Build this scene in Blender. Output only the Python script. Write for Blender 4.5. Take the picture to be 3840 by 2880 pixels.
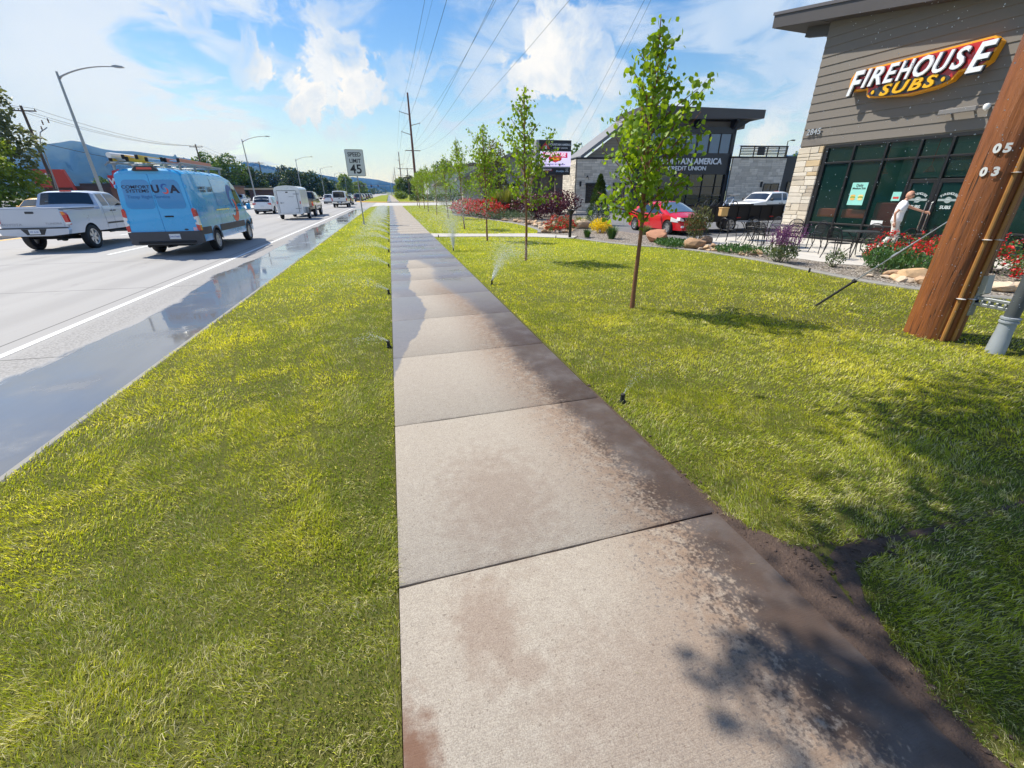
import bpy, bmesh, math, random
import numpy as np
from mathutils import Vector, Matrix, Euler
R=math.radians
for o in list(bpy.data.objects): bpy.data.objects.remove(o)
sc=bpy.context.scene; COL=sc.collection
random.seed(7); RNG=np.random.default_rng(7)
# ------------------------------------------------------------------ camera
EYE=(0.0,0.0,1.7)
cam=bpy.data.cameras.new('camera'); co=bpy.data.objects.new('camera',cam); COL.objects.link(co)
F=418.4
_d=Vector((7,912,F)).normalized(); _f=Vector((-123,-191,F)); _f=(_f-_d*_f.dot(_d)).normalized(); _r=_d.cross(_f)
# columns: camera x,y,z axes written in world axes (world x = _r, y = _f, z = -_d in picture axes)
cx=Vector((_r.x,_f.x,-_d.x)); cy=-Vector((_r.y,_f.y,-_d.y)); cz=-Vector((_r.z,_f.z,-_d.z))
Mx=Matrix((cx,cy,cz)).transposed().to_4x4(); Mx.translation=Vector(EYE); co.matrix_world=Mx
cam.sensor_width=36; cam.lens=36*F/1024; cam.clip_start=0.05; cam.clip_end=30000
sc.camera=co; sc.render.resolution_x=1024; sc.render.resolution_y=768
sc.view_settings.view_transform='Standard'; sc.view_settings.look='None'; sc.view_settings.gamma=1
sc.view_settings.exposure=0.38
# ------------------------------------------------------------------ node helper
def socks(n): return n.outputs
def N(nt,typ,ins=None,out=0,**props):
    n=nt.nodes.new(typ)
    for k,v in props.items(): setattr(n,k,v)
    for k,v in (ins or {}).items():
        s=n.inputs[k]
        if isinstance(v,bpy.types.NodeSocket): nt.links.new(v,s)
        else:
            try: s.default_value=v
            except Exception:
                s.default_value=tuple(v)+(1,) if hasattr(v,'__len__') else v
    return n.outputs[out]
def ma(nt,op,a,b=0.0,c=0.0,clamp=False): return N(nt,'ShaderNodeMath',{0:a,1:b,2:c},operation=op,use_clamp=clamp)
def mixc(nt,f,a,b,blend='MIX'):
    n=nt.nodes.new('ShaderNodeMix'); n.data_type='RGBA'; n.blend_type=blend
    for i,v in ((0,f),(6,a),(7,b)):
        s=n.inputs[i]
        if isinstance(v,bpy.types.NodeSocket): nt.links.new(v,s)
        else: s.default_value=(tuple(v)+(1,) if len(v)==3 else v) if hasattr(v,'__len__') else v
    return n.outputs[2]
def noise(nt,vec,scale,detail=3,rough=.55,dist=0,out=0):
    return N(nt,'ShaderNodeTexNoise',{'Vector':vec,'Scale':scale,'Detail':detail,'Roughness':rough,'Distortion':dist},out=out)
def mapr(nt,v,a,b,c=0.,d=1.,smooth=True):
    return N(nt,'ShaderNodeMapRange',{0:v,1:a,2:b,3:c,4:d},interpolation_type='SMOOTHSTEP' if smooth else 'LINEAR')
def ramp(nt,v,stops,interp='LINEAR'):
    n=nt.nodes.new('ShaderNodeValToRGB'); nt.links.new(v,n.inputs[0]); cr=n.color_ramp; cr.interpolation=interp
    while len(cr.elements)<len(stops): cr.elements.new(1)
    for e,(p,c) in zip(cr.elements,stops):
        e.position=p; e.color=(c,c,c,1) if not hasattr(c,'__len__') else tuple(c)+(1,)
    return n.outputs[0]
# ------------------------------------------------------------------ sun + sky
SUN_EL=54; SUN_D=Vector((-.75*math.cos(R(54)),.66*math.cos(R(54)),math.sin(R(54)))).normalized()
sun=bpy.data.lights.new('sun','SUN'); sun.energy=5.0; sun.angle=R(.8); sun.color=(1,.95,.86)
so=bpy.data.objects.new('sun',sun); COL.objects.link(so); so.rotation_euler=SUN_D.to_track_quat('Z','Y').to_euler(); so.location=(-40,40,60)
W=bpy.data.worlds.new('World'); sc.world=W; W.use_nodes=True; wt=W.node_tree; wt.nodes.clear()
sky=N(wt,'ShaderNodeTexSky',sky_type='NISHITA',sun_disc=False,sun_elevation=R(54),sun_rotation=math.atan2(SUN_D.x,SUN_D.y),air_density=1.2,dust_density=.3,ozone_density=2.5)
skyc=N(wt,'ShaderNodeHueSaturation',{'Hue':.510,'Saturation':1.35,'Value':1.0,'Color':sky})
gen=N(wt,'ShaderNodeTexCoord',out=0)
sx=wt.nodes.new('ShaderNodeSeparateXYZ'); wt.links.new(gen,sx.inputs[0])
den=ma(wt,'ADD',ma(wt,'MAXIMUM',sx.outputs[2],0.0),0.10)
pu=ma(wt,'DIVIDE',sx.outputs[0],den); pv=ma(wt,'DIVIDE',sx.outputs[1],den)
pl=N(wt,'ShaderNodeCombineXYZ',{0:pu,1:pv,2:0.0})
n1=noise(wt,pl,1.3,9,.60,.9)
n2=noise(wt,gen,9.0,8,.62,.35)
n3=noise(wt,gen,2.6,4,.5,.5)
def blob(d,rad,amp,sharp=False):
    v=N(wt,'ShaderNodeVectorMath',{0:gen,1:d},out=1,operation='DISTANCE')
    v=ma(wt,'ADD',v,ma(wt,'MULTIPLY',ma(wt,'SUBTRACT',n2,.5),rad*(3.4 if sharp else 1.2)))
    return ma(wt,'MULTIPLY',mapr(wt,v,rad,rad*(.65 if sharp else .0)),amp)
def total(lst):
    t=lst[0]
    for q in lst[1:]: t=ma(wt,'ADD',t,q)
    return t
VEIL=[((-0.007, 0.988, 0.151),0.22,-0.55),((-0.197, 0.965, 0.175),0.1,-0.15),((0.362, 0.901, 0.237),0.13,-0.5),((0.418, 0.89, 0.181),0.1,-0.45),((0.321, 0.933, 0.165),0.06,-0.25),((0.083, 0.956, 0.281),0.08,-0.5),((-0.304, 0.932, 0.195),0.18,-0.4),((-0.232, 0.939, 0.254),0.1,-0.3),((-0.173, 0.981, 0.093),0.14,-0.3),((-0.404, 0.909, 0.107),0.1,-0.2),((0.51, 0.821, 0.259),0.12,-0.5),((0.671, 0.735, 0.1),0.1,-0.4),((0.398, 0.905, 0.148),0.08,-0.35),((-0.14, 0.963, 0.23),0.12,-0.2),((-0.442, 0.877, 0.191),0.4,0.3),((-0.375, 0.92, 0.116),0.35,0.3),((-0.071, 0.957, 0.283),0.2,0.3),((0.205, 0.945, 0.253),0.18,0.35),((0.668, 0.715, 0.204),0.3,0.3),((0.162, 0.968, 0.192),0.15,0.2),((0.728, 0.597, 0.338),0.6,0.3),((-0.443, 0.894, 0.061),0.3,0.25)]
CUMU=[((0.318, 0.918, 0.239),0.09,1),((0.345, 0.914, 0.211),0.06,0.9),((0.291, 0.933, 0.212),0.07,0.9),((-0.09, 0.977, 0.193),0.1,0.9),((-0.139, 0.975, 0.176),0.07,0.8),((-0.036, 0.983, 0.179),0.06,0.8),((-0.193, 0.963, 0.188),0.04,0.7),((0.439, 0.877, 0.194),0.03,0.8),((0.41, 0.883, 0.229),0.025,0.7),((0.392, 0.887, 0.246),0.02,0.8),((0.674, 0.734, 0.085),0.05,0.8),((0.388, 0.917, 0.09),0.06,0.8),((0.074, 0.982, 0.176),0.08,0.5),((-0.275, 0.925, 0.263),0.035,0.8),((0.42, 0.892, 0.17),0.04,0.6)]

veil=ma(wt,'ADD',ma(wt,'ADD',ma(wt,'MULTIPLY',mapr(wt,n1,.32,.68),.85),ma(wt,'MULTIPLY',n3,.5)),total([blob(*b) for b in VEIL]))
veilm=mapr(wt,veil,.50,1.12)
cum=total([blob(d,r_,a,True) for d,r_,a in CUMU])
cumm=ma(wt,'MULTIPLY',ma(wt,'MINIMUM',cum,1.0),mapr(wt,n2,.25,.5))
hz=mapr(wt,sx.outputs[2],.0,.22,1.,0.)
cloudc=mixc(wt,mapr(wt,n3,.35,.65),(.52,.68,.92),(.80,.88,1.0))
cloudc=mixc(wt,cumm,cloudc,mixc(wt,mapr(wt,n2,.42,.62),(.74,.82,.93),(1.,1.,1.)))
fac=ma(wt,'MAXIMUM',ma(wt,'MULTIPLY',veilm,.93),cumm)
fac=ma(wt,'MAXIMUM',fac,ma(wt,'MULTIPLY',hz,.50))
bgs=N(wt,'ShaderNodeBackground',{'Color':skyc,'Strength':.115})
bgc=N(wt,'ShaderNodeBackground',{'Color':cloudc,'Strength':.78})
ms=N(wt,'ShaderNodeMixShader',{0:fac,1:bgs,2:bgc})
wo=wt.nodes.new('ShaderNodeOutputWorld'); wt.links.new(ms,wo.inputs[0])
# ------------------------------------------------------------------ materials
def newmat(name):
    m=bpy.data.materials.new(name); m.use_nodes=True; nt=m.node_tree; nt.nodes.clear()
    o=nt.nodes.new('ShaderNodeOutputMaterial'); return m,nt,o
def bsdf(nt,**k):
    ins={a.replace('_',' '):b for a,b in k.items()}
    return N(nt,'ShaderNodeBsdfPrincipled',ins)
def bump(nt,h,strength=.3,dist=.01): return N(nt,'ShaderNodeBump',{'Height':h,'Strength':strength,'Distance':dist})
_mc={}
def M(name,col=(.5,.5,.5),rough=.6,metal=0.,var=.12,vs=6.,coat=0.,bmp=0.,emit=0.,trans=0.,attr=None):
    """procedural material: base colour with a little noise variation"""
    if name in _mc: return _mc[name]
    m,nt,o=newmat(name); P=N(nt,'ShaderNodeTexCoord',out=3)
    n=noise(nt,P,vs,4)
    c=mixc(nt,n,tuple(x*(1-var) for x in col),tuple(min(1,x*(1+var)) for x in col))
    if attr: 
        a=N(nt,'ShaderNodeAttribute',attribute_name='col'); c=mixc(nt,1.0,a,c,'MULTIPLY') if attr=='mul' else a
    k=dict(Base_Color=c,Roughness=ma(nt,'ADD',ma(nt,'MULTIPLY',n,.12),rough-.06,clamp=True),Metallic=metal)
    if coat: k['Coat_Weight']=coat; k['Coat_Roughness']=.04
    if bmp: k['Normal']=bump(nt,noise(nt,P,vs*6,4),bmp,.01)
    if emit: k['Emission_Color']=c; k['Emission_Strength']=emit
    s=bsdf(nt,**k)
    if trans:
        t=N(nt,'ShaderNodeBsdfTranslucent',{'Color':mixc(nt,.5,c,(min(1,col[0]*2.2),min(1,col[1]*1.8),col[2]*.6))}); s=N(nt,'ShaderNodeMixShader',{0:trans,1:s,2:t})
    nt.links.new(s,o.inputs[0]); _mc[name]=m; return m
def leafmat(name,c1,c2,trans=.35,glow=(1.9,1.6,.5)):
    if name in _mc: return _mc[name]
    m,nt,o=newmat(name)
    a=N(nt,'ShaderNodeAttribute',attribute_name='col',out=2)
    c=mixc(nt,a,c1,c2)
    d=bsdf(nt,Base_Color=c,Roughness=.5)
    t=N(nt,'ShaderNodeBsdfTranslucent',{'Color':mixc(nt,1.0,c,glow,'MULTIPLY')})
    nt.links.new(N(nt,'ShaderNodeMixShader',{0:trans,1:d,2:t}),o.inputs[0]); _mc[name]=m; return m
def glassmat(name,tint=(.02,.06,.06),alpha=.35,rough=.02):
    if name in _mc: return _mc[name]
    m,nt,o=newmat(name)
    P=N(nt,'ShaderNodeTexCoord',out=3)
    g=bsdf(nt,Base_Color=tint,Roughness=rough,Specular_IOR_Level=.8,Normal=bump(nt,noise(nt,P,1.2,2),.02,.02))
    t=N(nt,'ShaderNodeBsdfTransparent',{'Color':(.55,.72,.70,1)})
    lw=N(nt,'ShaderNodeLayerWeight',{'Blend':.5},out=1)
    f=ma(nt,'ADD',1-alpha,ma(nt,'MULTIPLY',ma(nt,'POWER',lw,4.),.9),clamp=True)
    nt.links.new(N(nt,'ShaderNodeMixShader',{0:f,1:t,2:g}),o.inputs[0]); _mc[name]=m; return m
# ------------------------------------------------------------------ mesh builder
class MB:
    def __init__(s): s.v=[];s.f=[];s.m=[];s.c=[];s.cur=0;s.col=(1,1,1)
    def face(s,ids): s.f.append(ids); s.m.append(s.cur); s.c.append(s.col)
    def add(s,vs,fs):
        b=len(s.v); s.v+= [tuple(v) for v in vs]
        for f in fs: s.face([b+i for i in f])
    def quad(s,*p): s.add(p,[tuple(range(len(p)))])
    def box(s,x0,x1,y0,y1,z0,z1,M=None):
        vs=[Vector((x,y,z)) for x in (x0,x1) for y in (y0,y1) for z in (z0,z1)]
        if M: vs=[M@v for v in vs]
        s.add(vs,[(0,1,3,2),(4,6,7,5),(0,4,5,1),(2,3,7,6),(0,2,6,4),(1,5,7,3)])
    def bbox(s,x0,x1,y0,y1,z0,z1,b=.01,M=None):
        """box with chamfered edges"""
        cx,cy,cz=(x0+x1)/2,(y0+y1)/2,(z0+z1)/2; hx,hy,hz=abs(x1-x0)/2,abs(y1-y0)/2,abs(z1-z0)/2
        b=min(b,hx*.9,hy*.9,hz*.9); vs=[];idx={}
        for sx_ in (-1,1):
            for sy_ in (-1,1):
                for sz_ in (-1,1):
                    for k,(a,c,d) in enumerate(((0,b,b),(b,0,b),(b,b,0))):
                        idx[(sx_,sy_,sz_,k)]=len(vs); v=Vector((cx+sx_*(hx-a),cy+sy_*(hy-c),cz+sz_*(hz-d))); vs.append(M@v if M else v)
        I=lambda a,b_,c,k: idx[(a,b_,c,k)]
        fs=[]
        for q in (-1,1):
            fs.append([I(q,-1,-1,0),I(q,1,-1,0),I(q,1,1,0),I(q,-1,1,0)][::q])
            fs.append([I(-1,q,-1,1),I(-1,q,1,1),I(1,q,1,1),I(1,q,-1,1)][::q])
            fs.append([I(-1,-1,q,2),I(1,-1,q,2),I(1,1,q,2),I(-1,1,q,2)][::q])
        for a in (-1,1):
            for c in (-1,1):
                fs.append([I(a,c,-1,0),I(a,c,1,0),I(a,c,1,1),I(a,c,-1,1)])
                fs.append([I(a,-1,c,0),I(a,1,c,0),I(a,1,c,2),I(a,-1,c,2)])
                fs.append([I(-1,a,c,1),I(1,a,c,1),I(1,a,c,2),I(-1,a,c,2)])
                for d in (-1,1): fs.append([I(a,c,d,0),I(a,c,d,1),I(a,c,d,2)])
        s.add(vs,fs)
    def tube(s,pts,rad,n=8,cap=True):
        pts=[Vector(p) for p in pts]
        if not hasattr(rad,'__len__'): rad=[rad]*len(pts)
        b=len(s.v); up=None
        for i,p in enumerate(pts):
            t=(pts[min(i+1,len(pts)-1)]-pts[max(i-1,0)])
            t=t.normalized() if t.length>1e-9 else Vector((0,0,1))
            if up is None: up=Vector((0,0,1)) if abs(t.z)<.9 else Vector((1,0,0))
            a=t.cross(up).normalized(); bb=a.cross(t).normalized(); up=bb
            for k in range(n):
                q=p+(a*math.cos(2*math.pi*k/n)+bb*math.sin(2*math.pi*k/n))*rad[i]; s.v.append(tuple(q))
        for i in range(len(pts)-1):
            for k in range(n): s.face([b+i*n+k,b+i*n+(k+1)%n,b+(i+1)*n+(k+1)%n,b+(i+1)*n+k])
        if cap: s.face([b+k for k in range(n)][::-1]); s.face([b+(len(pts)-1)*n+k for k in range(n)])
    def lathe(s,prof,n=20,M=None,axis='z'):
        b=len(s.v)
        for (r,h) in prof:
            for k in range(n):
                a=2*math.pi*k/n
                v=Vector((r*math.cos(a),r*math.sin(a),h)) if axis=='z' else Vector((h,r*math.cos(a),r*math.sin(a)))
                s.v.append(tuple(M@v if M else v))
        for i in range(len(prof)-1):
            for k in range(n): s.face([b+i*n+k,b+i*n+(k+1)%n,b+(i+1)*n+(k+1)%n,b+(i+1)*n+k])
    def disc(s,c,r,n=16,ax='x',ry=None):
        ry=ry or r; vs=[]
        for k in range(n):
            a=2*math.pi*k/n; u,v=r*math.cos(a),ry*math.sin(a)
            vs.append({'x':(c[0],c[1]+u,c[2]+v),'y':(c[0]+u,c[1],c[2]+v),'z':(c[0]+u,c[1]+v,c[2])}[ax])
        s.add(vs,[tuple(range(n))])
    def prism(s,poly,h0,h1,ax='z',M=None):
        """poly of 2-D points extruded; ax z: (x,y), ax y: (x,z) along y, ax x: (y,z) along x"""
        f={'z':lambda p,h:(p[0],p[1],h),'y':lambda p,h:(p[0],h,p[1]),'x':lambda p,h:(h,p[0],p[1])}[ax]
        n=len(poly); vs=[Vector(f(p,h)) for h in (h0,h1) for p in poly]
        if M: vs=[M@v for v in vs]
        s.add(vs,[tuple(range(n))[::-1],tuple(range(n,2*n))]+[(i,(i+1)%n,n+(i+1)%n,n+i) for i in range(n)])
    def grid(s,rows):
        b=len(s.v); n=len(rows[0])
        for r in rows: s.v+= [tuple(p) for p in r]
        for i in range(len(rows)-1):
            for j in range(n-1): s.face([b+i*n+j,b+i*n+j+1,b+(i+1)*n+j+1,b+(i+1)*n+j])
    def mesh(s,name,mats,smooth=False,col=False,ang=40):
        me=bpy.data.meshes.new(name); me.from_pydata(s.v,[],s.f)
        if not isinstance(mats,(list,tuple)): mats=[mats]
        for m in mats: me.materials.append(m)
        if len(mats)>1: me.polygons.foreach_set('material_index',s.m)
        if col:
            at=me.color_attributes.new('col','FLOAT_COLOR','CORNER'); arr=[]
            for p,c in zip(me.polygons,s.c): arr+= list((*c,1))*p.loop_total
            at.data.foreach_set('color',arr)
        bm=bmesh.new(); bm.from_mesh(me); bmesh.ops.recalc_face_normals(bm,faces=bm.faces)
        if smooth:
            for f in bm.faces: f.smooth=True
            for e in bm.edges:
                if len(e.link_faces)!=2 or e.calc_face_angle(9)>R(ang): e.smooth=False
        bm.to_mesh(me); bm.free(); return me
    def build(s,name,mats,parent=None,smooth=False,col=False,ang=40,loc=None,rot=None,label=None):
        return link(name,s.mesh(name,mats,smooth,col,ang),parent,loc,rot,label)
def link(name,me,parent=None,loc=None,rot=None,label=None):
    o=bpy.data.objects.new(name,me); COL.objects.link(o)
    if parent: o.parent=parent
    if loc: o.location=loc
    if rot: o.rotation_euler=rot
    if label: o['label']=label
    return o
def tag(o,label=None,cat=None,group=None,kind=None):
    if label: o['label']=label
    if cat: o['category']=cat
    if group: o['group']=group
    if kind: o['kind']=kind
    return o
def thing(name,label,cat,loc=(0,0,0),rz=0.,group=None):
    o=bpy.data.objects.new(name,None); COL.objects.link(o); o.location=loc; o.rotation_euler=(0,0,rz); o.empty_display_size=.2
    return tag(o,label,cat,group)
def dup(root,loc,rz=None,label=None,scale=None,group=None):
    def cp(o,par):
        c=o.copy(); COL.objects.link(c); c.parent=par
        for ch in o.children: cp(ch,c)
        return c
    r=cp(root,None); r.location=loc
    if rz is not None: r.rotation_euler=(0,0,rz)
    if scale: r.scale=(scale,)*3 if not hasattr(scale,'__len__') else scale
    if label: r['label']=label
    if group: r['group']=group
    return r
def struct(name,mb,mat,**k):
    return tag(mb.build(name,mat,**k),kind='structure')
def text(name,body,size,mat,parent=None,ext=.004,off=0.,shear=0.,loc=(0,0,0),rot=(R(90),0,0),sx=1.,align='CENTER',space=1.):
    cu=bpy.data.curves.new(name,'FONT'); cu.body=body; cu.size=size; cu.extrude=ext; cu.offset=off; cu.shear=shear
    cu.align_x=align; cu.align_y='CENTER'; cu.space_character=space; cu.resolution_u=3
    t=bpy.data.objects.new(name,cu); COL.objects.link(t); bpy.context.view_layer.update()
    me=bpy.data.meshes.new_from_object(t.evaluated_get(bpy.context.evaluated_depsgraph_get()))
    bpy.data.objects.remove(t); me.materials.clear(); me.materials.append(mat)
    o=link(name,me,parent,loc,rot); o.scale=(sx,1,1); return o
# shared materials
BLACK=M('black rubber',(.015,.015,.016),.75,var=.3,vs=20)
DARKP=M('dark plastic',(.03,.03,.033),.5,var=.2)
GALV=M('galvanised steel',(.30,.32,.34),.45,.7,var=.2)
BLKMET=M('black metal',(.018,.018,.02),.4,.3,var=.2)
CARGLASS=M('tinted vehicle glass',(.012,.016,.02),.04,var=.2,coat=1.)
CHROME=M('chrome',(.75,.76,.78),.15,1.,var=.05)
REDL=M('red lens',(.55,.01,.01),.15,coat=1.,var=.2)
CLEARL=M('clear lens',(.75,.75,.75),.15,coat=1.,var=.1)
AMBER=M('amber lens',(.75,.22,.02),.15,coat=1.,var=.1)
PLATE=M('number plate white',(.7,.72,.75),.4,var=.05)
PLATEB=M('number plate blue ink',(.05,.1,.4),.4)
RIM=M('alloy rim',(.55,.56,.58),.3,.8,var=.1)
INK=M('navy ink',(.01,.015,.04),.4)
# ================================================================== GROUND
def geo(nt): return N(nt,'ShaderNodeNewGeometry',out=0)
def sepxyz(nt,v):
    n=nt.nodes.new('ShaderNodeSeparateXYZ'); nt.links.new(v,n.inputs[0]); return n.outputs
def ycurve(nt,y,ymax,pts,lo,hi):
    """piecewise curve x(y) as a node ramp"""
    r=ramp(nt,ma(nt,'DIVIDE',y,ymax),[(max(0,min(1,a/ymax)),(b-lo)/(hi-lo)) for a,b in pts])
    return ma(nt,'ADD',ma(nt,'MULTIPLY',r,hi-lo),lo)
# earth sheet to the horizon
m,nt,o=newmat('dry valley ground'); P=geo(nt)
nt.links.new(bsdf(nt,Base_Color=mixc(nt,noise(nt,P,.02,5),(.10,.14,.05),(.22,.21,.11)),Roughness=.95),o.inputs[0])
g=MB(); g.quad((-6000,-150,-.30),(6000,-150,-.30),(6000,6200,-.30),(-6000,6200,-.30)); struct('ground',g,m)
# concrete road
m,nt,o=newmat('road concrete'); P=geo(nt); X,Y,Z=sepxyz(nt,P)
fine=noise(nt,P,60,4); big=noise(nt,P,.35,5)
st=N(nt,'ShaderNodeCombineXYZ',{0:ma(nt,'MULTIPLY',X,1.6),1:ma(nt,'MULTIPLY',Y,.05),2:0.}); streak=noise(nt,st,1.2,5,.6)
c=mixc(nt,streak,(.29,.28,.275),(.41,.40,.39)); c=mixc(nt,ma(nt,'MULTIPLY',fine,.5),c,(.25,.24,.23)); c=mixc(nt,mapr(nt,big,.5,.75,0,.25),c,(.30,.29,.28))
for lc in (6.95,11.2):
    td=ma(nt,'ABSOLUTE',ma(nt,'SUBTRACT',ma(nt,'ABSOLUTE',ma(nt,'ADD',X,lc)),.85)); c=mixc(nt,ma(nt,'MULTIPLY',mapr(nt,td,.08,.42,.34,0),mapr(nt,streak,.3,.6,.5,1)),c,(.20,.195,.19))
    oil=ma(nt,'MULTIPLY',mapr(nt,ma(nt,'ABSOLUTE',ma(nt,'ADD',X,lc)),.1,.5,1,0),mapr(nt,noise(nt,N(nt,'ShaderNodeCombineXYZ',{0:X,1:ma(nt,'MULTIPLY',Y,.3),2:0.}),1.6,5,.65),.5,.7,0,.5)); c=mixc(nt,oil,c,(.12,.115,.11))
# aggregate grit next to the white line, transverse joints
grit=ma(nt,'MULTIPLY',mapr(nt,ma(nt,'ABSOLUTE',ma(nt,'ADD',X,4.45)),.15,.5,1,0),mapr(nt,noise(nt,P,35,3),.4,.6)); c=mixc(nt,ma(nt,'MULTIPLY',grit,.5),c,(.13,.125,.12))
jy=ma(nt,'ABSOLUTE',ma(nt,'SUBTRACT',ma(nt,'MODULO',ma(nt,'ADD',Y,ma(nt,'ADD',ma(nt,'MULTIPLY',X,.06),102.2)),4.6),2.3))
joint=mapr(nt,jy,.010,.022,1,0); jx=mapr(nt,ma(nt,'ABSOLUTE',ma(nt,'ADD',X,5.22)),.01,.022,1,0); jj=ma(nt,'MAXIMUM',joint,jx)
c=mixc(nt,ma(nt,'MULTIPLY',jj,.75),c,(.06,.06,.06))
# wet gutter
nz=noise(nt,P,1.1,5,.6); nz2=noise(nt,N(nt,'ShaderNodeCombineXYZ',{0:X,1:ma(nt,'MULTIPLY',Y,.25),2:0.}),1.4,6,.65)
xe=ycurve(nt,Y,60,[(0,-5.0),(5,-4.35),(8,-4.05),(12,-4.35),(18,-4.2),(26,-4.5),(40,-4.35),(60,-4.3)],-6,-2)
wet=mapr(nt,ma(nt,'ADD',ma(nt,'SUBTRACT',X,xe),ma(nt,'MULTIPLY',ma(nt,'SUBTRACT',nz2,.5),.9)),-.05,.10)
wet=ma(nt,'MULTIPLY',wet,mapr(nt,Y,58,66,1,0))
deep=ma(nt,'MULTIPLY',wet,mapr(nt,nz,.30,.5)); 
wc=mixc(nt,nz2,(.115,.115,.12),(.19,.188,.19)); c=mixc(nt,wet,c,wc)
rough=ma(nt,'SUBTRACT',.75,ma(nt,'MULTIPLY',wet,.45)); rough=ma(nt,'SUBTRACT',rough,ma(nt,'MULTIPLY',deep,.255))
hgt=ma(nt,'MULTIPLY',ma(nt,'ADD',ma(nt,'MULTIPLY',fine,.35),ma(nt,'MULTIPLY',noise(nt,P,8,3),.2)),ma(nt,'SUBTRACT',1.,ma(nt,'MULTIPLY',deep,.93)))
nt.links.new(bsdf(nt,Base_Color=c,Roughness=rough,Specular_IOR_Level=ma(nt,'ADD',.35,ma(nt,'MULTIPLY',wet,.5)),Normal=bump(nt,hgt,.35,.006)),o.inputs[0])
ZR=-.12
g=MB(); g.grid([[(x,y,ZR) for y in (-60,0,30,64,100,300,900,1500)] for x in (-32,-24,-17,-9,-2.75)]); struct('road',g,m); ROADMAT=m
# side street / driveway crossing ahead
g=MB(); g.grid([[(x,y,ZR-.004) for y in (69.2,80,92,106)] for x in (-2.75,0,10,30)]); struct('side_street',g,M('drive concrete',(.46,.44,.41),.8,vs=2,bmp=.1))
# kerb between gutter and grass
KERB=M('kerb concrete',(.24,.23,.21),.75,var=.2,vs=5,bmp=.3)
g=MB()
def kerb_line(g,pts,w,z0,z1,b=.02):
    """kerb swept along ground points; profile with rounded top"""
    rows=[]
    for i,p in enumerate(pts):
        p=Vector((p[0],p[1],0)); a=Vector((*pts[max(i-1,0)][:2],0)); c=Vector((*pts[min(i+1,len(pts)-1)][:2],0)); t=(c-a).normalized(); n=Vector((t.y,-t.x,0))
        rows.append([p+n*(-w/2)+Vector((0,0,z0)),p+n*(-w/2)+Vector((0,0,z1-b)),p+n*(-w/2+b)+Vector((0,0,z1)),p+n*(w/2-b)+Vector((0,0,z1)),p+n*(w/2)+Vector((0,0,z1-b)),p+n*(w/2)+Vector((0,0,z0))])
    g.grid(rows)
kl=[(-2.70,y) for y in (-30,-5,0,3,6,10,16,25,40,56,62)]+[(-2.55,65.5),(-2.0,67.6),(-1.0,68.7),(-.17,69.0)]
kerb_line(g,kl,.085,-.15,-.002); struct('kerb',g,KERB,smooth=True)
# white + yellow markings
WHITE=M('worn white road paint',(.72,.72,.70),.6,var=.12,vs=9); YEL=M('yellow road paint',(.75,.42,.06),.6,var=.15,vs=8)
g=MB(); g.quad((-4.96,-30,ZR+.004),(-4.85,-30,ZR+.004),(-4.85,64.5,ZR+.004),(-4.96,64.5,ZR+.004))
for k in range(60):
    y0=5.4+k*12.2
    if y0<400:
        for x in (-9.35,-26.5): g.quad((x-.07,y0,ZR+.004),(x+.07,y0,ZR+.004),(x+.07,y0+3.2,ZR+.004),(x-.07,y0+3.2,ZR+.004))
for x in (-13.2,): 
    for k in range(30): g.quad((x-.06,2+k*12.2,ZR+.004),(x+.06,2+k*12.2,ZR+.004),(x+.06,5.2+k*12.2,ZR+.004),(x-.06,5.2+k*12.2,ZR+.004))
struct('road_markings',g,WHITE)
g=MB(); g.quad((-17.25,-20,ZR+.004),(-16.95,-20,ZR+.004),(-16.95,60,ZR+.004),(-17.25,60,ZR+.004)); struct('yellow_edge_line',g,YEL)
# median island with lamps
g=MB(); g.prism([(-17.5,-20),(-17.5,150),(-19.8,158),(-22.4,150),(-22.4,-20)],-.16,.03); struct('median_island',g,M('median concrete',(.47,.45,.42),.85,vs=2,bmp=.2))
# yellow-ochre painted kerb returns beyond the side street
g=MB()
pts=[(-7.2,112),(-5.5,105.5),(-3,101.5),(-1.2,100),(.0,99.2)]
kerb_line(g,pts,.7,-.15,.05); struct('painted_kerb',g,YEL)
g=MB(); pts=[(1.9,97),(4,95.6),(8,94.8),(14,94.5),(28,94.5)]; kerb_line(g,pts,.9,-.15,.04); struct('painted_kerb',g,M('faded ochre kerb paint',(.62,.40,.20),.8,vs=3))
# ------------------------------------------------------------------ sidewalk, slab by slab with tooled joints
m,nt,o=newmat('broomed sidewalk concrete'); P=geo(nt); X,Y,Z=sepxyz(nt,P)
fine=noise(nt,P,220,4,.7); mid=noise(nt,P,14,5,.6); big=noise(nt,P,1.6,5,.6); pit=noise(nt,P,75,3,.6)
broom=noise(nt,N(nt,'ShaderNodeCombineXYZ',{0:ma(nt,'MULTIPLY',X,.10),1:Y,2:0.}),170,4,.6)
c=mixc(nt,mid,(.39,.345,.29),(.51,.46,.395)); c=mixc(nt,mapr(nt,fine,.35,.65,0,.75),c,(.20,.17,.145)); c=mixc(nt,mapr(nt,broom,.4,.75,0,.45),c,(.27,.235,.205))
c=mixc(nt,mapr(nt,big,.45,.75,0,.22),c,(.33,.28,.24)); c=mixc(nt,mapr(nt,pit,.62,.68,0,.6),c,(.15,.12,.10))
vor=N(nt,'ShaderNodeTexVoronoi',{'Vector':P,'Scale':23.},feature='F1'); spots=ma(nt,'MULTIPLY',mapr(nt,vor,.10,.16,1,0),mapr(nt,noise(nt,P,6,2),.55,.65)); c=mixc(nt,ma(nt,'MULTIPLY',spots,.5),c,(.14,.11,.09))
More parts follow.
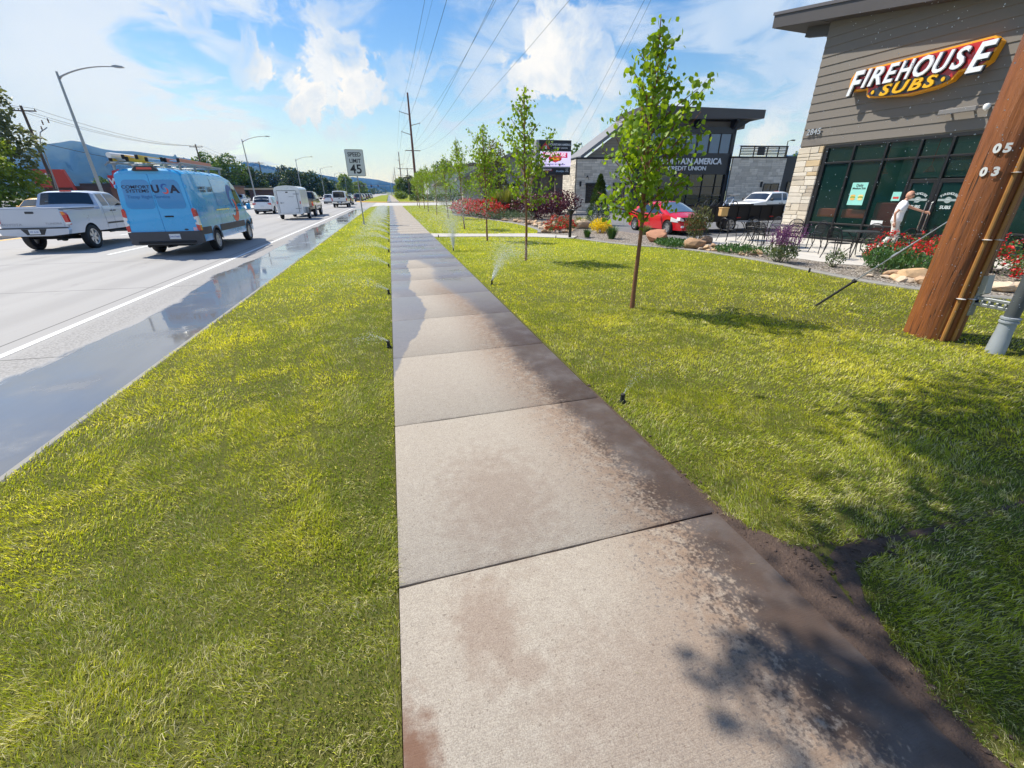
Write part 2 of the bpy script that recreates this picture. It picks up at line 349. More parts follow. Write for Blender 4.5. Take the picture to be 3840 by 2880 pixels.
# clay stains tracked on to the slabs
def spot(cx,cy,rx,ry,amp):
    dx=ma(nt,'DIVIDE',ma(nt,'SUBTRACT',X,cx),rx); dy=ma(nt,'DIVIDE',ma(nt,'SUBTRACT',Y,cy),ry)
    d=ma(nt,'SQRT',ma(nt,'ADD',ma(nt,'MULTIPLY',dx,dx),ma(nt,'MULTIPLY',dy,dy)))
    return ma(nt,'MULTIPLY',mapr(nt,ma(nt,'ADD',d,ma(nt,'MULTIPLY',ma(nt,'SUBTRACT',mid,.5),1.6)),.25,1.25,1,0),amp)
stain=ma(nt,'MAXIMUM',spot(.20,1.20,.17,.30,.36),ma(nt,'MAXIMUM',spot(.30,.98,.12,.09,.30),spot(-.13,.74,.10,.26,.9)))
stain=ma(nt,'MAXIMUM',stain,ma(nt,'MAXIMUM',spot(.7,.75,.5,.4,.25),spot(.45,2.0,.4,.6,.28)))
c=mixc(nt,stain,c,(.165,.085,.055))
# wet areas
n_ed=noise(nt,P,3.2,5,.6); n_sp=noise(nt,P,26,4,.65); n_sp2=noise(nt,P,60,3,.6)
xl=ycurve(nt,Y,24,[(0,-.6),(3.7,-.35),(4.03,-.16),(4.42,-.08),(4.92,0.0),(5.36,.14),(6.08,.29),(6.64,.36),(7.41,.33),(8.4,.18),(9.85,.27),(11.3,.24),(12.2,.32),(12.7,2.),(20.4,2.),(20.7,.3),(22.5,.15),(24,.14)],-1,2)
scal=ma(nt,'MULTIPLY',ma(nt,'ABSOLUTE',ma(nt,'SINE',ma(nt,'MULTIPLY',Y,1.03))),mapr(nt,Y,22,24,0,.22))
wl=mapr(nt,ma(nt,'SUBTRACT',ma(nt,'ADD',xl,ma(nt,'ADD',scal,ma(nt,'MULTIPLY',ma(nt,'SUBTRACT',n_ed,.5),.16))),X),-.012,.02)
xr=ycurve(nt,Y,14,[(0,1.16),(.36,1.26),(.6,1.20),(1.0,1.24),(1.5,1.30),(2.2,1.26),(3.5,1.20),(4.5,1.13),(5.9,1.16),(7.3,1.04),(8.1,.86),(9.1,.72),(10.9,.82),(12.5,.45),(14,.3)],0,2)
dr=ma(nt,'SUBTRACT',X,xr)
w_=mapr(nt,Y,0.2,3.0,.95,.42)
wr=mapr(nt,ma(nt,'ADD',dr,ma(nt,'ADD',ma(nt,'MULTIPLY',ma(nt,'ADD',ma(nt,'MULTIPLY',ma(nt,'SUBTRACT',n_sp,.5),.55),ma(nt,'MULTIPLY',ma(nt,'SUBTRACT',n_sp2,.5),.75)),ma(nt,'MULTIPLY',w_,1.25)),ma(nt,'MULTIPLY',ma(nt,'SUBTRACT',n_ed,.5),.22))),-.10,.12)
wr=ma(nt,'MULTIPLY',wr,mapr(nt,Y,20.3,20.8,1,0))
drops=ma(nt,'MULTIPLY',mapr(nt,ma(nt,'ADD',n_sp2,ma(nt,'MULTIPLY',dr,.16)),.53,.60),mapr(nt,dr,-.75,-.2,0,.7))
drops=ma(nt,'MULTIPLY',drops,mapr(nt,Y,10,12,1,0))
wetR=ma(nt,'MAXIMUM',wr,drops)
clay=ma(nt,'MULTIPLY',mapr(nt,Y,5.0,8.5,1,0),mapr(nt,dr,-.3,.05,.45,1.)); clay=ma(nt,'MULTIPLY',clay,mapr(nt,n_ed,.2,.6,.45,1))
dryclay=ma(nt,'MULTIPLY',ma(nt,'MULTIPLY',mapr(nt,dr,-.62,.06,0,.85),mapr(nt,Y,7.5,10,1,0)),mapr(nt,mid,.3,.6,.35,1)); c=mixc(nt,dryclay,c,(.22,.145,.10))
wcol=mixc(nt,clay,mixc(nt,mid,(.15,.14,.145),(.205,.195,.195)),mixc(nt,mid,(.045,.031,.027),(.09,.062,.05)))
c=mixc(nt,ma(nt,'MULTIPLY',wetR,.93),c,wcol); c=mixc(nt,wl,c,mixc(nt,mid,(.15,.145,.155),(.21,.20,.205)))
wet=ma(nt,'MAXIMUM',wl,wr); pud=ma(nt,'MULTIPLY',wet,ma(nt,'MULTIPLY',mapr(nt,noise(nt,P,.9,4),.47,.56),mapr(nt,Y,7,10)))
rough=ma(nt,'SUBTRACT',.85,ma(nt,'MULTIPLY',wet,.42)); rough=ma(nt,'SUBTRACT',rough,ma(nt,'MULTIPLY',pud,.20))
hh=ma(nt,'ADD',ma(nt,'MULTIPLY',broom,.7),ma(nt,'ADD',ma(nt,'MULTIPLY',fine,.5),ma(nt,'MULTIPLY',mid,.6))); hh=ma(nt,'MULTIPLY',hh,ma(nt,'SUBTRACT',1.,ma(nt,'MULTIPLY',pud,.92)))
nt.links.new(bsdf(nt,Base_Color=c,Roughness=rough,Specular_IOR_Level=ma(nt,'ADD',.2,ma(nt,'MULTIPLY',ma(nt,'MULTIPLY',wet,.4),mapr(nt,Y,2.5,7))),Normal=bump(nt,hh,.8,.005)),o.inputs[0]); SWMAT=m
g=MB(); y=-3.16; rng=random.Random(3)
XL,XR_=-.165,1.615
def slab(g,x0,x1,ya,yb,tilt=0.0):
    e=.006; n=10 if ya<8 else 1; b=.012; rows=[]
    xs=[x0,x0+.012]+[x0+(x1-x0)*k/n for k in range(1,n)]+[x1-.012,x1] if n>1 else [x0,x1]
    z=.012
    def yy(x,y): return y+tilt*(x-x0)/(x1-x0)
    jit=lambda: (rng.random()-.5)*.005 if n>1 else 0
    r=[[],[],[],[],[],[]]
    for x in xs:
        edge=0 if (x in (x0,x1) ) else 0
        j1,j2=jit(),jit()
        r[0].append((x,yy(x,ya+e+j1),-.10)); r[1].append((x,yy(x,ya+e+j1),z-.010)); r[2].append((x,yy(x,ya+e+.014+j1),z)); r[3].append((x,yy(x,yb-e-.014+j2),z)); r[4].append((x,yy(x,yb-e+j2),z-.010)); r[5].append((x,yy(x,yb-e+j2),-.10))
    g.grid(r)
    g.quad((x0,yy(x0,ya+e),-.10),(x0,yy(x0,ya+e+.014),z),(x0,yy(x0,yb-e-.014),z),(x0,yy(x0,yb-e),-.10)); g.quad((x1,yy(x1,ya+e),-.10),(x1,yy(x1,ya+e+.014),z),(x1,yy(x1,yb-e-.014),z),(x1,yy(x1,yb-e),-.10))
y=-3.16
while y<68.7: slab(g,XL,XR_,y,min(y+1.55,69),.04); y+=1.55
y=98.5
while y<400: slab(g,-.6,1.9,y,y+6); y+=6
struct('sidewalk',g,SWMAT,smooth=True)
g=MB(); g.quad((XL+.01,-4,-.03),(XR_-.01,-4,-.03),(XR_-.01,69,-.03),(XL+.01,69,-.03)); struct('sidewalk_joint_bed',g,M('dark joint dirt',(.05,.038,.03),.95,vs=20))
# cross path from the sidewalk to the shops
PATHM=M('path concrete',(.46,.43,.39),.8,var=.12,vs=3,bmp=.2)
g=MB(); g.prism([(1.63,18.9),(1.63,20.55),(4.0,19.5),(6.2,18.95),(7.4,17.2),(6.9,16.4),(5.6,17.5),(3.8,18.3)],-.1,.010); struct('path',g,PATHM)
# ------------------------------------------------------------------ lawns
m,nt,o=newmat('lawn turf'); P=geo(nt); X,Y,Z=sepxyz(nt,P)
a=noise(nt,P,1.1,5,.6); b=noise(nt,P,30,4,.7); d=noise(nt,P,6,4,.6); f2=noise(nt,N(nt,'ShaderNodeCombineXYZ',{0:ma(nt,'MULTIPLY',X,1.),1:ma(nt,'MULTIPLY',Y,.35),2:0.}),2.2,4,.6)
c=mixc(nt,a,(.17,.22,.018),(.30,.31,.022)); c=mixc(nt,mapr(nt,d,.35,.7,0,.5),c,(.34,.33,.03)); c=mixc(nt,mapr(nt,b,.4,.7,0,.55),c,(.06,.11,.015)); c=mixc(nt,mapr(nt,f2,.5,.75,0,.4),c,(.09,.19,.03))
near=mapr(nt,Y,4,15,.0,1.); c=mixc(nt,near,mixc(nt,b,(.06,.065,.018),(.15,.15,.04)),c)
nt.links.new(bsdf(nt,Base_Color=c,Roughness=.9,Specular_IOR_Level=.1,Normal=bump(nt,b,.9,.03)),o.inputs[0]); TURF=m
g=MB(); g.prism([(-2.655,-6),(-2.655,62),(-2.5,65),(-1.95,67.3),(-1.0,68.4),(-.17,68.8),(-.17,-6)],-.1,-.004); tag(struct('lawn_strip',g,TURF))
EDGE=[(12.5,2.4),(11.1,3.35),(9.95,4.45),(9.3,5.3),(9.05,6.2),(9.05,7.2),(9.22,8.6),(9.2,10.2),(9.02,11.5),(8.55,12.5),(7.9,13.4),(7.4,14.5),(7.0,16.05)]
g=MB(); g.prism([(1.64,-6),(12.5,-6)]+EDGE+[(6.9,16.35),(5.6,17.45),(3.8,18.25),(1.64,18.85)],-.1,-.006); struct('lawn',g,TURF)
EDGE2=[(6.25,19.0),(6.75,20.3),(6.95,21.8),(7.05,25.4),(6.35,29.8),(5.75,33.),(5.05,36.6),(5.1,39.3)]
EDGE3=[(6.4,49),(6.45,56)]
g=MB(); g.prism([(1.64,20.6),(4.0,19.55)]+EDGE2+[(5.6,43)]+EDGE3+[(9,60),(14,66),(16,69.1),(2.6,69.1),(1.64,68.6)],-.1,-.006); struct('lawn',g,TURF)
# concrete mow strip
def smooth_pts(pts,k=3):
    for _ in range(k):
        q=[pts[0]]
        for a,b in zip(pts,pts[1:]): q+=[(a[0]*.75+b[0]*.25,a[1]*.75+b[1]*.25),(a[0]*.25+b[0]*.75,a[1]*.25+b[1]*.75)]
        pts=q+[pts[-1]]
    return pts
g=MB(); kerb_line(g,[(x+.07,y) for x,y in smooth_pts(EDGE)],.17,-.1,.035); kerb_line(g,[(x+.07,y) for x,y in smooth_pts(EDGE2)],.17,-.1,.035); kerb_line(g,[(6.2,41),(6.1,47),(6.5,56),(9,60.2)],.17,-.1,.035); struct('lawn_edging',g,KERB,smooth=True)
# planting bed of gravel
m,nt,o=newmat('pea gravel'); P=geo(nt)
v=N(nt,'ShaderNodeTexVoronoi',{'Vector':P,'Scale':26.},out=1); vd=N(nt,'ShaderNodeTexVoronoi',{'Vector':P,'Scale':26.},out=0)
sp=sepxyz(nt,v); c=mixc(nt,sp[0],(.30,.24,.18),(.62,.57,.50)); c=mixc(nt,mapr(nt,vd,.35,.6),c,(.10,.08,.06))
nt.links.new(bsdf(nt,Base_Color=c,Roughness=.8,Normal=bump(nt,vd,1.,-.03)),o.inputs[0]); GRAVEL=m
g=MB(); g.prism([(12.6,2.3)]+[(x+.1,y) for x,y in EDGE]+[(7.0,16.4),(7.5,17.2),(6.35,19.0)]+[(x+.1,y) for x,y in EDGE2]+[(8,41),(12,40),(15.2,36.6),(14,33),(13,29),(10.6,24.4),(10.2,20.5),(10.4,15),(10.7,12.6),(10.5,9.5),(10.65,8.3),(11.2,7.7),(14.,6.4),(15.2,4.4),(15.5,2.2)],-.1,.002); tag(g.build('planting_bed',GRAVEL),kind='structure')
g=MB(); g.prism([(6.3,41),(6.2,47),(6.6,56),(9.1,60),(12,58),(12,42)],-.1,.001); struct('planting_bed',g,GRAVEL)
# patio of scored concrete and the car park
m,nt,o=newmat('patio concrete'); P=geo(nt); X,Y,Z=sepxyz(nt,P)
n=noise(nt,P,2.5,5); c=mixc(nt,n,(.50,.47,.42),(.60,.57,.52))
def lines(v,step,off): return mapr(nt,ma(nt,'ABSOLUTE',ma(nt,'SUBTRACT',ma(nt,'MODULO',ma(nt,'ADD',v,off+50),step),step/2)),.008,.018,1,0)
j=ma(nt,'MAXIMUM',lines(X,1.5,.2),lines(Y,1.5,.6)); c=mixc(nt,ma(nt,'MULTIPLY',j,.6),c,(.16,.15,.13))
nt.links.new(bsdf(nt,Base_Color=c,Roughness=.8,Normal=bump(nt,noise(nt,P,60,3),.15,.005)),o.inputs[0])
g=MB(); g.prism([(15.5,2.3),(15.2,4.4),(14.,6.4),(11.2,7.7),(10.65,8.3),(10.5,9.5),(10.7,12.6),(10.6,14.6),(15.0,14.9),(15.2,13.9),(30,13.6),(30,2.3)],-.1,.012); struct('patio',g,m)
m,nt,o=newmat('car park asphalt'); P=geo(nt)
c=mixc(nt,noise(nt,P,.5,5),(.15,.15,.155),(.22,.22,.22)); c=mixc(nt,ma(nt,'MULTIPLY',noise(nt,P,80,3),.5),c,(.09,.09,.09))
nt.links.new(bsdf(nt,Base_Color=c,Roughness=.8,Normal=bump(nt,noise(nt,P,90,3),.3,.006)),o.inputs[0])
g=MB(); g.prism([(10.4,14.62),(10.2,20.5),(10.6,24.4),(13,29),(14,33),(15.2,36.3),(60,36.3),(60,13.7),(30,13.7),(15.25,14.)],-.1,-.002); struct('car_park',g,m)
g=MB(); g.prism([(15.3,36.0),(60,34.5),(60,37.6),(14.6,39.)],-.1,.10); struct('bank_walk',g,PATHM)
g=MB(); g.prism([(12,58),(12,42),(15,40),(60,38),(80,69.1),(16,69.1)],-.1,-.004); struct('rear_car_park',g,_mc.get('x') or M('old asphalt',(.16,.16,.16),.85,vs=2))
# verges beyond the side street
g=MB(); g.prism([(-.7,100.4),(-3,103),(-5.2,107),(-6.2,112),(-6.5,180),(-6.5,420),(-.7,420)],-.2,.0); struct('far_verge',g,TURF)
g=MB(); g.prism([(2.0,97.4),(8,95.4),(60,95.4),(60,300),(2.0,400)],-.2,.0); struct('far_verge',g,TURF)
# left side beyond the road: pavement and forecourts
g=MB(); g.prism([(-32.2,-60),(-34.6,-60),(-34.6,700),(-32.2,700)],-.2,.0); struct('far_pavement',g,PATHM)
g=MB(); g.quad((-34.6,-60,-.1),(-140,-60,-.1),(-140,300,-.1),(-34.6,300,-.1)); struct('forecourt',g,M('forecourt asphalt',(.13,.13,.13),.85,vs=1))
# bare soil beside the slab; thin right branch paints the turf step's shadow
m,nt,o=newmat('wet clay and turf-step shade'); P=geo(nt)
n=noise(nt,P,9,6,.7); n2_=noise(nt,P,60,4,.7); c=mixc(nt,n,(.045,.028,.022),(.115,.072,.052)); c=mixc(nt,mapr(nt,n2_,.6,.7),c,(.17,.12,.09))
nt.links.new(bsdf(nt,Base_Color=c,Roughness=.8,Normal=bump(nt,ma(nt,'ADD',n,ma(nt,'MULTIPLY',n2_,.4)),1.,.03)),o.inputs[0]); SOIL_SHADE=m
rng=random.Random(11); g=MB(); rows=[]
soil_shade_line=[(1.64,-1.),(1.67,.2),(1.72,.5),(1.80,.75),(1.9,.95),(2.02,1.1),(2.3,1.12),(2.7,1.1),(3.3,1.12),(4.2,1.2)]
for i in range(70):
    t=i/69*(len(soil_shade_line)-1); k=min(int(t),len(soil_shade_line)-2); fr=t-k; cx_=soil_shade_line[k][0]*(1-fr)+soil_shade_line[k+1][0]*fr; cy_=soil_shade_line[k][1]*(1-fr)+soil_shade_line[k+1][1]*fr
    tx=Vector((soil_shade_line[k+1][0]-soil_shade_line[k][0],soil_shade_line[k+1][1]-soil_shade_line[k][1],0)).normalized(); nn=Vector((tx.y,-tx.x,0)); w=.045 if k<4 else (.07 if k<6 else .03-.004*(k-5))
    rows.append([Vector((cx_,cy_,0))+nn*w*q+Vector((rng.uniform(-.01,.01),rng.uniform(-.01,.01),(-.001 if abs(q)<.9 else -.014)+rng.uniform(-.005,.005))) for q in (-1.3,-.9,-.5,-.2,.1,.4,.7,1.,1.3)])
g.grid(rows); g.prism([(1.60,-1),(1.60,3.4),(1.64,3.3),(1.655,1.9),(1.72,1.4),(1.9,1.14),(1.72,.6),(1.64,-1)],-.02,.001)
struct('soil_and_shade_strip',g,SOIL_SHADE,smooth=True)
# ------------------------------------------------------------------ grass blades (uncountable)
def in_poly(x,y,poly):
    ins=np.zeros(len(x),bool); n=len(poly); j=n-1
    for i in range(n):
        xi,yi=poly[i]; xj,yj=poly[j]
        c=((yi>y)!=(yj>y))&(x<(xj-xi)*(y-yi)/((yj-yi) or 1e-9)+xi); ins^=c; j=i
    return ins
def vnoise(x,y,s,seed):
    r=np.random.default_rng(seed); T=r.random((256,256)); X=x*s+500.; Y=y*s+500.
    xi=np.floor(X).astype(int);yi=np.floor(Y).astype(int);fx=X-xi;fy=Y-yi;fx=fx*fx*(3-2*fx);fy=fy*fy*(3-2*fy)
    g_=lambda a,b:T[a%256,b%256]
    return (g_(xi,yi)*(1-fx)+g_(xi+1,yi)*fx)*(1-fy)+(g_(xi,yi+1)*(1-fx)+g_(xi+1,yi+1)*fx)*fy
def np_mesh(name,verts,nper,faces_per,cols,mat):
    """verts (n,nper,3); faces_per list of index tuples; cols (n,3)"""
    n=len(verts); me=bpy.data.meshes.new(name); me.vertices.add(n*nper); me.vertices.foreach_set('co',verts.reshape(-1).astype(np.float32))
    fl=np.concatenate([np.array(f) for f in faces_per]); starts=np.cumsum([0]+[len(f) for f in faces_per[:-1]]); L=len(fl)
    loops=(np.arange(n)[:,None]*nper+fl[None,:]).reshape(-1); ls=(np.arange(n)[:,None]*L+starts[None,:]).reshape(-1)
    me.loops.add(len(loops)); me.loops.foreach_set('vertex_index',loops.astype(np.int32))
    me.polygons.add(len(ls)); me.polygons.foreach_set('loop_start',ls.astype(np.int32))
    me.update(calc_edges=True)
    at=me.color_attributes.new('col','FLOAT_COLOR','POINT'); c4=np.ones((n,nper,4),np.float32); c4[:,:,:3]=cols[:,None,:] if cols.ndim==2 else cols; at.data.foreach_set('color',c4.reshape(-1))
    me.materials.append(mat); return me
m,nt,o=newmat('grass blade')
a=N(nt,'ShaderNodeAttribute',attribute_name='col')
d=bsdf(nt,Base_Color=a,Roughness=.45,Specular_IOR_Level=.35); t=N(nt,'ShaderNodeBsdfTranslucent',{'Color':mixc(nt,1.,a,(1.5,1.45,.5),'MULTIPLY')})
nt.links.new(N(nt,'ShaderNodeMixShader',{0:.42,1:d,2:t}),o.inputs[0]); BLADE=m
def grass(name,poly,seed,cap,holes=()):
    r=np.random.default_rng(seed); x0=min(p[0] for p in poly);x1=max(p[0] for p in poly);y0=max(-.4,min(p[1] for p in poly));y1=max(p[1] for p in poly)
    out=[]
    for (d0,d1,dens,wid,ln) in ((0,2.4,24000,.0026,.034),(2.4,4,14000,.0034,.033),(4,7,6000,.0052,.033),(7,12,1200,.0100,.036),(12,22,340,.018,.042),(22,45,75,.04,.05)):
        bx0,bx1,by0,by1=max(x0,-d1),min(x1,d1),y0,min(y1,d1)
        if bx1<=bx0 or by1<=by0: continue
        n=int((bx1-bx0)*(by1-by0)*dens); x=r.uniform(bx0,bx1,n); y=r.uniform(by0,by1,n); dd=np.hypot(x,y)
        clump=vnoise(x,y,9,seed+5)*.6+vnoise(x,y,25,seed+6)*.4
        jx=(vnoise(x,y,22,3)-.5)*.10; ok=in_poly(x,y,poly)&(dd>=d0)&(dd<d1)&(r.random(n)<.40+.9*clump)&(y>-.35)&(x>-2.1-y*1.6)&(x<1.9+y*1.9)
        for h in holes: ok&=~in_poly(x+jx,y+jx*.8,h)
        out.append(np.stack([x[ok],y[ok],np.full(ok.sum(),wid),np.full(ok.sum(),ln)],1))
    A=np.concatenate(out); n=len(A); x,y,w,l=A.T
    big=vnoise(x,y,.9,seed+1); med=vnoise(x,y,3.1,seed+2); sm=vnoise(x,y,11,seed+3)
    comb=vnoise(x,y,1.7,seed+9)*6.28+vnoise(x,y,7,seed+10)*2.5
    ang=comb+r.normal(0,.9,n); lean=r.uniform(.45,1.5,n)+ (sm-.5)*.5; U_=(x*.97+y*.24)/.61; Vv=(y*.97-x*.24)/1.37+.37*np.floor(U_); cell=np.sin(np.floor(U_)*12.9898+np.floor(Vv)*78.233+seed)*43758.5; cell=cell-np.floor(cell); seamd=np.minimum(np.minimum(U_%1,1-U_%1)*.61,np.minimum(Vv%1,1-Vv%1)*1.37); seamk=(seamd<.016)&(vnoise(x,y,1.3,seed+20)>.42); l=np.where(seamk,l*.45,l); l=l*r.uniform(.5,1.45,n)*(.55+.55*med+.5*sm)
    w=w*r.uniform(.6,1.3,n); fa=r.uniform(0,3.14,n)
    dx,dy=np.cos(ang),np.sin(ang); wx,wy=np.cos(fa)*w/2,np.sin(fa)*w/2
    z0=np.full(n,-.008); z1=z0+l*.55*np.cos(lean*.5); o1=l*.55*np.sin(lean*.5); z2=z1+l*.45*np.cos(lean*1.25); z2=np.maximum(z2,.004); o2=o1+l*.45*np.sin(np.minimum(lean*1.25,1.5))
    V=np.empty((n,5,3))
    V[:,0]=np.stack([x-wx,y-wy,z0],1);V[:,1]=np.stack([x+wx,y+wy,z0],1)
    V[:,2]=np.stack([x+dx*o1+wx*.8,y+dy*o1+wy*.8,z1],1);V[:,3]=np.stack([x+dx*o1-wx*.8,y+dy*o1-wy*.8,z1],1);V[:,4]=np.stack([x+dx*o2,y+dy*o2,z2],1)
    g1=np.array([.15,.22,.03]);g2=np.array([.42,.46,.035]);g3=np.array([.62,.60,.06]);straw=np.array([.72,.66,.40])
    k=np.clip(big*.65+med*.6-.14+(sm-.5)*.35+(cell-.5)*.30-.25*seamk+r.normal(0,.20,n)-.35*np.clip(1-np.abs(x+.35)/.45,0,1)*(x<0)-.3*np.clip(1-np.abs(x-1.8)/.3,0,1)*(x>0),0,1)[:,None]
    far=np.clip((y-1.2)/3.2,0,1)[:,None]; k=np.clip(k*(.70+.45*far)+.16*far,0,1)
    c=np.where(k<.5,g1+(g2-g1)*(k*2),g2+(g3-g2)*(k*2-1))
    s=(r.random(n)<(.10+.16*(sm>.60)+.16*np.clip(2.0-y,0,1)))[:,None]; c=np.where(s,straw*r.uniform(.6,1.1,(n,1)),c)*r.uniform(.6,1.4,(n,1))
    grd=np.array([.55,.55,.8,.8,1.1])[None,:,None]
    me=np_mesh(name,V,5,[(0,1,2,3),(3,2,4)],c,BLADE); ob=link(name,me); tag(ob,kind='stuff'); return ob
soil_shade_hole=[(1.6,-2),(1.60,1.5),(1.70,1.38),(1.86,1.20),(2.1,1.15),(2.5,1.13),(2.9,1.12),(2.6,1.085),(2.2,1.06),(1.98,.97),(1.83,.78),(1.74,.5),(1.70,-2)]
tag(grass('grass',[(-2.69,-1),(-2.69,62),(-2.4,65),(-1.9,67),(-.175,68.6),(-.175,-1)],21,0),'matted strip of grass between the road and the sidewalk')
tag(grass('grass',[(1.66,-1),(12.5,-1)]+EDGE+[(6.9,16.3),(5.6,17.4),(3.8,18.2),(1.66,18.8)],31,0,[soil_shade_hole]),'bright lawn right of the sidewalk around the first young trees')
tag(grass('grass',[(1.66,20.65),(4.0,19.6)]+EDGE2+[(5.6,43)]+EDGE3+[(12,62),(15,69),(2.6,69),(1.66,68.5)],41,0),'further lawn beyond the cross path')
# ================================================================== TREES AND PLANTS
BARKY=M('young copper bark',(.20,.085,.04),.6,var=.35,vs=25,bmp=.4)
BARKO=M('grey bark',(.12,.10,.085),.9,var=.3,vs=10,bmp=.5)
LIME=leafmat('lime leaf',(.085,.18,.012),(.24,.38,.025),.45)
def leaf_cloud(name,pts,size,seed,mat,parent=None,droop=.5,colr=None,up=False,asp=1.0):
    """one small folded leaf (two quads) at each point"""
    r=np.random.default_rng(seed); P=np.asarray(pts,float); n=len(P)
    s=size*r.uniform(.6,1.25,n)
    a=r.uniform(0,2*np.pi,n); tilt=r.normal(-droop if not up else 1.0,.45,n)
    d=np.stack([np.cos(a)*np.cos(tilt),np.sin(a)*np.cos(tilt),np.sin(tilt)],1)          # leaf axis
    q=r.normal(size=(n,3)); w=np.cross(d,q); w/=np.linalg.norm(w,axis=1)[:,None]; nn=np.cross(d,w)
    s=s[:,None]; w=w*asp
    V=np.empty((n,6,3)); V[:,0]=P; V[:,1]=P+d*s*.35+w*s*.48+nn*s*.10; V[:,2]=P+d*s*.7+w*s*.38+nn*s*.10; V[:,3]=P+d*s*1.1; V[:,4]=P+d*s*.7-w*s*.38+nn*s*.10; V[:,5]=P+d*s*.35-w*s*.48+nn*s*.10
    k=(colr if colr is not None else r.random(n))
    k=np.clip(k+r.normal(0,.12,n),0,1); c=np.stack([k,k,k],1)
    me=np_mesh(name,V,6,[(0,1,2,3),(0,3,4,5)],c,mat); return link(name,me,parent)
def limb(g,p,q,r0,r1,rng,bend=.08,n=5,k=6):
    p,q=Vector(p),Vector(q); L=(q-p).length; pts=[]
    o=Vector((rng.uniform(-1,1),rng.uniform(-1,1),rng.uniform(-.3,.6)))*bend*L
    for i in range(n+1):
        t=i/n; pts.append(p.lerp(q,t)+o*math.sin(math.pi*t))
    g.tube(pts,[r0+(r1-r0)*i/n for i in range(n+1)],k); return pts
def young_tree(label,loc,h,seed,leaves,group,lean=(0,0),first=1.32,extra=(),rmul=1.,bare=.0):
    rng=random.Random(seed); t=thing('young_tree',label,'tree',(loc[0],loc[1],-.01),0,group)
    g=MB(); top=Vector((lean[0],lean[1],h*.965)); pts=[]
    for i in range(15):
        f=i/14; pts.append(Vector((lean[0]*f+.018*math.sin(f*9+seed),lean[1]*f+.018*math.cos(f*7+seed),top.z*f)))
    g.tube(pts,[.030*(1-f/14)**.7+.005 if f else .042 for f in range(15)],9)
    twigs=[]
    def at(z): 
        f=max(0,min(13.999,z/top.z*14)); i=int(f); return pts[i].lerp(pts[i+1],f-i)
    specs=[]
    nb=22
    for i in range(nb):
        f=i/(nb-1); z=first+(h*.90-first)*f**.9; a=i*2.4+rng.uniform(-.4,.4)
        env=(.40+.36*math.sin(min(1,f*2.2+.1)*math.pi*.6))*(1-f)**1.05*rmul+.09
        specs.append((z,a,env*rng.uniform(.75,1.2),rng.uniform(.75,1.35)))
    for (z,dx,dy,dz) in extra: specs.append((z,None,(dx,dy,dz),0))
    for z,a,l,up in specs:
        p=at(z)
        q=p+(Vector((math.cos(a)*l,math.sin(a)*l,l*up)) if a is not None else Vector(l))
        bp=limb(g,p,q,.013,.004,rng,.09,6,5); twigs.append((bp,(q-p).length))
        for j in range(3):
            b=bp[2+j]; s_=Vector((rng.uniform(-1,1),rng.uniform(-1,1),rng.uniform(-.1,.9))).normalized()*(q-p).length*.32
            bq=limb(g,b,b+s_,.005,.002,rng,.1,3,4); twigs.append((bq,s_.length*1.4))
    twigs.append(([at(h*.62+h*.34*i/7) for i in range(8)],.9))
    g.build('trunk',BARKY,t,smooth=True)
    P=[];K=[]; tot=sum(l for _,l in twigs)
    for bp,l in twigs:
        n=max(6,int(leaves*l/tot)); kk=rng.uniform(.2,.8)
        for _ in range(n):
            f=rng.random()**.75*(len(bp)-1.001); i=int(f); p=bp[i].lerp(bp[i+1],f-i)
            s_=.055+.04*rng.random(); P.append(p+Vector((rng.gauss(0,s_),rng.gauss(0,s_),rng.gauss(-.01,s_)))); K.append(kk*.6+rng.random()*.5)
    leaf_cloud('crown',[tuple(p) for p in P],.070,seed,LIME,t,.75,np.array(K))
    return t
ROW='young lime trees planted in a row along the lawn'
T1=young_tree('young tree with reddish trunk nearest the viewer, tallest in the row',(3.57,5.88),3.82,5,2000,ROW,(-.10,-.02),1.25,[(1.36,-.62,.30,.16),(1.4,-.5,.5,.3),(1.9,.55,-.25,.75),(2.0,.62,-.30,1.0),(1.5,.5,-.3,.35)])
T2=young_tree('second young tree from the viewer, in front of the illuminated pylon sign',(3.42,11.3),4.12,12,1500,ROW,(-.10,.0),1.25,[(1.6,.65,-.1,1.3),(1.7,.75,-.1,1.0),(1.5,-.8,.1,1.1),(1.3,.8,0,.3)],1.25)
T3=young_tree('third young tree, just before the cross path',(3.46,16.6),4.05,23,1500,ROW,(-.05,0),1.2,[(2.2,-.55,0,1.55)],1.35)
T4=young_tree('fourth young tree, just past the cross path',(3.52,22.6),4.25,34,1500,ROW,(-.2,0),1.2,[],1.45)
TF=young_tree('fifth young tree, left of the red rose bed',(3.85,32.0),4.2,45,1300,ROW,(-.1,0),1.2,[],1.7)
dup(TF,(3.7,38.3,-.01),1.9,'sixth young tree, beside the end of the red rose bed',.98)
dup(TF,(3.56,45.2,-.01),3.6,'seventh young tree of the row, standing in open lawn',1.03)
dup(TF,(3.8,53.7,-.01),5.1,'eighth young tree of the row, beside the bollard light',1.08)
dup(TF,(3.55,58.7,-.01),.8,'ninth young tree of the row, near the side street',1.03)
dup(TF,(3.8,67.0,-.01),2.7,'last young tree of the row, at the kerb of the side street',1.05)
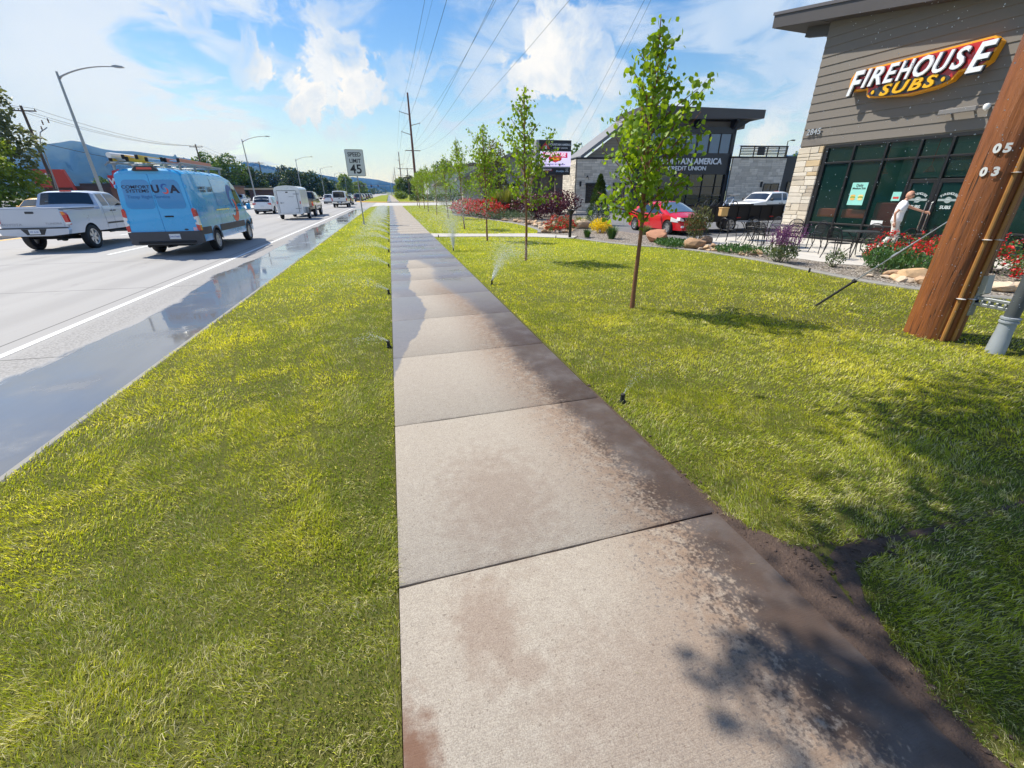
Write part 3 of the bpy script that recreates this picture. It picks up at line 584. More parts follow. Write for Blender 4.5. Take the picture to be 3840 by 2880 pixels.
def crown_pts(blobs,n,seed,fill=.35,gap=.42):
    r=np.random.default_rng(seed); out=[];tot=sum(b[3]*b[4] for b in blobs)
    for (x,y,z,rx,rz) in blobs:
        k=int(n*rx*rz/tot*2.2); d=r.normal(size=(k,3)); d/=np.linalg.norm(d,axis=1)[:,None]
        rad=np.where(r.random(k)<fill,r.random(k)**.5,r.uniform(.82,1.05,k))
        p=d*rad[:,None]; s=3.2/rx; nz=vnoise(d[:,0]*3+x,d[:,1]*3+d[:,2]*4.1+z,1.6,seed+1)
        lump=.82+.36*vnoise(d[:,0]*2.2+7,d[:,2]*2.6+d[:,1]*1.7,1.5,seed+2)
        ok=nz>gap*r.uniform(.6,1.2,k); p=p*lump[:,None]
        out.append((p*np.array([rx,rx,rz])+np.array([x,y,z]))[ok])
    P=np.concatenate(out); return P[:n] if len(P)<=n else P[r.permutation(len(P))[:n]]
def big_tree(label,loc,h,rad,seed,mat,n=5000,ls=.28,group=None,trunkh=.3,cat='tree',name='tree',blobs=None,asp=.8):
    rng=random.Random(seed); t=thing(name,label,cat,(loc[0],loc[1],loc[2] if len(loc)>2 else -.1),0,group)
    B=blobs or []
    if not B:
        for i in range(11):
            a=i*2.4; f=(i+.5)/11; z=h*(trunkh+.08+(1-trunkh-.15)*f); rr=rad*math.sin(math.pi*(.22+.70*f))**.8
            B.append((math.cos(a)*rr*.55,math.sin(a)*rr*.55,z,rad*rng.uniform(.38,.52)*(1.1-.45*f),h*.12*rng.uniform(.9,1.4)))
    g=MB(); limb(g,(0,0,-.1),(rng.uniform(-.3,.3),0,h*.75),h*.026+.05,.05,rng,.03,7,8)
    for b in B[:9]: limb(g,(0,0,h*trunkh*rng.uniform(.6,1.3)),(b[0]*.9,b[1]*.9,b[2]),h*.011+.02,.02,rng,.08,5,5)
    g.build('trunk',BARKO,t,smooth=True)
    P=crown_pts(B,n,seed); zz=(P[:,2]-P[:,2].min())/(np.ptp(P[:,2])+.01)
    k=np.clip(vnoise(P[:,0]+50,P[:,2]+P[:,1]*.7,1.1,seed+4)*.9-.1+.2*np.random.default_rng(seed).random(len(P)),0,1)
    leaf_cloud('crown',P,ls,seed,mat,t,.3,k,asp=asp); return t
DKG=leafmat('dark green foliage',(.018,.045,.010),(.055,.11,.018),.25)
MDG=leafmat('mid green foliage',(.035,.085,.012),(.11,.20,.022),.33)
YLG=leafmat('yellow green foliage',(.08,.15,.015),(.20,.28,.03),.4)
BLG=leafmat('blue green conifer',(.02,.05,.025),(.06,.10,.045),.2)
# left side trees near the far pavement
big_tree('large grey-green tree cut by the left edge of the picture',(-38.5,58,-.1),12.6,5.2,51,leafmat('silvery olive foliage',(.05,.075,.035),(.15,.19,.10),.35),9000,.34)
big_tree('dense bright green bushy tree at the left edge behind the pickup',(-36.0,52.5,-.1),7.8,5.4,52,YLG,9000,.30,trunkh=.12)
for i,(x,y,h,r,mt,lab) in enumerate(((-45,155,12.0,7,MDG,'broad green tree behind the van roof, right half'),(-52,160,12.5,7,MDG,'broad green tree behind the van roof, left half'),(-41,160,9.2,6,DKG,'lower dark tree behind the second street lamp'))):
    big_tree(lab,(x,y,-.1),h,r,60+i,mt,5000,.5,'trees across the road behind the van',trunkh=.1)
for i,(x,y,h,r,mt,lab) in enumerate(((-52,235,10.5,6,BLG,'grey-green tree behind the white SUV'),(-46,236,13.5,6,BLG,'tall grey-green tree left of the white trailer'),(-40,228,11,6,BLG,'round grey tree directly behind the white trailer'),(-38,210,11.0,6.5,DKG,'dark spreading tree behind the trailer roof'),(-31.5,215,10.5,6.5,DKG,'dark spreading tree behind the tan pickup'),(-28.5,232,8,5,DKG,'low dark tree right of the third street lamp'))):
    big_tree(lab,(x,y,-.1),h,r,70+i,mt,3800,.6,'trees across the road further along',trunkh=.08)
for i,(x,y,h,r,mt,lab) in enumerate(((-37,330,10,8,DKG,'far dark tree above the white pickup with the cap'),(-27,320,13,6,YLG,'far yellow-green tree right of the white capped pickup'),(-21,360,10,7,YLG,'far olive tree left of the speed limit sign pole'))):
    big_tree(lab,(x,y,-.1),h,r,80+i,mt,2500,.9,'trees near the traffic lights',trunkh=.08)
for i,(x,y,h,r,mt,lab) in enumerate(((4.6,190,7.5,3.0,YLG,'yellow-green tree beside the far end of the sidewalk'),(7.4,172,7.5,3.2,DKG,'dark juniper beside the far utility pole'),(10.5,150,8.2,3.6,DKG,'dark evergreen behind the parked white car'),(15,125,9.5,4,DKG,'dark tree behind the row of young trees'),(20.5,122,9.,4,MDG,'green tree behind the middle of the young tree row'),(26,128,8.5,4,MDG,'green tree behind the white gabled building'))):
    big_tree(lab,(x,y,-.1),h,r,90+i,mt,3000,.42,'trees beyond the side street',trunkh=.08)
big_tree('olive-green tree with brownish leaves behind the second young tree',(10.6,47,0),6.3,2.1,97,leafmat('olive brown foliage',(.05,.07,.012),(.17,.15,.04),.35),3500,.17,trunkh=.2)
big_tree('tree top showing above the stone wall beside the pylon sign',(31,75,-.1),8.6,3.,98,MDG,2200,.35)
big_tree('tree top in front of the blue hill right of the bank',(63,60,-.1),7.0,2.2,99,MDG,900,.35)
# hazy belt of valley trees nobody could count
P=[];r_=np.random.default_rng(5)
for i in range(420):
    x=r_.uniform(-1500,1500); y=r_.uniform(520,1500); hh=r_.uniform(6,13); 
    p=r_.normal(size=(26,3)); p/=np.linalg.norm(p,axis=1)[:,None]; P.append(p*[7,7,hh*.5]+[x,y,hh*.5])
me=leaf_cloud('far_woods',np.concatenate(P),4.6,7,BLG,None,.2,asp=1.1); tag(me,'hazy belt of valley trees below the hills',kind='stuff')
# unseen tree added behind the viewer; leaf clumps placed to cast right-edge shade
def shadepts():
    r=np.random.default_rng(9); out=[]
    for (gx,gy,sr,n,z) in ((2.7,.45,.7,2200,4.5),(2.2,.75,.3,500,4.2),(3.3,.3,.7,1500,4.5),(4.2,1.75,.6,1100,4.3),(5.2,1.7,.7,900,4.6),(3.6,1.6,.35,350,4.1),(3.1,.98,.42,420,4.2),(3.9,.75,.6,800,4.4),(2.4,.2,.5,600,4.3),(.98,.74,.15,16,4.0),(1.3,.76,.13,60,4.1),(1.47,.58,.09,50,4.0),(1.5,.38,.12,70,4.0),(1.15,.45,.12,26,4.0),(5.,.3,1.2,1500,4.9),(3.2,-.6,1.,1400,4.8)):
        k=z/SUN_D.z; c=np.array([gx+SUN_D.x*k,gy+SUN_D.y*k,z]); out.append(c+r.normal(size=(n,3))*[sr*.6,sr*.6,sr*.35])
    return np.concatenate(out)
SP=shadepts(); t=thing('tree','unseen tree added behind the viewer, its leaves placed to shade the right edge','tree',(1.4,-2.2,-.05))
g=MB(); rg=random.Random(4); limb(g,(0,0,0),(.3,.6,5.8),.16,.05,rg,.03,7,10)
for q in ((1.2,5.6,4.3),(.2,5.5,4.7),(-1.4,5.1,4.1),(-.3,3.6,4.5),(-2.8,4.5,4.1),(1.6,4.4,4.9),(-1.,3.4,4.8),(-1.8,4.9,4.05)): limb(g,(.15,.3,2.6+rg.random()*1.6),(q[0],q[1],q[2]+.25),.045,.012,rg,.05,6,6)
g.build('trunk',BARKO,t,smooth=True); leaf_cloud('crown',SP-np.array([1.4,-2.2,-.05]),.085,4,LIME,t,.3)
# ------------------------------------------------------------------ bed plants
def bush(label,name,cat,loc,rx,rz,n,ls,mat,seed,group=None,up=False,asp=.8,stems=True,droop=.2,flower=None):
    t=thing(name,label,cat,(loc[0],loc[1],0),0,group); r=np.random.default_rng(seed); rng=random.Random(seed)
    P=crown_pts([(0,0,rz*.95,rx,rz)]+[(math.cos(a)*rx*.5,math.sin(a)*rx*.5,rz*rng.uniform(.7,1.2),rx*.6,rz*.6) for a in (0,1.6,3.1,4.7)],n,seed,.5,.34); P=P[P[:,2]>.01]
    g=MB()
    for i in range(9):
        q=P[rng.randrange(len(P))]; limb(g,(q[0]*.1,q[1]*.1,-.02),tuple(q),.012,.004,rng,.1,4,4)
    g.build('stems',BARKO,t); leaf_cloud('foliage',P,ls,seed,mat,t,droop,up=up,asp=asp)
    if flower:
        fm,fn,fs,zlo=flower; Q=P[(P[:,2]>rz*zlo)]; d=np.linalg.norm(Q*[1/rx,1/rx,0],axis=1)+Q[:,2]/rz*.5; Q=Q[d>np.quantile(d,.35)]
        idx=r.permutation(len(Q))[:fn]; pts=np.repeat(Q[idx],12,axis=0)+r.normal(size=(len(idx)*12,3))*fs*.42; leaf_cloud('flowers',pts,fs*.52,seed+1,fm,t,-.6,asp=1.25)
    return t
ROSE=leafmat('red rose petals',(.50,.006,.012),(.80,.03,.03),.25,(1.2,.6,.6)); ROSEL=leafmat('rose foliage',(.03,.07,.02),(.10,.18,.04),.3)
PURP=leafmat('purple barberry foliage',(.035,.008,.015),(.13,.03,.045),.25,(1.6,.7,.8)); JUN=leafmat('juniper green',(.025,.085,.02),(.075,.17,.035),.2); JUNB=leafmat('blue juniper',(.05,.10,.06),(.13,.20,.11),.2)
GOLD=leafmat('golden spirea',(.50,.42,.02),(.75,.62,.03),.35); GRS=leafmat('ornamental grass blades',(.10,.15,.03),(.30,.32,.10),.35); SAGE=leafmat('sage green foliage',(.07,.11,.06),(.16,.21,.12),.3); LILAC=leafmat('purple flower spikes',(.10,.03,.11),(.24,.08,.22),.3,(1.3,.8,1.3)); PINE=leafmat('pine needles',(.03,.06,.018),(.10,.13,.04),.2)
rs=[(5.6,36.6),(5.9,35.2),(6.2,33.6),(6.55,32.2),(6.9,30.8),(6.6,37.6),(7.2,35.8),(7.4,33.6)]
for i,(x,y) in enumerate(rs): bush('red rose bush in the long dense rose bed behind the third and fourth young trees','rose_bush','rose bush',(x,y),.95,.62,700,.11,ROSEL,200+i,'red roses massed in one bed',flower=(ROSE,120,.13,.25))
for i,(x,y,s,lab) in enumerate(((7.45,19.6,.62,'rose bush with sparse red blooms left of the bollard light'),(7.05,19.1,.32,'small low rose at the tip of the stone bed'),(8.3,20.3,.38,'small red rose just right of the bollard light'),(9.0,22.6,.45,'red rose behind the bollard light beside the car park'),(12.2,8.2,.62,'red rose bush left of the big wooden pole'),(13.6,8.15,.6,'red rose bush by the entrance, seen past the wooden pole'),(12.7,6.4,.62,'red rose bush right of the wooden pole'),(12.0,5.3,.5,'red rose bush cut by the right edge'),(11.9,7.2,.40,'low red rose beside the juniper at the patio edge'))):
    bush(lab,'rose_bush','rose bush',(x,y),s,s*.62,int(900*s)+250,.055,ROSEL,220+i,'single rose bushes',flower=(ROSE,int(75*s)+8,.075,.3))
for i,(x,y,rx,rz,lab) in enumerate(((9.3,29.2,1.35,.85,'large purple-leaved barberry shrub nearest the rose bed'),(11.2,31.5,1.3,.8,'middle purple-leaved barberry shrub'),(13.3,34.2,1.5,1.0,'purple-leaved barberry shrub against the stone wall'),(8.2,33.2,.9,.6,'dark purple shrub beside the feathery grasses'))):
    bush(lab,'barberry_shrub','shrub',(x,y),rx,rz,1900,.13,PURP,240+i,'purple barberry shrubs')
for i,(x,y,rx,rz,mt,lab) in enumerate(((7.1,29.4,1.0,.35,JUNB,'blue-green juniper below the feathery grasses'),(8.0,28.0,1.0,.34,JUNB,'blue-green juniper in front of the barberry'),(8.9,12.6,.6,.12,JUN,'flat green juniper beside the flat boulder'),(9.85,10.75,.72,.11,JUN,'bright green creeping juniper between the cobbles'),(10.5,6.9,.62,.28,JUN,'green juniper mound beside the wooden pole'),(10.9,7.3,.5,.25,JUN,'green juniper mound behind the first, by the roses'),(9.2,13.3,.5,.1,JUN,'small mat juniper near the reddish boulder'),(7.3,62,1.2,.5,JUNB,'grey-green low hedge near the side street'))):
    bush(lab,'juniper','juniper',(x,y),rx,rz,1100,.075,mt,250+i,'low junipers',up=True,asp=.4)
def conifer(label,loc,h,r,seed,mat,n=2600,ls=.10,name='dwarf_conifer',p=.8):
    t=thing(name,label,'conifer',(loc[0],loc[1],0)); rr=np.random.default_rng(seed); g=MB(); g.tube([(0,0,0),(0,0,h*.95)],[.05,.01],6); g.build('trunk',BARKO,t)
    z=rr.random(n)**1.25*h; a=rr.uniform(0,6.28,n); e=r*(1-z/h)**p*(.45+.55*np.minimum(1,z/h*6+.3))*rr.uniform(.7,1.08,n)*(.85+.3*vnoise(a*3,z*4,1.,seed)); P=np.stack([np.cos(a)*e,np.sin(a)*e,z],1)
    leaf_cloud('crown',P,ls,seed,mat,t,0,up=True,asp=.35); return t
conifer('dark cone-shaped dwarf spruce standing behind the yellow shrub',(10.9,22.6),2.45,.72,301,DKG,4200)
bush('sprawling young pine with brownish needles beside the red car','dwarf_pine','pine',(10.45,13.6),.42,.62,900,.12,leafmat('brownish pine needles',(.10,.07,.03),(.12,.17,.05),.2),302,up=True,asp=.25)
bush('bright golden-yellow shrub in front of the dwarf spruce','golden_shrub','shrub',(9.0,18.3),.46,.30,900,.07,GOLD,303,up=True)
def tuft(label,loc,r,h,n,seed,mat,name='ornamental_grass',cat='ornamental grass',group=None,spread=.8,w=.012):
    t=thing(name,label,cat,(loc[0],loc[1],0),0,group); rr=np.random.default_rng(seed); a=rr.uniform(0,6.28,n); b=rr.uniform(0,r*.35,n); l=h*rr.uniform(.6,1.1,n); ln=rr.uniform(.05,spread,n)
    x,y=np.cos(a)*b,np.sin(a)*b; dx,dy=np.cos(a),np.sin(a); V=np.empty((n,5,3)); wx,wy=-dy*w/2,dx*w/2
    V[:,0]=np.stack([x-wx,y-wy,0*x],1);V[:,1]=np.stack([x+wx,y+wy,0*x],1); o=l*np.sin(ln)*.45; zt=l*.65
    V[:,2]=np.stack([x+dx*o+wx,y+dy*o+wy,zt],1);V[:,3]=np.stack([x+dx*o-wx,y+dy*o-wy,zt],1); V[:,4]=np.stack([x+dx*(o+l*.5*ln),y+dy*(o+l*.5*ln),zt+l*.35*np.cos(ln*1.4)],1)
    k=rr.random(n); link('blades',np_mesh('blades',V,5,[(0,1,2,3),(3,2,4)],np.stack([k,k,k],1),mat),t); return t
tuft('yellow-green spiky yucca-like clump left of the dwarf spruce',(9.2,21.0),.5,.62,240,311,GRS,group='grass clumps',w=.03)
tuft('small dark green grass clump right of the bollard light',(7.6,16.6),.3,.36,260,312,JUN,group='grass clumps')
tuft('round green daylily clump right of the golden shrub',(8.25,15.75),.4,.52,420,313,JUN,group='grass clumps')
tuft('grey-green leafy clump in front of the red car',(10.4,16.9),.5,.42,420,314,SAGE,group='grass clumps')
for i,(x,y,h) in enumerate(((7.7,34.0,1.9),(8.4,33.2,2.0),(9.0,32.6,1.9),(9.5,36.,1.9))): tuft('tall upright feather reed grass beside the rose bed',(x,y),.8,h,520,320+i,GRS,'feather_reed_grass','ornamental grass','feather reed grasses',.35,.03)
# purple-spiked sage and small shrub by the patio
t=bush('bushy sage with purple flower spikes at the patio edge','sage_bush','sage',(9.5,8.95),.36,.27,900,.05,SAGE,330,up=True)
rr=np.random.default_rng(3); n=300; a=rr.uniform(0,6.28,n); b=rr.uniform(.02,.36,n); P=np.repeat(np.stack([np.cos(a)*b*1.1,np.sin(a)*b*1.1,.50+0*a],1),9,axis=0); P[:,2]+=np.tile(np.linspace(-.05,.40,9),n)*np.repeat(rr.uniform(.5,1.1,n),9); P[:,:2]*=(1+.6*(P[:,2:3]-.4)); leaf_cloud('flower_spikes',P,.028,5,LILAC,t,0,up=True,asp=.6)
bush('small sparse leafy shrub in front of the patio table','small_shrub','shrub',(10.15,8.0),.22,.22,260,.045,SAGE,331,up=True)
# ------------------------------------------------------------------ stones
STONE=M('sandstone cobble',(.46,.36,.26),.85,var=.3,vs=4,bmp=.5,attr='mul')
def stone_mesh(seed,flat=.6):
    rng=random.Random(seed); bm=bmesh.new(); bmesh.ops.create_icosphere(bm,subdivisions=2,radius=1)
    ax=[Vector((rng.uniform(-1,1),rng.uniform(-1,1),rng.uniform(-1,1))).normalized() for _ in range(7)]
    for v in bm.verts:
        for a in ax:
            d=v.co.dot(a)
            if d>.62: v.co-=a*(d-.62)*.85
        v.co.z*=flat
    me=bpy.data.meshes.new('cobble'); bm.to_mesh(me); bm.free(); me.materials.append(STONE)
    at=me.color_attributes.new('col','FLOAT_COLOR','POINT'); k=rng.choice([(1.15,1.15,1.15),(1.,.82,.68),(1.3,1.3,1.3),(.85,.66,.5),(1.25,1.1,.9)])
    at.data.foreach_set('color',list((*k,1))*len(me.vertices)); return me
SM=[stone_mesh(400+i) for i in range(12)]
rng=random.Random(8)
def edge_at(E,t):
    f=t*(len(E)-1); i=min(int(f),len(E)-2); f-=i; return Vector((E[i][0]*(1-f)+E[i+1][0]*f,E[i][1]*(1-f)+E[i+1][1]*f,0))
spots=[]
NE=[(11.6,3.6),(10.6,4.9),(9.85,5.9),(9.6,6.8)]
for _ in range(85): p=edge_at(NE,rng.random())+Vector((rng.uniform(.0,.85),rng.uniform(-.1,.1),0)); spots.append((p,rng.uniform(.07,.16)))
NM=[(9.75,9.9),(9.55,10.8),(9.3,11.6),(9.1,12.3)]
for _ in range(60): p=edge_at(NM,rng.random())+Vector((rng.uniform(-.05,.75),rng.uniform(-.1,.1),0)); spots.append((p,rng.uniform(.05,.12)))
NF=[(6.6,18.9),(7.0,20.3),(7.3,22),(7.4,25),(6.9,28.5)]
for _ in range(110): p=edge_at(NF,rng.random())+Vector((rng.uniform(0,1.5),rng.uniform(-.2,.2),0)); spots.append((p,rng.uniform(.08,.19)))
for i,(p,s) in enumerate(spots):
    o=link('cobble',SM[i%12]); o.location=(p.x,p.y,s*.30+(.08*rng.random() if rng.random()<.3 else 0)); o.rotation_euler=(rng.uniform(-.3,.3),rng.uniform(-.3,.3),rng.uniform(0,6)); o.scale=(s*rng.uniform(1,1.6),s,s*rng.uniform(.7,1.1))
    tag(o,'pale tan cobble among the stones edging the planting beds','stone','cobbles edging the planting beds')
for i,(x,y,s,lab) in enumerate(((9.35,14.3,.42,'rounded reddish-brown boulder in front of the red car'),(9.35,12.1,.34,'flat brown boulder left of the cobbles'),(9.3,20.9,.42,'pale grey boulder left of the dwarf spruce'),(10.6,13.3,.25,'dark stone at the foot of the pine'),(10.2,6.3,.26,'broad flat tan stone by the guy wire'))):
    me=stone_mesh(500+i,.7); me.color_attributes['col'].data.foreach_set('color',list((*((1.,.62,.5),(.8,.62,.48),(1.1,1.08,1.),(.6,.5,.45),(1.2,1.,.75))[i],1))*len(me.vertices)); o=link('boulder',me); o.location=(x,y,s*.4); o.scale=(s*1.3,s,s); tag(o,lab,'boulder')
# ================================================================== HILLS
HZ=[(-62,2.5),(-50,3.4),(-42,3.0),(-36,2.6),(-32,3.1),(-30.2,3.66),(-29.14,4.03),(-28.2,4.22),(-27.53,4.4),(-26.93,4.36),(-26.38,4.09),(-25.57,3.85),(-24.77,3.74),(-23.47,3.77),(-21,3.5),(-18,3.1),(-14.8,2.78),(-13.7,2.72),(-12.5,2.49),(-11.4,2.31),(-9.56,2.29),(-8.04,2.13),(-7.02,1.93),(-6.15,1.8),(-5.01,1.59),(-3.97,1.75),(-2.68,1.64),(-1.09,1.46),(.32,1.14),(.9,1.0),(2,.74),(5,.5),(12,.6),(20,.8),(30,1.3),(38,1.8),(42,2.3),(44.68,3.1),(46.07,3.4),(50,3.0),(56,3.2),(61,4.4),(66,5)]
def hz(a): return float(np.interp(a,[p[0] for p in HZ],[p[1] for p in HZ]))
def hillmat(name,c1,c2,c3,s):
    m,nt,o=newmat(name); P=geo(nt); X,Y,Z=sepxyz(nt,P)
    n=noise(nt,P,s,7,.6); n2_=noise(nt,P,s*5,5,.6); c=mixc(nt,mapr(nt,n,.42,.58),c1,c2); c=mixc(nt,mapr(nt,ma(nt,'ADD',n,ma(nt,'MULTIPLY',Z,-.0012)),.28,.45,.9,0),c,c3); c=mixc(nt,mapr(nt,n2_,.4,.6,0,.3),c,c1)
    nt.links.new(bsdf(nt,Base_Color=c,Roughness=1.,Specular_IOR_Level=.0),o.inputs[0]); return m
def hills(name,D,depth,f,mat,seed,a0,a1,step=.25,wob=.0):
    rows=[]; n=24
    for j in range(n+1):
        t=j/n; d=D-depth*(1-t)
        row=[]
        a=a0
        while a<=a1+1e-6:
            e=f(a); z=math.tan(R(e))*D
            s=t**1.25; spur=(float(vnoise(np.array([a*.9+40+t*.7]),np.array([t*1.6+3.]),1.0,seed)[0])-.5)*.45*(1-t)*4*t
            zz=z*max(0,(s+spur))*(1+wob*(float(vnoise(np.array([a*3.1+20.]),np.array([t*4.]),1.,seed+1)[0])-.5)*4*t*(1-t))
            row.append((d*math.sin(R(a)),d*math.cos(R(a)),zz-.5)); a+=step
        rows.append(row)
    back=[(x*1.12,y*1.12,z*.5) for x,y,z in rows[-1]]; rows.append(back)
    g=MB(); g.grid(rows); return struct(name,g,mat,smooth=True,ang=80)
FOREST=hillmat('conifer covered mountain',(.008,.018,.022),(.014,.028,.028),(.05,.065,.04),.0009)
GRASSY=hillmat('grassy foothill',(.13,.15,.07),(.20,.20,.10),(.17,.18,.08),.0015)
hills('mountain',4200,2600,hz,FOREST,31,-62,-13,.3,.35)
hills('mountain',3900,2300,lambda a:hz(a),FOREST,32,-16.5,-4.2,.25,.4)
hills('mountain',4600,2700,lambda a:hz(a),FOREST,33,-5.4,8,.25,.4)
hills('hills',3600,2100,hz,FOREST,34,7,68,.4,.5)
hills('foothill',2700,1200,lambda a:.95+.35*math.sin(a*.35+1)+.2*math.sin(a*1.1),GRASSY,35,-36,-15,.3,.4)
hills('foothill',2400,1100,lambda a:max(.15,min(1.15,.9-.12*(a+9))),GRASSY,36,-13,3,.25,.4)
P=[]; rr=np.random.default_rng(12)
for k in range(260):
    a=rr.uniform(-14.8,-9.8); e=hz(a); d=3890.; z=math.tan(R(e))*3900; P+= [(d*math.sin(R(a)),d*math.cos(R(a)),z+q) for q in rr.uniform(-4,12,5)]
tag(leaf_cloud('ridge_trees',np.array(P),13,3,BLG,None,0,up=True,asp=.5),'line of trees along the ridge crest',kind='stuff')
# ================================================================== VEHICLES
def interp(pts,y):
    if y<=pts[0][0]: return pts[0][1]
    for (a,b),(c,d) in zip(pts,pts[1:]):
        if y<=c: 
            f=(y-a)/((c-a) or 1e-9); return b+(d-b)*f
    return pts[-1][1]
class Shell:
    """car body surface: y runs from the tail (0) to the nose (L)"""
    def __init__(s,L,Wd,prof,zb,belt,roofw,wheels,wr,crown=.05,edge=.06,endt=.10,endk=6,bulge=.04,rearz=None):
        s.L,s.W,s.prof,s.zb,s.belt,s.roofw,s.wheels,s.wr=L,Wd,prof,zb,belt,roofw,wheels,wr
        s.crown,s.edge,s.endt,s.endk,s.bulge=crown,edge,endt,endk,bulge; s.zt=max(p[1] for p in prof)
    def top(s,y): return interp(s.prof,y)
    def plan(s,y):
        q=abs(y-s.L/2)/(s.L/2); return 1-s.endt*q**s.endk
    def x(s,y,z):
        h=s.W/2*s.plan(y)
        if z<s.belt: return h*(1-s.bulge*((s.belt-z)/(s.belt-s.zb))**2)
        return h*(1-(1-s.roofw)*((z-s.belt)/(s.zt-s.belt))**1.25)
    def tz(s,y,u):
        return s.top(y)-s.crown*u*u-s.edge*abs(u)**7
    def bot(s,y):
        for w in s.wheels:
            Rr=s.wr+.06
            if abs(y-w)<Rr: return max(s.zb,s.wr+math.sqrt(Rr*Rr-(y-w)**2))
        return s.zb
    def ys(s,step):
        Y={0.,s.L}; 
        for p in s.prof: Y.add(p[0])
        n=int(s.L/step)
        for i in range(n+1): Y.add(s.L*i/n)
        for w in s.wheels:
            Rr=s.wr+.06
            for k in range(-6,7): Y.add(w+Rr*math.sin(k/6*math.pi/2)*.999)
            Y.add(w-Rr-.002);Y.add(w+Rr+.002)
        return sorted(y for y in Y if 0<=y<=s.L)
    def body(s,step=.25,nz=7,nu=9):
        g=MB(); rows=[]
        for y in s.ys(step):
            b=s.bot(y); ze=s.tz(y,1.); ze=max(ze,b+.02); r=[]
            for k in range(nz+1): z=b+(ze-b)*k/nz; r.append((-s.x(y,z),y,z))
            xe=s.x(y,ze)
            for k in range(1,nu): 
                u=-1+2*k/nu; u=math.copysign(abs(u)**.6,u); r.append((xe*u,y,max(ze,s.tz(y,u))))
            for k in range(nz,-1,-1): z=b+(ze-b)*k/nz; r.append((s.x(y,z),y,z))
            rows.append(r)
        g.grid(rows); b0=0; n=len(rows[0]); g.face(list(range(n))); g.face(list(range((len(rows)-1)*n,len(rows)*n)))
        return g
    def side(s,g,sgn,y0,y1,z0,ztop=None,off=.006,n=8,m=3,slant0=0.,slant1=0.):
        """window patch on the flank; slants shift the upper corners"""
        rows=[]
        for i in range(n+1):
            f=i/n; r=[]
            for j in range(m+1):
                q=j/m; ya=y0+slant0*q; yb=y1+slant1*q; y=ya+(yb-ya)*f; zt=ztop if ztop else s.tz(y,1)-.05; z=z0+(max(z0+.01,min(zt,s.tz(y,1)-.03))-z0)*q
                r.append((sgn*(s.x(y,z)+off),y,z))
            rows.append(r)
        g.grid(rows)
    def toppatch(s,g,y0,y1,u0,off=.008,n=5,m=6,u1=None):
        rows=[]
        for i in range(n+1):
            y=y0+(y1-y0)*i/n; u_=u0+((u1 if u1 is not None else u0)-u0)*i/n; xe=s.x(y,s.tz(y,1)); dy=.01; sl=(s.top(y+dy)-s.top(y-dy))/(2*dy); nl=math.hypot(1,sl)
            rows.append([(xe*u_*(-1+2*j/m),y-sl/nl*off,s.tz(y,u_*(-1+2*j/m))+off/nl) for j in range(m+1)])
        g.grid(rows)
PAINTS={}
def paint(name,col,metal=.0,rough=.3): return M('paint '+name,col,rough,metal,var=.05,vs=1.5,coat=.9)
def wheel(par,x,y,r,w=.24,rim=RIM,spokes=6,detail=True,out=1,cap=False):
    g=MB(); s=out
    g.lathe([(r*.62,-w/2*s),(r*.9,-w/2*s),(r,-w*.36*s),(r,w*.36*s),(r*.93,w/2*s),(r*.66,w/2*s),(r*.62,w*.3*s),(r*.62,-w/2*s)],28 if detail else 16,axis='x')
    tyre=g.build('wheel',BLACK,par,smooth=True,loc=(x,y,r),ang=50)
    g=MB(); 
    g.lathe([(0,w*.05*s),(r*.55,w*.02*s),(r*.60,w*.44*s),(r*.65,w*.46*s),(r*.65,w*.40*s)],24 if detail else 14,axis='x')
    if detail:
        for k in range(spokes):
            a=2*math.pi*k/spokes; mm=Matrix.Rotation(a,4,'X')
            g.prism([(-.035*r/.35,.0),(.035*r/.35,0),(.05*r/.35,r*.6),(-.05*r/.35,r*.6)],w*.22*s,w*.36*s,ax='x',M=mm)
        g.lathe([(0,w*.42*s),(r*.13,w*.40*s),(r*.17,w*.22*s)],12,axis='x')
    else: g.lathe([(0,w*.3*s),(r*.2,w*.28*s),(r*.5,w*.2*s)],10,axis='x')
    g.build('rim',rim,tyre,smooth=True,ang=35); return tyre
def underbody(t,sh,h=None):
    g=MB(); w=sh.W/2-.25; g.box(-w,w,.12,sh.L-.12,sh.zb-.03,(h or sh.belt-.1))
    g.box(-w*.75,w*.75,.05,sh.L-.1,sh.zb-.10,sh.zb)
    for wy in sh.wheels: g.tube([(-sh.W/2+.15,wy,sh.wr),(sh.W/2-.15,wy,sh.wr)],.06,6); 
    g.build('underbody',BLACK,t)
def car_common(label,name,cat,loc,rz,sh,pm,wh=True,detail=True,group=None,rim=RIM):
    t=thing(name,label,cat,loc,rz,group); sh.body(.2 if detail else .5,7 if detail else 4,9 if detail else 5).build('body',pm,t,smooth=True,ang=35); underbody(t,sh)
    for wy in sh.wheels:
        for sg in (-1,1): wheel(t,sg*(sh.W/2-.135),wy,sh.wr,.24,rim,detail=detail,out=sg)
    return t
def plate(t,x,y,z,w=.31,h=.155,txt=None,face=-1):
    g=MB(); g.bbox(x-w/2,x+w/2,y-.006,y+.006,z-h/2,z+h/2,.004); p=g.build('license_plate',PLATE,t)
    if txt: text('plate_lettering',txt,.072,PLATEB,p,.001,0,0,(x,y+face*.008,z-.005),(R(90),0,0 if face<0 else R(180)),.88)
    return p
def mirror(t,sh,y,z,mat,s=1,big=False):
    for sg in (-1,1):
        x=sg*(sh.x(y,z)+.02); g=MB(); g.tube([(x-sg*.04,y,z-.03),(x+sg*.1*s,y,z)],.02*s,6)
        g.bbox(x+sg*.08,x+sg*(.28*s),y-.07*s,y+.05*s,z-.07*s,z+(.20 if big else .10)*s,.03); g.build('wing_mirror',mat,t,smooth=True,ang=60)
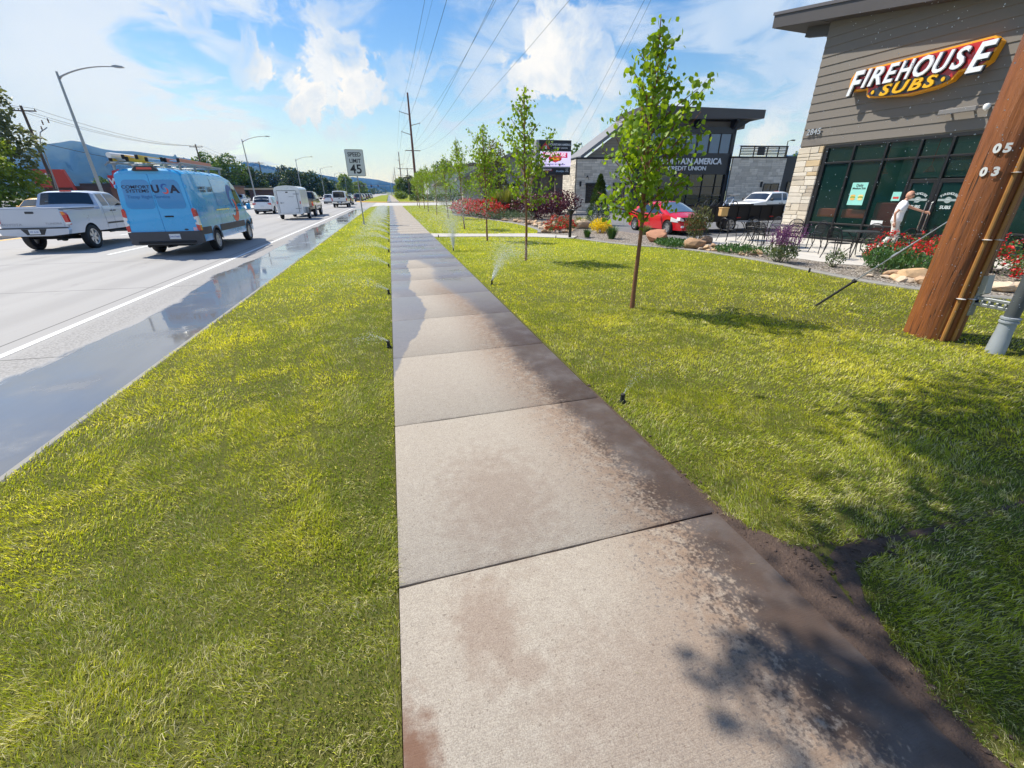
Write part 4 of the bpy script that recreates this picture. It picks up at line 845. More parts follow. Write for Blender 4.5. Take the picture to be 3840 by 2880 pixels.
def seam(g,sh,sg,y,z0,z1,w=.006,sl=0,n=6):
    rows=[]
    for i in range(n+1):
        z=z0+(z1-z0)*i/n; yy=y+sl*i/n; rows.append([(sg*(sh.x(yy,z)+.003),yy-w,z),(sg*(sh.x(yy,z)+.003),yy+w,z)])
    g.grid(rows)
# ---------------------------------------------------------------- blue panel van
VB=paint('sky blue',(.022,.40,.80),.0,.28); VBD=M('paint darker blue panel',(.012,.25,.58),.3,var=.04,coat=.9); VGRY=M('grey van trim',(.06,.06,.068),.55,var=.15,vs=8)
sh=Shell(5.95,2.03,[(0,2.50),(.06,2.555),(.3,2.58),(3.6,2.57),(4.15,2.47),(4.45,2.28),(5.12,1.36),(5.25,1.27),(5.72,1.10),(5.88,.98),(5.95,.62)],.40,1.42,.885,(1.30,5.05),.355,crown=.04,edge=.12,endt=.06,endk=10,bulge=.03)
van=thing('panel_van','sky-blue high-roof panel van with navy lettering and ladders on its roof','van',(-7.02,16.55,ZR),0)
sh.body(.15,9,11).build('body',VB,van,smooth=True,ang=35); underbody(van,sh)
for wy in sh.wheels:
    for sg in (-1,1): wheel(van,sg*(sh.W/2-.13),wy,.355,.22,RIM,8,True,sg)
# rear doors: two leaves with pressed window panels
def rr_poly(x0,x1,z0,z1,r,n=5,taper=0.):
    p=[]
    for cx_,cz_,a0 in ((x1-r,z1-r,0),(x0+r,z1-r,90),(x0+r,z0+r,180),(x1-r,z0+r,270)):
        for k in range(n+1):
            a=R(a0+90*k/n); x=cx_+r*math.cos(a); z=cz_+r*math.sin(a); x-=(math.copysign(1,x)*taper*max(0,(z-1.4)) if abs(x)>.3 else 0); p.append((x,z))
    return p
for sg in (-1,1):
    g=MB(); a,b=(-.925,-.006) if sg<0 else (.006,.925); g.prism(rr_poly(a,b,.70,2.40,.05,taper=.075*abs(1)),-.022,.0,ax='y'); d=g.build('rear_door',VB,van)
    g=MB(); a,b=(-.80,-.035) if sg<0 else (.035,.80); g.prism(rr_poly(a,b,1.42,2.24,.13,taper=.07),-.030,-.0225,ax='y'); g.build('window_panel',VBD,d)
    g=MB()
    for z in (1.05,2.05): g.bbox(sg*.91-.03,sg*.91+.04 if sg>0 else sg*.91+.03,-.045,.02,z-.05,z+.05,.012)
    g.build('door_hinge',VB,d)
    g=MB(); y0=-.012
    pts=rr_poly(.895,1.02,.78,1.42,.05); pts=[(x*sg,z) for x,z in pts]; cut=(.99,1.20)
    g=MB(); g.prism([(sg*.90,1.17),(sg*1.005,1.20),(sg*.985,1.38),(sg*.955,1.43),(sg*.915,1.42),(sg*.885,1.36)],-.035,.10,ax='y'); tl=g.build('tail_light',REDL,van)
    g=MB(); g.prism([(sg*.905,.95),(sg*1.012,.92),(sg*1.006,1.195),(sg*.90,1.165)],-.036,.10,ax='y'); g.build('reversing_lens',CLEARL,tl)
    g=MB(); g.prism([(sg*.92,.77),(sg*1.012,.76),(sg*1.013,.915),(sg*.905,.945)],-.035,.10,ax='y'); g.build('lower_lens',REDL,tl)
g=MB(); g.bbox(.12,.36,-.06,-.02,1.175,1.215,.012); g.build('door_handle',BLACK,van)
g=MB(); g.prism([(-.34,2.50),(-.22,2.60),(.22,2.60),(.34,2.50),(.30,2.47),(-.30,2.47)],-.075,.12,ax='y'); s_=g.build('high_brake_light',DARKP,van); g=MB(); g.prism([(-.20,2.515),(-.19,2.575),(.19,2.575),(.20,2.515)],-.082,-.07,ax='y'); g.build('brake_lens',REDL,s_)
g=MB(); g.prism([(-1.0,.40),(-1.005,.74),(-.86,.75),(.86,.75),(1.005,.74),(1.0,.40),(.9,.36),(-.9,.36)],-.075,.12,ax='y'); bp=g.build('rear_bumper',VGRY,van)
g=MB(); g.bbox(-.8,.8,-.12,-.06,.40,.47,.02); g.build('bumper_step',BLACK,bp)
plate(van,.24,-.085,.60,.31,.155,'DW1TNP7')
g=MB(); g.disc((.60,-.028,.80),.06,16,'y',.025); g.build('badge',INK,van); g=MB(); g.bbox(.80,.90,-.03,-.022,.76,.86,.001); g.build('sticker',M('pink decal',(.7,.45,.55),.5),van)
# lettering on the rear doors
NAVY=M('navy vinyl',(.010,.016,.05),.4); FADE=M('mid blue vinyl',(.012,.16,.42),.4); RDV=M('coral red vinyl',(.80,.10,.06),.4); BLV=M('royal blue vinyl',(.01,.10,.38),.4)
yq=-.034
text('lettering','COMFORT',.125,NAVY,van,.002,.0015,0,(-.40,yq,2.035),sx=1.22)
text('lettering','SYSTEMS',.125,NAVY,van,.002,.0015,0,(-.385,yq,1.925),sx=1.24)
text('lettering','U',.30,NAVY,van,.002,.012,0,(.10,yq,1.975),sx=1.); text('lettering','A',.30,NAVY,van,.002,.012,0,(.60,yq,1.965),sx=1.15)
text('lettering','Temp Right Service',.125,FADE,van,.002,.001,0,(-.14,yq,1.76),sx=1.15)
def swirl(par,cx_,cz_,s,place,names=('blue_swirl','red_swirl')):
    """two interlocking crescents forming an S; place maps (u,v) to a point"""
    for nm,mt,fl in ((names[0],BLV,1),(names[1],RDV,-1)):
        o_=[];i_=[]
        for k in range(15):
            a=R(20+250*k/14); t_=k/14; w=(.42 if s<.3 else .56)*math.sin(math.pi*min(1,(t_*1.0+.0)))**.7
            ro=1.; ri=1.-max(.02,w*1.25); o_.append((math.cos(a)*ro*.62,math.sin(a)*ro*.62+.38)); i_.append((math.cos(a)*ri*.62,math.sin(a)*ri*.62+.38))
        g=MB(); g.grid([[place(cx_+fl*p[0]*s,cz_+fl*p[1]*s),place(cx_+fl*q[0]*s,cz_+fl*q[1]*s)] for p,q in zip(o_,i_)]); g.build(nm,mt,par)
swirl(van,.35,1.985,.145,lambda u,v:(u,yq,v))
# flank: big swirl, lettering, windows and trims
swirl(van,3.72,1.50,.66,lambda u,v:(sh.x(u,v)+.006,u,v))
g=MB()
for sg in (1,): sh.side(g,sg,2.05,3.55,1.45,2.30,.004,8,4); 
g.build('pressed_side_panel',M('paint reflective mid blue',(.045,.33,.70),.2,coat=1.),van)
text('side_lettering','COMFORT',.11,NAVY,van,.001,.002,0,(sh.x(1.3,1.95)+.02,1.05,2.02),(R(97),0,R(90)),1.2); text('side_lettering','SYSTEMS',.11,NAVY,van,.001,.002,0,(sh.x(1.3,1.9)+.024,1.05,1.92),(R(97),0,R(90)),1.2); text('side_lettering','USA',.22,NAVY,van,.001,.006,0,(sh.x(1.3,1.95)+.02,1.72,1.97),(R(97),0,R(90)),1.1)
g=MB()
for sg in (-1,1):
    for y0,y1 in ((.02,.88),(1.74,4.61),(5.48,5.85)): sh.side(g,sg,y0,y1,.62,.84,.010,8,2)
g.build('side_moulding',VGRY,van)
for sg in (-1,1):
    g=MB()
    for wy in sh.wheels:
        rows=[]
        for k in range(17):
            a=math.pi*k/16; rows.append([(sg*(sh.x(wy,.6)+.012),wy+math.cos(a)*(.41+q),.355+math.sin(a)*(.41+q)) for q in (0,.07)])
        g.grid(rows)
    g.build('arch_trim',VGRY,van)
    g=MB(); sh.side(g,sg,4.02,4.86,1.36,None,.008,8,4,.02,-.42); g.build('side_window',CARGLASS,van)
    g=MB(); sh.side(g,sg,1.75,4.6,.40,.50,.012,8,2); g.build('sill',VB,van)
    g=MB(); sh.side(g,sg,1.72,3.1,1.30,1.345,.014,8,1); g.build('slide_rail',CHROME,van)
    g=MB()
    for y in (3.9,4.95): seam(g,sh,sg,y,.5,2.25 if y<4 else 1.35)
    seam(g,sh,sg,2.0,.6,2.35); 
    for y in (3.75,4.05): g.bbox(sg*(sh.x(y,1.22)+.0)-.02,sg*(sh.x(y,1.22))+.03,y-.09,y+.09,1.20,1.235,.01)
    g.build('door_seam',INK,van)
g=MB(); sh.toppatch(g,4.5,5.10,.86); g.build('windscreen',CARGLASS,van)
mirror(van,sh,4.98,1.30,VB,.85,True)
g=MB(); g.tube([(-.7,.25,.30),(-.7,1.6,.3)],.05,8); g.tube([(-.05,-.05,.30),(.05,.3,.3)],.04,8); g.build('exhaust_pipe',BLKMET,van)
# roof rack
g=MB()
for y in (.18,1.3,2.5,3.6):
    g.bbox(-.93,.93,y-.03,y+.03,2.66,2.70,.01)
    for sg in (-1,1): g.bbox(sg*.86-.03,sg*.86+.03,y-.03,y+.03,2.50,2.67,.008)
for sg in (-1,1): g.tube([(sg*.93,.05,2.70),(sg*.93,3.7,2.70)],.025,8)
for x in (-.98,-.75): g.tube([(x,-.02,2.62),(x+.12,.05,2.74),(x+.2,.9,2.76)],.025,6)
g.build('roof_rack',GALV,van,smooth=True)
def ladder(label,x,y,z,L,w,mat,rungmat,n,ang=0.,fly=True):
    t=thing('ladder',label,'ladder',(van.location.x+x,van.location.y+y,van.location.z+z),ang,'ladders on the van roof')
    for sg in (-1,1):
        g=MB(); g.bbox(sg*w/2-.02,sg*w/2+.02,0,L,-.06,.06,.008); 
        g.build('rail',mat,t)
        g=MB(); g.bbox(sg*w/2-.03,sg*w/2+.03,-.03,.06,-.06,.06,.01); g.build('foot',BLACK,t)
    for k in range(n):
        g=MB(); y_=.25+k*(L-.4)/(n-1); g.tube([(-w/2,y_,0),(w/2,y_,0)],.018,6); g.build('rung',rungmat,t)
FG=M('yellow fibreglass',(.72,.45,.02),.45,var=.15); PK=M('faded red fibreglass',(.62,.24,.16),.5,var=.15); ALU=M('aluminium',(.62,.63,.65),.35,.8,var=.1)
ladder('yellow fibreglass ladder on the left of the van roof rack',-.62,.05,2.80,3.4,.42,FG,ALU,11,-.02)
ladder('second yellow ladder lying nested beside the first on the van roof',-.30,.0,2.85,3.1,.34,FG,ALU,10,.0)
ladder('aluminium step ladder in the middle of the van roof rack',.22,.2,2.80,2.6,.40,ALU,ALU,8)
ladder('faded red ladder on the right of the van roof rack',.64,.3,2.79,3.0,.34,PK,ALU,10,.03)
g=MB(); g.tube([(0,0,0),(0,1.5,0)],.075,14); g.tube([(0,1.42,0),(0,1.5,0)],.085,14); o=g.build('conduit_tube',M('white pvc',(.75,.75,.74),.4),None,smooth=True,loc=(van.location.x-.80,van.location.y-.02,van.location.z+2.89)); o.rotation_euler=(0,0,R(-8)); tag(o,'short white tube strapped among the ladders on the van roof','tube')
# ---------------------------------------------------------------- pickups
def pickup(label,loc,rz,col,metal=.1,L=5.45,Wd=1.92,bedz=1.16,cabz=1.80,zb=.50,wr=.385,y_cab=2.05,y_ws=(3.35,3.95),hood=1.20,cap=False,detail=True,name='pickup_truck',cat='pickup truck',ext=True,group=None,rack=False,stainless=True,txt=None,cabw=.80,lamp='v'):
    if cap: prof=[(0,cabz-.35),(.12,cabz-.02),(.25,cabz+.02),(y_cab,cabz+.02),(y_ws[0],cabz),(y_ws[1],hood+.03),(L-.15,hood-.10),(L-.03,hood-.22),(L,zb+.15)]
    else: prof=[(0,bedz-.02),(.03,bedz),(y_cab-.05,bedz),(y_cab-.03,bedz+.02),(y_cab+.13,cabz-.05),(y_cab+.25,cabz-.01),(y_cab+.6,cabz),(y_ws[0]-.1,cabz-.02),(y_ws[0],cabz-.06),(y_ws[1],hood+.03),(L-.15,hood-.10),(L-.03,hood-.22),(L,zb+.15)]
    s=Shell(L,Wd,prof,zb,bedz-.06 if not cap else 1.12,cabw,(1.12 if L<5.6 else 1.2,L-.95),wr,crown=.02,edge=.05,endt=.05,endk=8,bulge=.03)
    pm=paint(label.split(' ')[0]+' pickup',col,metal); t=car_common(label,name,cat,loc,rz,s,pm,detail=detail,group=group)
    # bed rails and open bed
    if not cap:
        g=MB(); g.box(-Wd/2*.86,Wd/2*.86,.10,y_cab-.12,bedz-.035,bedz+.004); g.build('cargo_bed',BLACK,t)
        g=MB()
        for sg in (-1,1): g.bbox(sg*Wd/2*.95-.055,sg*Wd/2*.95+.05,.02,y_cab-.06,bedz-.01,bedz+.035,.012)
        g.bbox(-Wd/2*.96,Wd/2*.96,-.01,.09,bedz-.01,bedz+.035,.012); g.build('bed_rail',pm,t)
        g=MB(); s.toppatch(g,y_cab+.0,y_cab+.125,.86,.012,3,6); g.build('rear_window',CARGLASS,t)
        g=MB(); g.bbox(-.18,.18,y_cab+.17,y_cab+.22,cabz-.045,cabz+.01,.01); g.build('high_brake_light',REDL,t)
    else:
        g=MB(); g.prism(rr_poly(-Wd/2*.74,Wd/2*.74,1.28,cabz-.09,.10,taper=.1),-.012,.07,ax='y'); g.build('cap_window',CARGLASS,t)
    g=MB(); s.toppatch(g,y_ws[0]+.06,y_ws[1]-.05,.88,.01); g.build('windscreen',CARGLASS,t)
    for sg in (-1,1):
        zw=bedz+.03 if not cap else 1.24
        if ext:
            g=MB(); s.side(g,sg,y_cab+.22,y_cab+.62,zw,None,.008,4,3,.02,-.02); g.build('side_window',CARGLASS,t)
            g=MB(); s.side(g,sg,y_cab+.72,y_ws[1]-.12,zw,None,.008,6,3,0,-.30); g.build('side_window',CARGLASS,t)
        else:
            g=MB(); s.side(g,sg,y_cab+.2,y_ws[1]-.12,zw,None,.008,6,3,.02,-.28); g.build('side_window',CARGLASS,t)
        if cap: g=MB(); s.side(g,sg,.35,y_cab-.2,1.28,None,.008,6,3,.05,0); g.build('cap_side_window',CARGLASS,t)
        if detail:
            g=MB(); seam(g,s,sg,y_cab+.12,zb+.05,bedz); seam(g,s,sg,y_cab+.68,zb+.02,bedz); seam(g,s,sg,y_ws[1]-.05,zb+.02,bedz-.02); seam(g,s,sg,.02,.6,bedz)
            s.side(g,sg,y_cab+.14,y_ws[1]-.1,.80,.86,.012,8,1)
            for y in (y_cab+.62,y_cab+.85): g.bbox(sg*s.x(y,bedz-.15)-.02,sg*s.x(y,bedz-.15)+.025,y-.07,y+.07,bedz-.17,bedz-.13,.008)
            g.build('door_trim',DARKP,t)
            g=MB(); g.tube([(sg*(Wd/2-.02),y_cab+.1,zb-.08),(sg*(Wd/2-.02),y_ws[1],zb-.08)],.035,8); g.build('running_board',BLACK,t)
        g=MB(); LZ=bedz-1.18; TM=Matrix.Translation((0,0,LZ))
        if lamp=='v': g.prism([(sg*Wd*.425,1.08),(sg*Wd*.47,1.08),(sg*Wd*.497,.98),(sg*Wd*.503,.66),(sg*Wd*.45,.66)],-.012,.09,ax='y',M=TM)
        else: g.prism([(sg*Wd*.43,1.08),(sg*Wd*.50,1.08),(sg*Wd*.503,.72),(sg*Wd*.44,.72)],-.012,.09,ax='y',M=TM)
        tl=g.build('tail_light',REDL,t)
        if detail:
            g=MB(); g.prism([(sg*Wd*.43,1.075),(sg*Wd*.468,1.075),(sg*Wd*.488,.98),(sg*Wd*.436,.96)],-.016,.08,ax='y',M=TM); g.build('turn_lens',AMBER,tl)
            g=MB(); g.prism([(sg*Wd*.449,.665),(sg*Wd*.502,.665),(sg*Wd*.504,.735),(sg*Wd*.447,.735)],-.016,.08,ax='y',M=TM); g.build('reversing_lens',CLEARL,tl)
        g=MB(); g.bbox(sg*Wd*.38-.12,sg*Wd*.38+.12,L-.10,L+.01,hood-.38,hood-.20,.03); g.build('headlight',CLEARL,t)
    bm_=CHROME if stainless else DARKP
    g=MB(); z=zb+.02; g.prism([(-Wd*.49,z+.12),(-Wd*.47,z+.17),(Wd*.47,z+.17),(Wd*.49,z+.12),(Wd*.46,z-.02),(Wd*.22,z-.07),(-Wd*.22,z-.07),(-Wd*.46,z-.02)],-.13,.02,ax='y'); bp=g.build('rear_bumper',pm if not stainless else bm_,t)
    g=MB(); g.bbox(-Wd*.46,Wd*.46,-.14,.0,z+.165,z+.20,.01); g.prism([(-.36,z+.16),(.36,z+.16),(.24,z-.03),(-.24,z-.03)],-.136,-.12,ax='y'); g.build('bumper_pad',DARKP,bp)
    plate(t,0,-.145,z+.07,.31,.15,txt)
    g=MB(); g.bbox(-.12,.12,-.035,-.0,bedz-.16,bedz-.09,.012); g.build('tailgate_handle',DARKP,t)
    g=MB(); g.bbox(-Wd*.42,Wd*.42,-.012,.03,.70,bedz-.01,.012); g.build('tailgate',pm,t)
    g=MB(); g.bbox(-Wd*.46,Wd*.46,L-.05,L+.05,zb-.02,zb+.16,.02); g.build('front_bumper',bm_,t)
    g=MB(); g.bbox(-Wd*.27,Wd*.27,L-.03,L+.015,hood-.40,hood-.2,.01); g.build('grille',DARKP,t)
    if detail:
        g=MB(); g.tube([(-Wd/2+.1,1.15,wr),(Wd/2-.1,1.15,wr)],.07,8); g.lathe([(0,-.12),(.14,-.05),(.14,.05),(0,.12)],12,M=Matrix.Translation((0,1.15,wr)),axis='x'); g.tube([(.5,-.05,.42),(.5,1.5,.42)],.035,6); g.build('rear_axle',BLACK,t)
    mirror(t,s,y_ws[1]-.25,bedz+.08,DARKP if detail else pm,1.)
    if rack:
        g=MB(); 
        for sg in (-1,1): g.tube([(sg*.72,y_cab-.1,bedz),(sg*.70,y_cab-.1,cabz+.02)],.025,6)
        for k in range(5): g.tube([(-.72,y_cab-.1,bedz+.15+k*.12),(.1,y_cab-.1,bedz+.15+k*.12)],.015,6)
        g.build('headache_rack',BLKMET,t)
    return t
SILV=(.50,.54,.62)
p1=pickup('silver-lilac extended cab pickup cut by the left edge, left of the blue van',(-11.86,19.02,ZR),0,SILV,.25,L=5.5,Wd=2.02,bedz=1.42,cabz=1.99,zb=.60,wr=.42,y_cab=2.05,txt='MT 3L4K',stainless=False,cabw=.80)
g=MB(); g.disc((-.62,2.11,1.36),.085,14,'y',.05); 
text('tailgate_lettering','TOYOTA',.10,M('faint grey lettering',(.25,.26,.30),.4),p1,.001,0,0,(-.62,-.015,.92),sx=1.4); text('tailgate_lettering','TUNDRA',.09,M('faint grey lettering',(.25,.26,.30),.4),p1,.001,0,0,(.56,-.015,.94),sx=1.3)
g=MB(); g.disc((-.60,2.10,1.58),.10,14,'y',.055); g.build('window_sticker',M('pale blue sticker',(.55,.68,.8),.4),p1,loc=(0,-.03,0))
pickup('tan-grey mud-splashed pickup towing the white trailer',(-7.32,41.9,ZR),0,(.22,.18,.13),.1,L=5.4,Wd=1.96,bedz=1.30,cabz=2.02,zb=.62,wr=.43,y_cab=2.0,rack=True,stainless=False,lamp='h')
pickup('white pickup with a white canopy cap over its bed',(-6.75,67.4,ZR),0,(.78,.78,.78),0,L=5.5,Wd=2.02,bedz=1.30,cabz=2.12,zb=.58,wr=.41,y_cab=2.1,cap=True,lamp='h',cabw=.78)
pickup('white crew cab pickup parked in front of the bank, facing left',(27.0,25.6,.0),R(97),(.80,.81,.83),0,L=5.0,Wd=1.85,bedz=1.06,cabz=1.62,zb=.42,wr=.36,y_cab=1.55,y_ws=(3.15,3.65),hood=1.08,stainless=False,lamp='h',txt=None)
pickup('pale silver-blue pickup across the road ahead of the blue van',(-26.1,95.,ZR),R(180),(.50,.58,.68),.2,L=5.4,Wd=1.95,bedz=1.16,cabz=1.85,detail=False)
# ---------------------------------------------------------------- cars
def suv(label,loc,rz,col,metal=.0,L=4.5,Wd=1.84,h=1.66,detail=True,name='suv',cat='SUV',group=None,zb=.30,wr=.345,hatch=.55,hood=1.02,belt=1.0,ws=(3.0,3.65),txt=None,roofrail=True):
    prof=[(0,.98),(.05,1.06),(hatch*.35,h-.32),(hatch*.8,h-.07),(hatch+.15,h-.02),(1.6,h),(ws[0]-.3,h-.03),(ws[0],h-.10),(ws[1],hood+.02),(L-.35,hood-.14),(L-.05,.70),(L,.5)]
    s=Shell(L,Wd,prof,zb,belt,.74,(.82,L-.88),wr,crown=.05,edge=.06,endt=.16,endk=5,bulge=.05)
    pm=paint(label.split(' ')[0]+' '+name,col,metal); t=car_common(label,name,cat,loc,rz,s,pm,detail=detail,group=group)
    g=MB(); s.toppatch(g,.07,hatch*.78,.84,.012,4,6,.86); g.build('rear_window',CARGLASS,t)
    g=MB(); s.toppatch(g,ws[0]+.04,ws[1]-.06,.88,.012,4,6); g.build('windscreen',CARGLASS,t)
    for sg in (-1,1):
        for y0,y1,a,b in ((.42,1.0,.2,0.),(1.08,1.95,0,0),(2.03,ws[1]-.25,0,-.45)):
            g=MB(); s.side(g,sg,y0,y1,belt+.03,None,.008,5,3,a,b); g.build('side_window',CARGLASS,t)
        g=MB(); g.prism([(sg*Wd*.27,.98),(sg*Wd*.44,1.02),(sg*Wd*.455,.90),(sg*Wd*.43,.84),(sg*Wd*.30,.90)],-.02,.16,ax='y'); g.build('tail_light',REDL,t)
        g=MB(); g.bbox(sg*Wd*.36-.13,sg*Wd*.36+.13,L-.16,L-.01,.64,.78,.03); g.build('headlight',CLEARL,t)
        if detail:
            g=MB(); seam(g,s,sg,1.04,zb+.1,belt); seam(g,s,sg,1.99,zb+.05,belt); seam(g,s,sg,ws[1]-.15,zb+.05,belt-.05); g.build('door_seam',INK,t)
    g=MB(); g.bbox(-Wd*.43,Wd*.43,-.05,.2,zb-.02,.46,.04); bp=g.build('rear_bumper',DARKP,t); g=MB(); g.bbox(-Wd*.28,Wd*.28,-.06,.0,zb+.03,.40,.01); g.build('skid_plate',GALV,bp)
    plate(t,0,-.012,.74,.31,.15,txt); mirror(t,s,ws[1]-.35,belt+.05,pm,.8); return t
suv('white hatch-backed SUV between the blue van and the trailer',(-12.15,49.4,ZR),0,(.80,.80,.80),L=4.5,Wd=1.86,h=1.70)
suv('yellow SUV facing the viewer, half hidden behind the silver pickup',(-24.3,43.2,ZR),R(180),(.85,.45,.03),L=4.5,h=1.72,Wd=1.85,hood=1.1,belt=1.06)
suv('dark grey hatchback just beyond the white capped pickup',(-7.2,83.,ZR),0,(.05,.055,.065),.2,L=4.4,h=1.60)
suv('dark green SUV queued in the near lane toward the lights',(-7.1,113,ZR),0,(.03,.04,.035),.1,L=4.7,h=1.8,detail=False)
far0=suv('white SUV in the second lane behind the sign pole',(-11.2,92,ZR),0,(.72,.72,.72),L=4.5,h=1.7,detail=False,group='traffic queuing toward the lights')
farsp=[(-11.0,104,'silver car in the second lane, right of the sign pole',(.35,.37,.40)),(-11.1,118,'black car in the second lane toward the lights',(.03,.03,.035)),(-7.1,127,'white car queued in the near lane beyond the dark green SUV',(.7,.7,.7)),(-7.0,140,'dark maroon car queued in the near lane',(.09,.02,.02)),(-11,136,'grey car in the second lane far ahead',(.2,.2,.22)),(-7.0,158,'dark car far ahead in the near lane',(.05,.05,.06)),(-11.0,165,'pale car far ahead in the second lane',(.55,.56,.6)),(-7,180,'small white car near the traffic lights',(.7,.7,.7))]
farmesh={}
for x,y,lab,colr in farsp:
    c=dup(far0,(x,y,ZR),0,lab)
    pm=paint('far '+lab.split(' ')[0]+lab.split(' ')[1],colr,.1)
    for ch in c.children:
        if ch.name.startswith('body') or ch.name.startswith('wing_mirror'): ch.data=ch.data.copy(); ch.data.materials[0]=pm
def sedan(label,loc,rz,col,metal=.1,L=4.6,Wd=1.78,h=1.42,name='sedan',cat='car',detail=False,group=None):
    prof=[(0,.85),(.06,.98),(.75,1.02),(1.25,h-.10),(1.7,h-.01),(2.3,h),(2.75,h-.06),(3.45,.99),(L-.4,.82),(L-.05,.62),(L,.45)]
    s=Shell(L,Wd,prof,.24,.93,.76,(.9,L-.85),.32,crown=.04,edge=.05,endt=.16,endk=5)
    pm=paint(label.split(' ')[0]+' '+name,col,metal); t=car_common(label,name,cat,loc,rz,s,pm,detail=detail,group=group)
    g=MB(); s.toppatch(g,.80,1.22,.85,.012); g.build('rear_window',CARGLASS,t); g=MB(); s.toppatch(g,2.80,3.40,.88,.012); g.build('windscreen',CARGLASS,t)
    for sg in (-1,1):
        for y0,y1,a,b in ((1.05,1.95,.25,0.),(2.02,3.2,0,-.45)): g=MB(); s.side(g,sg,y0,y1,.96,None,.008,5,3,a,b); g.build('side_window',CARGLASS,t)
        g=MB(); g.bbox(sg*.66-.14,sg*.66+.14,-.01,.1,.72,.86,.02); g.build('tail_light',REDL,t); g=MB(); g.bbox(sg*.66-.14,sg*.66+.14,L-.12,L-.0,.56,.68,.02); g.build('headlight',CLEARL,t)
    mirror(t,s,3.1,.98,pm,.75); return t
sedan('pale silver sedan coming the other way beyond the trailer truck',(-20.0+.8-5,150,ZR),R(180),(.55,.57,.62),.3,detail=False)
sedan('dark blue car coming the other way, left of the white SUV',(-24.5,75,ZR),R(180),(.05,.06,.10),.3,detail=False)
sedan('white car parked under trees beyond the side street',(9.2,128,.0),R(-82),(.75,.75,.75),0,L=4.7)
suv('teal SUV parked behind the green hedge beyond the side street',(14.5,93.,0),R(-80),(.10,.28,.33),.1,detail=False,L=4.4)
# red hatchback (wedge shaped hybrid)
prof=[(0,.86),(.06,1.05),(.35,1.16),(.9,1.33),(1.7,1.47),(2.1,1.48),(2.5,1.44),(3.55,.98),(4.0,.84),(4.28,.66),(4.38,.45)]
s=Shell(4.38,1.74,prof,.22,.88,.70,(.80,3.52),.315,crown=.05,edge=.05,endt=.20,endk=4,bulge=.05)
RED=paint('bright red',(.66,.008,.02),.1,.25); rc=car_common('bright red wedge-shaped hatchback parked beside the planting bed','hatchback','car',(11.85,19.85,.0),R(180)+R(3),s,RED); rc.scale=(.90,.90,.88)
g=MB(); s.toppatch(g,2.56,3.50,.90,.012,5,8); g.build('windscreen',M('sky reflecting windscreen',(.10,.14,.17),.03,coat=1.),rc); g=MB(); s.toppatch(g,.10,.85,.8,.012); g.build('rear_window',CARGLASS,rc)
for sg in (-1,1):
    for y0,y1,a,b in ((.75,1.30,.3,0.),(1.36,2.1,0,0),(2.16,3.22,0,-.55)): g=MB(); s.side(g,sg,y0,y1,.93,None,.008,6,3,a,b); g.build('side_window',CARGLASS,rc)
    g=MB(); rows=[]
    for i in range(7):
        f=i/6; y=3.72+.46*f; zc=.70-.07*f; hh=.055+.05*(1-f); rows.append([(sg*(s.x(y,zc)+.008),y,zc-hh),(sg*(s.x(y,zc+hh)+.008),y,zc+hh)])
    g.grid(rows); g.prism([(sg*.80,.66),(sg*.55,.60),(sg*.60,.72),(sg*.78,.80)],4.10,4.34,ax='y'); g.build('headlight',CLEARL,rc)
    g=MB(); g.bbox(sg*.62-.07,sg*.62+.07,4.22,4.40,.34,.44,.02); g.build('fog_light',CLEARL,rc)
    g=MB(); g.prism([(sg*.70,.92),(sg*.84,.95),(sg*.85,.70),(sg*.74,.72)],-.02,.1,ax='y'); g.build('tail_light',REDL,rc)
    g=MB(); seam(g,s,sg,1.33,.35,.9); seam(g,s,sg,2.13,.3,.9); seam(g,s,sg,3.1,.3,.88)
    for y in (1.50,2.35): g.bbox(sg*s.x(y,.8)-.02,sg*s.x(y,.8)+.025,y-.08,y+.08,.79,.82,.01)
    g.build('door_seam',INK,rc)
g=MB(); g.prism([(-.45,.28),(.45,.28),(.38,.42),(-.38,.42)],4.36,4.40,ax='y'); g.build('lower_grille',BLACK,rc)
mirror(rc,s,2.95,.93,RED,.8)
# ---------------------------------------------------------------- white enclosed trailer
WT=M('white trailer skin',(.74,.76,.78),.35,var=.06,coat=.4); t=thing('enclosed_trailer','white enclosed cargo trailer with a rounded roof, towed by the tan pickup','trailer',(-7.38,37.6,ZR))
g=MB(); a=[(-.84,.42),(-.88,.46),(-.88,2.12),(-.80,2.24),(-.5,2.33),(0,2.37),(.5,2.33),(.80,2.24),(.88,2.12),(.88,.46),(.84,.42)]
g.prism(a,0,3.1,ax='y'); g.build('body',WT,t)
g=MB(); g.prism([(-.88,2.12),(-.80,2.25),(-.5,2.345),(0,2.39),(.5,2.345),(.80,2.25),(.88,2.12),(.86,2.06),(-.86,2.06)],-.03,.05,ax='y')
for x in (-.85,.85): g.bbox(x-.045,x+.045,-.03,.02,.40,2.1,.01)
g.bbox(-.9,.9,-.03,.04,.38,.47,.01); g.build('corner_frame',M('polished trim',(.70,.72,.74),.3,.5),t)
g=MB(); g.bbox(-.70,.62,-.045,-.0,.50,2.02,.01); d=g.build('rear_door',WT,t)
g=MB()
for z in (.80,1.80): g.bbox(.40,.80,-.065,-.045,z-.02,z+.02,.005)
g.bbox(-.60,-.33,-.07,-.045,1.18,1.21,.005); g.bbox(-.55,-.51,-.075,-.045,1.13,1.26,.005); g.build('hinge_bar',GALV,d)
g=MB(); x0,x1,z0,z1=-.70,.62,.50,2.02
for b in ((x0-.015,x0,z0,z1),(x1,x1+.015,z0,z1),(x0,x1,z1,z1+.015)): g.box(b[0],b[1],-.05,-.03,b[2],b[3])
g.build('door_seal',DARKP,d)
